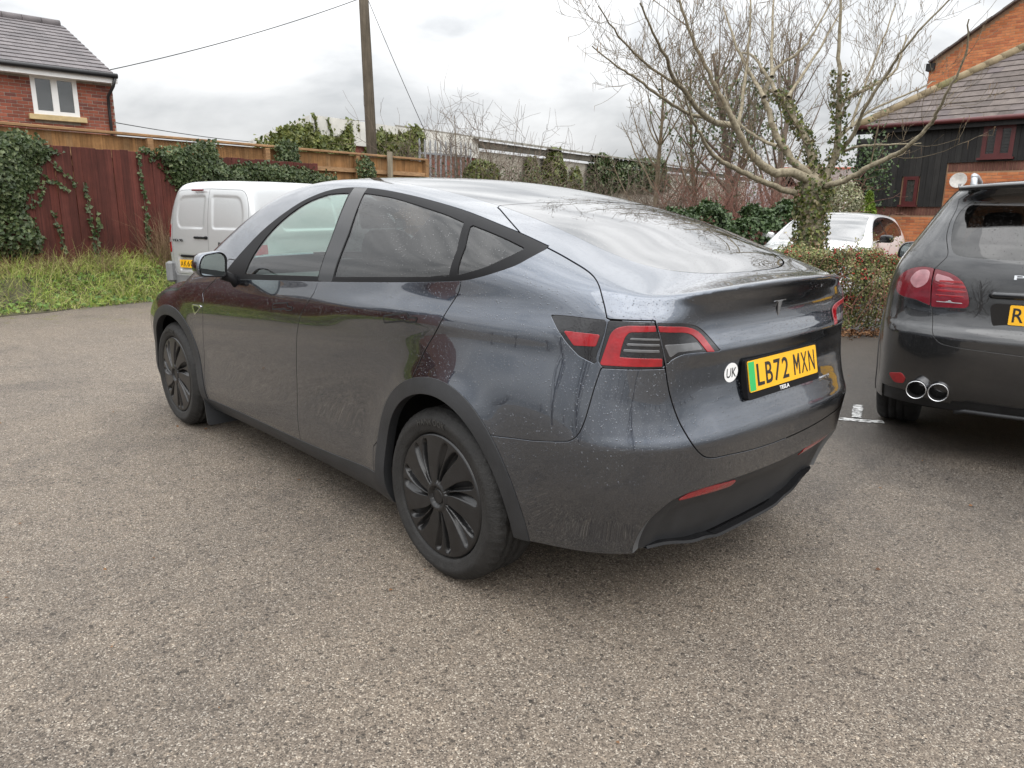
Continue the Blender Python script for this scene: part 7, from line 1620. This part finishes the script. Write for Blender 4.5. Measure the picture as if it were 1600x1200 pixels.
    MB().tube([(.10, .45, .315), (.075, .40, .335), (.07, 0, .338), (.075, -.40, .335), (.10, -.45, .315)], .012, 8).build('skid_plate_edge', CLAD, suv)
    MB().box((2.4, 0, .34), (4.2, 1.5, .12)).build('underbody', BLACKHOLE, suv)
    ln = lining
    for f in (lambda q: -side_f(q, SG), lambda q: -rear_f(q, WN, .7), lambda q: -np.where(q.V[:, 2] > 1.05, poly_sdf(WS, q.V[:, 0], q.V[:, 1]), -1.0)): ln = ln.clip(f(ln))
    ln = ln.offset(-.04); ln = ln+ln.mirror(); ln.T = ln.T[:, ::-1].copy(); ln.N = -ln.N; ln.obj('interior_lining', DARKFAB, suv)
    for y in (.38, -.38):
        mb = MB(); superell(mb, (2.3, y, 1.0), (.2, .5, .75), .5); mb.build('seat_back', DARKFAB, suv); mb = MB(); superell(mb, (2.22, y, 1.40), (.1, .26, .18), .5); mb.build('headrest', DARKFAB, suv)
        mb = MB(); superell(mb, (1.25, y, 1.28), (.1, .26, .18), .5); mb.build('headrest', DARKFAB, suv)
    mb = MB(); superell(mb, (1.3, 0, .95), (.2, 1.3, .6), .5); mb.build('rear_seat_back', DARKFAB, suv)
DKRED = lamp_plastic('dark_red_lamp', (0.15, 0.012, 0.020)); PINK = lamp_plastic('pale_lamp', (0.40, 0.20, 0.22))
build_suv()

# ================================================================== silver van by the verge
VANP = car_paint('silver_paint', (0.46, 0.47, 0.475), metal=0.35, rough=0.36, drops=0.0, dirt=0.25, coat=.7)
vc = sight(262, 445, 10.8); vh = -1.22
van = thing('panel_van', 'silver panel van with windowless rear doors parked along the grass verge', 'van', (vc.x+.88*math.sin(vh)*1, vc.y-.88*math.cos(vh), 0), vh)
def build_van():
    m = VANB.net(.016, .26); G = .004
    for cx in (.86, 3.55): m = m.clip(-side_f(m, circle(cx, .33, .37)))
    bump, m = cut(m, lambda q: np.where(q.V[:, 0] < .55, (.475+.10*sstep(.70, .80, q.V[:, 1]))-q.V[:, 2], -1.0), .002)
    # lamps on the rear corners
    LV = round_poly([(.780, .80), (.872, .80), (.95, .86), (.95, 1.18), (.85, 1.21), (.775, 1.19), (.800, 1.0)], .03)
    lamp, m = cut(m, lambda q: rear_f(q, LV, .25), .002)
    # two doors
    def outline(q): return rear_f(q, round_poly([(-.5, .50), (.735, .50), (.765, .80), (.745, 1.2), (.735, 1.45), (.66, 1.665), (-.5, 1.70)], [0, .05, .05, .1, .1, .12, 0], 6), .35)
    door, m = cut(m, outline, G*.6)
    door = door.clip(door.V[:, 1]-.0022)
    # stamped blank windows: sunk field with rounded corners; and a sunk lower field
    W1 = round_poly([(.075, 1.135), (.60, 1.135), (.655, 1.25), (.650, 1.42), (.585, 1.590), (.055, 1.605)], [.06, .09, .10, .10, .10, .06], 6)
    dd = poly_sdf(W1, door.V[:, 1], door.V[:, 2]); Z_ = sstep(-.005, .035, dd)*.010
    W2 = round_poly([(.0, .70), (.66, .70), (.68, 1.02), (.62, 1.09), (.0, 1.09)], .05, 4)
    pr = round_poly([(.06, .53), (.66, .53), (.66, .775), (.06, .775)], .04, 4); dp = poly_sdf(pr, door.V[:, 1], door.V[:, 2]); Z2 = sstep(0, .03, dp)*.024
    door = TM(door.V-door.N*(Z_+Z2)[:, None], door.N, door.T)
    def auto(m_, name, mat, par):
        return mesh_np(name, m_.V, m_.T, mat, par, True)
    SD = []
    # side: sunk panel
    SP = round_poly([(.55, 1.12), (1.75, 1.12), (1.75, 1.62), (.75, 1.62), (.55, 1.45)], .12, 6)
    ds = side_f(m, SP); m = TM(m.V-m.N*(sstep(-.005, .03, ds)*.014)[:, None], m.N, m.T)
    FG_ = round_poly([(3.35, 1.12), (3.05, 1.40), (2.85, 1.60), (2.35, 1.62), (2.30, 1.12)], .05); fgl, m = cut(m, lambda q: side_f(q, FG_), .002)
    WSv = [(2.85, .62), (3.3, .70), (3.55, .68), (3.62, -.4), (2.8, -.4)]; ws, m = cut(m, lambda q: np.where(q.V[:, 2] > 1.05, poly_sdf(WSv, q.V[:, 0], q.V[:, 1]), -1.0), .002)
    full = m+m.mirror(); auto(full, 'body_shell', VANP, van); two(bump.offset(.012), .03).obj('rear_bumper', plain('grey_plastic', (0.17, 0.175, 0.18), .55, var=.15), van); two(ws).obj('windscreen', GLASS_DARK, van)
    for sd in (1, -1):
        S = (lambda q: q) if sd > 0 else (lambda q: q.mirror())
        dq = door if sd > 0 else TM(door.V+door.N*Z2[:, None], door.N, door.T); do = auto(S(dq), 'rear_door', VANP, van)
        S(lamp.offset(.004)).flange(.02).obj('tail_light', RED, van)
        b = lamp.clip(rear_f(lamp, [(.75, .945), (1, .945), (1, 1.015), (.75, 1.015)], .4))
        if len(b.T): S(b.offset(.006)).obj('clear_lens', CLEARL, van)
        S(fgl).obj('cab_glass', GLASS_DARK, van)
        for cx in (.86, 3.55): simple_wheel(van, cx, .885, .32, sd, .32, .21, .20, False); liners(van, cx, .33, sd, .86, .375)
        door_mirror(van, (3.15, 1.02*sd, 1.18), sd, .2, .2, .12, TRIM)
        MB().bbox((.045, .83*sd, .52), (.12, .13, .30), .03).build('bumper_corner', MATS['grey_plastic'], van)
    MB().box((.17, 0, .62), (.02, 1.5, .5)).box((.30, 0, 1.2), (.02, 1.4, .9)).build('inner_wall', BLACKHOLE, van); MB().box((2.2, 0, .30), (4.0, 1.4, .08)).build('underbody', BLACKHOLE, van)
    MB().bbox((.095, .20, 1.668), (.03, .22, .026), .006).build('brake_light', DKRED, van)
    h = MB().bbox((.028, .15, 1.02), (.035, .26, .030), .010).bbox((.030, .02 + .02, 1.02), (.045, .06, .045), .012).lathe([(.001, -.004), (.075, -.002), (.085, .01)], (.045, .13, 1.02), (1, 0, 0), 24); h.build('door_handle', TRIM, van)
    M = flat_frame((.042, .36, .645), (-1, 0, .0)); number_plate(van, M, 'AK60 V', w=.52, h=.111)
    MB().bbox((.050, .36, .755), (.05, .46, .035), .01).build('plate_lamp', TRIM, van)
    text_mesh('maker_lettering', 'PARTNER', .060, TRIM, van, flat_frame((.018, -.20, .925), (-1, 0, .0)), .003, xs=1.25); text_mesh('engine_lettering', 'HDi 90', .055, TRIM, van, flat_frame((.018, .70, .955), (-1, 0, 0)), .003, xs=1.2)
build_van()
# ================================================================== white car behind the berry hedge, nose towards us
WCP = car_paint('white_paint', (0.70, 0.71, 0.72), metal=0.1, rough=0.35, drops=0.0, dirt=0.1)
wc = sight(1284, 395, 13.0); wh = 1.72
whc = thing('white_car', 'white car facing the berry hedge, windscreen reflecting the sky', 'car', (wc.x-math.cos(wh)*2.6, wc.y-math.sin(wh)*2.6, 0), wh)
def build_white():
    m = HATB.net(.018, .22)
    for cx in (.80, 3.40): m = m.clip(-side_f(m, circle(cx, .32, .36)))
    SG = curve_pts([(2.75, .99), (2.45, 1.18), (2.1, 1.32), (1.6, 1.375), (1.0, 1.35), (.6, 1.27), (.45, 1.16), (.6, 1.04)], 4); fr, m = cut(m, lambda q: side_f(q, SG), .001); gl = []
    for pl in (round_poly([(2.58, 1.02), (2.38, 1.17), (2.05, 1.295), (1.75, 1.335), (1.72, 1.01)], .02), round_poly([(1.64, 1.01), (1.67, 1.34), (1.2, 1.335), (.85, 1.29), (.62, 1.20), (.68, 1.06)], .03)): g, fr = cut(fr, lambda q: side_f(q, pl), .0005); gl.append(g.offset(-.004))
    WSv = curve_pts([(2.02, -.1), (2.02, .3), (2.05, .56), (2.35, .62), (2.70, .68), (2.92, .66), (3.0, .4), (3.04, -.1)], 4)+[(3.04, -.4), (2.02, -.4)]; ws, m = cut(m, lambda q: np.where(q.V[:, 2] > .85, poly_sdf(WSv, q.V[:, 0], q.V[:, 1]), -1.0), .002)
    RW = [(.75, .5), (.35, .55), (.12, .5), (.12, -.4), (.75, -.4)]; rw, m = cut(m, lambda q: np.where((q.V[:, 2] > .98) & (q.V[:, 0] < .8), poly_sdf(RW, q.V[:, 0], q.V[:, 1]), -1.0), .002)
    two(m).obj('body_shell', WCP, whc); two(ws.offset(-.003)).obj('windscreen', WSG, whc); two(rw.offset(-.003)).obj('rear_window', GLASS_DARK, whc)
    for sd in (1, -1):
        S = (lambda q: q) if sd > 0 else (lambda q: q.mirror()); fo = S(fr).flange(.01).obj('window_frame', GLOSSBLK, whc)
        for g in gl: S(g).obj('door_glass', GLASS_DARK, fo)
        for cx in (.80, 3.40): simple_wheel(whc, cx, .88, .32, sd, .32, .21, .21); liners(whc, cx, .33, sd, .86, .365)
        mb = MB(); superell(mb, (2.52, .99*sd, 1.03), (.13, .22, .13), .6); mo_ = mb.build('door_mirror', WCP if sd < 0 else GLOSSBLK, whc); MB().box((2.5, .88*sd, .98), (.05, .06, .03)).build('mirror_foot', TRIM, mo_)
        hl = MB(); superell(hl, (4.02, .62*sd, .70), (.25, .34, .14), .7); hl.build('headlight', CLEARL, whc)
        mb = MB(); superell(mb, (1.75, .36*sd, .95), (.14, .45, .65), .5); mb.build('seat_back', DARKFAB, whc)
    MB().box((4.22, 0, .50), (.1, 1.0, .16)).build('grille', TRIM, whc); MB().box((2.1, 0, .28), (3.9, 1.4, .1)).build('underbody', BLACKHOLE, whc)
    mb = MB(); superell(mb, (2.75, 0, .86), (.5, 1.4, .12), .4); mb.build('dashboard', DARKFAB, whc); mb = MB(); superell(mb, (2.12, 0, 1.30), (.05, .22, .07), .5); mb.build('rear_view_mirror', TRIM, whc)
    MB().tube([(2.95, -.4, .985), (2.80, .1, 1.06)], .008, 5).build('wiper', TRIM, whc)
WSG = car_glass('windscreen_glass', (0.35, 0.37, 0.38), film=0.1, ior=2.6)
build_white()
# ================================================================== houses round the rest of the car park (seen mirrored in the paint and glass)
def plain_house(label, c, rz, W, D, EZ, RH, brick, tile, wins):
    t = thing('brick_house', label, 'house', (c[0], c[1], 0), rz)
    mb = MB(); mb.add([(0, 0, 0), (W, 0, 0), (W, D, 0), (0, D, 0), (0, 0, EZ), (W, 0, EZ), (W, D, EZ), (0, D, EZ), (0, D/2, EZ+RH), (W, D/2, EZ+RH)], [(0, 1, 5, 4), (1, 2, 6, 9, 5), (2, 3, 7, 6), (3, 0, 4, 8, 7)]); mb.build('wall', brick, t)
    for y0, s in ((-.35, 1), (D+.35, -1)):
        z0 = EZ-.35*RH/(D/2)+.06; n = 14; rf_ = MB()
        for k in range(n):
            a = k/n; b = (k+1)/n; ya = y0+s*(D/2+.35)*a; yb = y0+s*(D/2+.35)*b; za = z0+(EZ+RH+.06-z0)*a; zb = z0+(EZ+RH+.06-z0)*b
            rf_.add([(-.2, ya, za+.03), (W+.2, ya, za+.03), (W+.2, yb, zb), (-.2, yb, zb), (-.2, ya, za), (W+.2, ya, za)], [(0, 1, 2, 3), (4, 5, 1, 0)])
        rf_.build('roof_slope', tile, t)
    for x, z, w_, h in wins:
        M = Matrix.Identity(4); f = MB().box((x, -.02, z), (w_, .08, h)).build('window', UPVC, t); MB().box((x-w_*.24, -.062, z), (w_*.40, .01, h*.86)).build('pane', PANE, f); MB().box((x+w_*.24, -.062, z), (w_*.40, .01, h*.86)).build('pane', PANE, f)
    MB().box((W*.5, -.04, 1.02), (.95, .1, 2.04)).build('front_door', MAROON, t)
    MB().tube([(-.2, -.42, EZ-.05), (W+.2, -.42, EZ-.05)], .06, 8).build('gutter', BLACKPIPE, t)
    return t
BRK = plain('weathered_brick', (0.20, 0.085, 0.055), 0.9, var=.35, scale=18); RFT = plain('dark_slate', (0.055, 0.052, 0.052), 0.8, var=.3, scale=6)
ww = [(1.6, 1.5, 1.4, 1.2), (8.6, 1.5, 1.4, 1.2), (1.6, 4.1, 1.4, 1.1), (5.0, 4.1, 1.0, 1.1), (8.6, 4.1, 1.4, 1.1)]
plain_house('dark roofed brick house standing apart from the terraces, near the verge', (24.5, 17.0), PI-.35, 10.5, 7, 5.0, 2.8, BRK, RFT, ww)
def yard_tree(label, x, y, H, seed):
    t = thing('bare_tree', label, 'tree'); rg_ = np.random.default_rng(seed); tb = Tubes(); tk = Tubes(); tr = wander((x, y, 0), (0, 0, 1), H*.75, 8, rg_, .2, .06); tk.add(tr, .17, .05, 8); tk.build('trunk', TWIG_DARK, t)
    for i in range(18):
        q = rg_.uniform(.2, .95); a = rg_.uniform(0, 2*PI); ln = wander(tr[int(q*8)], (math.cos(a)*.7, math.sin(a)*.7, .8), H*.45*(1.2-q*.6), 7, rg_, .7, .12); r = .06*(1.1-q*.6); tb.add(ln, r, r*.2, 5); branchlets(tb, ln, r*.5, rg_, 1, 1.6, 1.2, .5, .8, 3, .15, .14, None, .008)
    tb.build('crown', TWIG_DARK, t); return t
yard_tree('bare tree on the open side of the car park, beside the tall bare tree', -3.5, 15.5, 8.0, 3)
yard_tree('tall bare tree on the open side of the car park beside the lower bare tree', 1.5, 17.5, 9.5, 4)
yt = yard_tree('low bare tree behind the tailgate side of the car park', -15.0, 9.0, 7.0, 5)
# row of unseen trees added behind the viewpoint to be mirrored in the paint
for i in range(26):
    a = R(62)+i*R(6.2)+random.uniform(-.03, .03); rr = random.uniform(58, 74); c = yt.copy(); COL.objects.link(c); sc = random.uniform(.55, .85); rz = random.uniform(0, 6.28)
    c.scale = (sc*1.5, sc*1.5, sc); c.rotation_euler = (0, 0, rz); v = Matrix.Rotation(rz, 3, 'Z') @ Vector((-15.0*sc*1.5, 9.0*sc*1.5, 0)); c.location = (rr*math.cos(a)-v.x, rr*math.sin(a)-v.y, 0); c['label'] = 'one of the unseen bare trees added in a distant row for reflections'; c['group'] = 'distant bare trees added for reflections'
    for ch in yt.children: d = ch.copy(); COL.objects.link(d); d.parent = c
# ================================================================== set each thing's origin at its base
bpy.context.view_layer.update()
for o in list(COL.objects):
    if o.type == 'EMPTY' and o.parent is None and o.location.length < 1e-6 and abs(o.rotation_euler.z) < 1e-6:
        lo = Vector((1e9,)*3); hi = Vector((-1e9,)*3)
        for c in o.children:
            if c.type != 'MESH': continue
            for q in c.bound_box:
                p = c.matrix_basis @ Vector(q); lo = Vector(map(min, lo, p)); hi = Vector(map(max, hi, p))
        if lo.x > 1e8: continue
        b = Vector(((lo.x+hi.x)/2, (lo.y+hi.y)/2, max(lo.z, 0.0))); o.location = b
        for c in o.children: c.location = c.location-b

for o in COL.objects:
    if o.parent is None and 'label' in o and 'group' not in o:
        for k, g in (('ivy', 'ivy patches on fences and shed'), ('bare_tree', 'bare winter trees'), ('sapling', 'saplings by the shed'), ('brick_house', 'brick houses round the yard'), ('dry_stalks', 'dry stalks along the fence'), ('overhead_cable', 'cables at the pole'), ('low_cable', 'cables at the pole'), ('stay_cable', 'cables at the pole')):
            if o.name.split('.')[0] == k: o['group'] = g
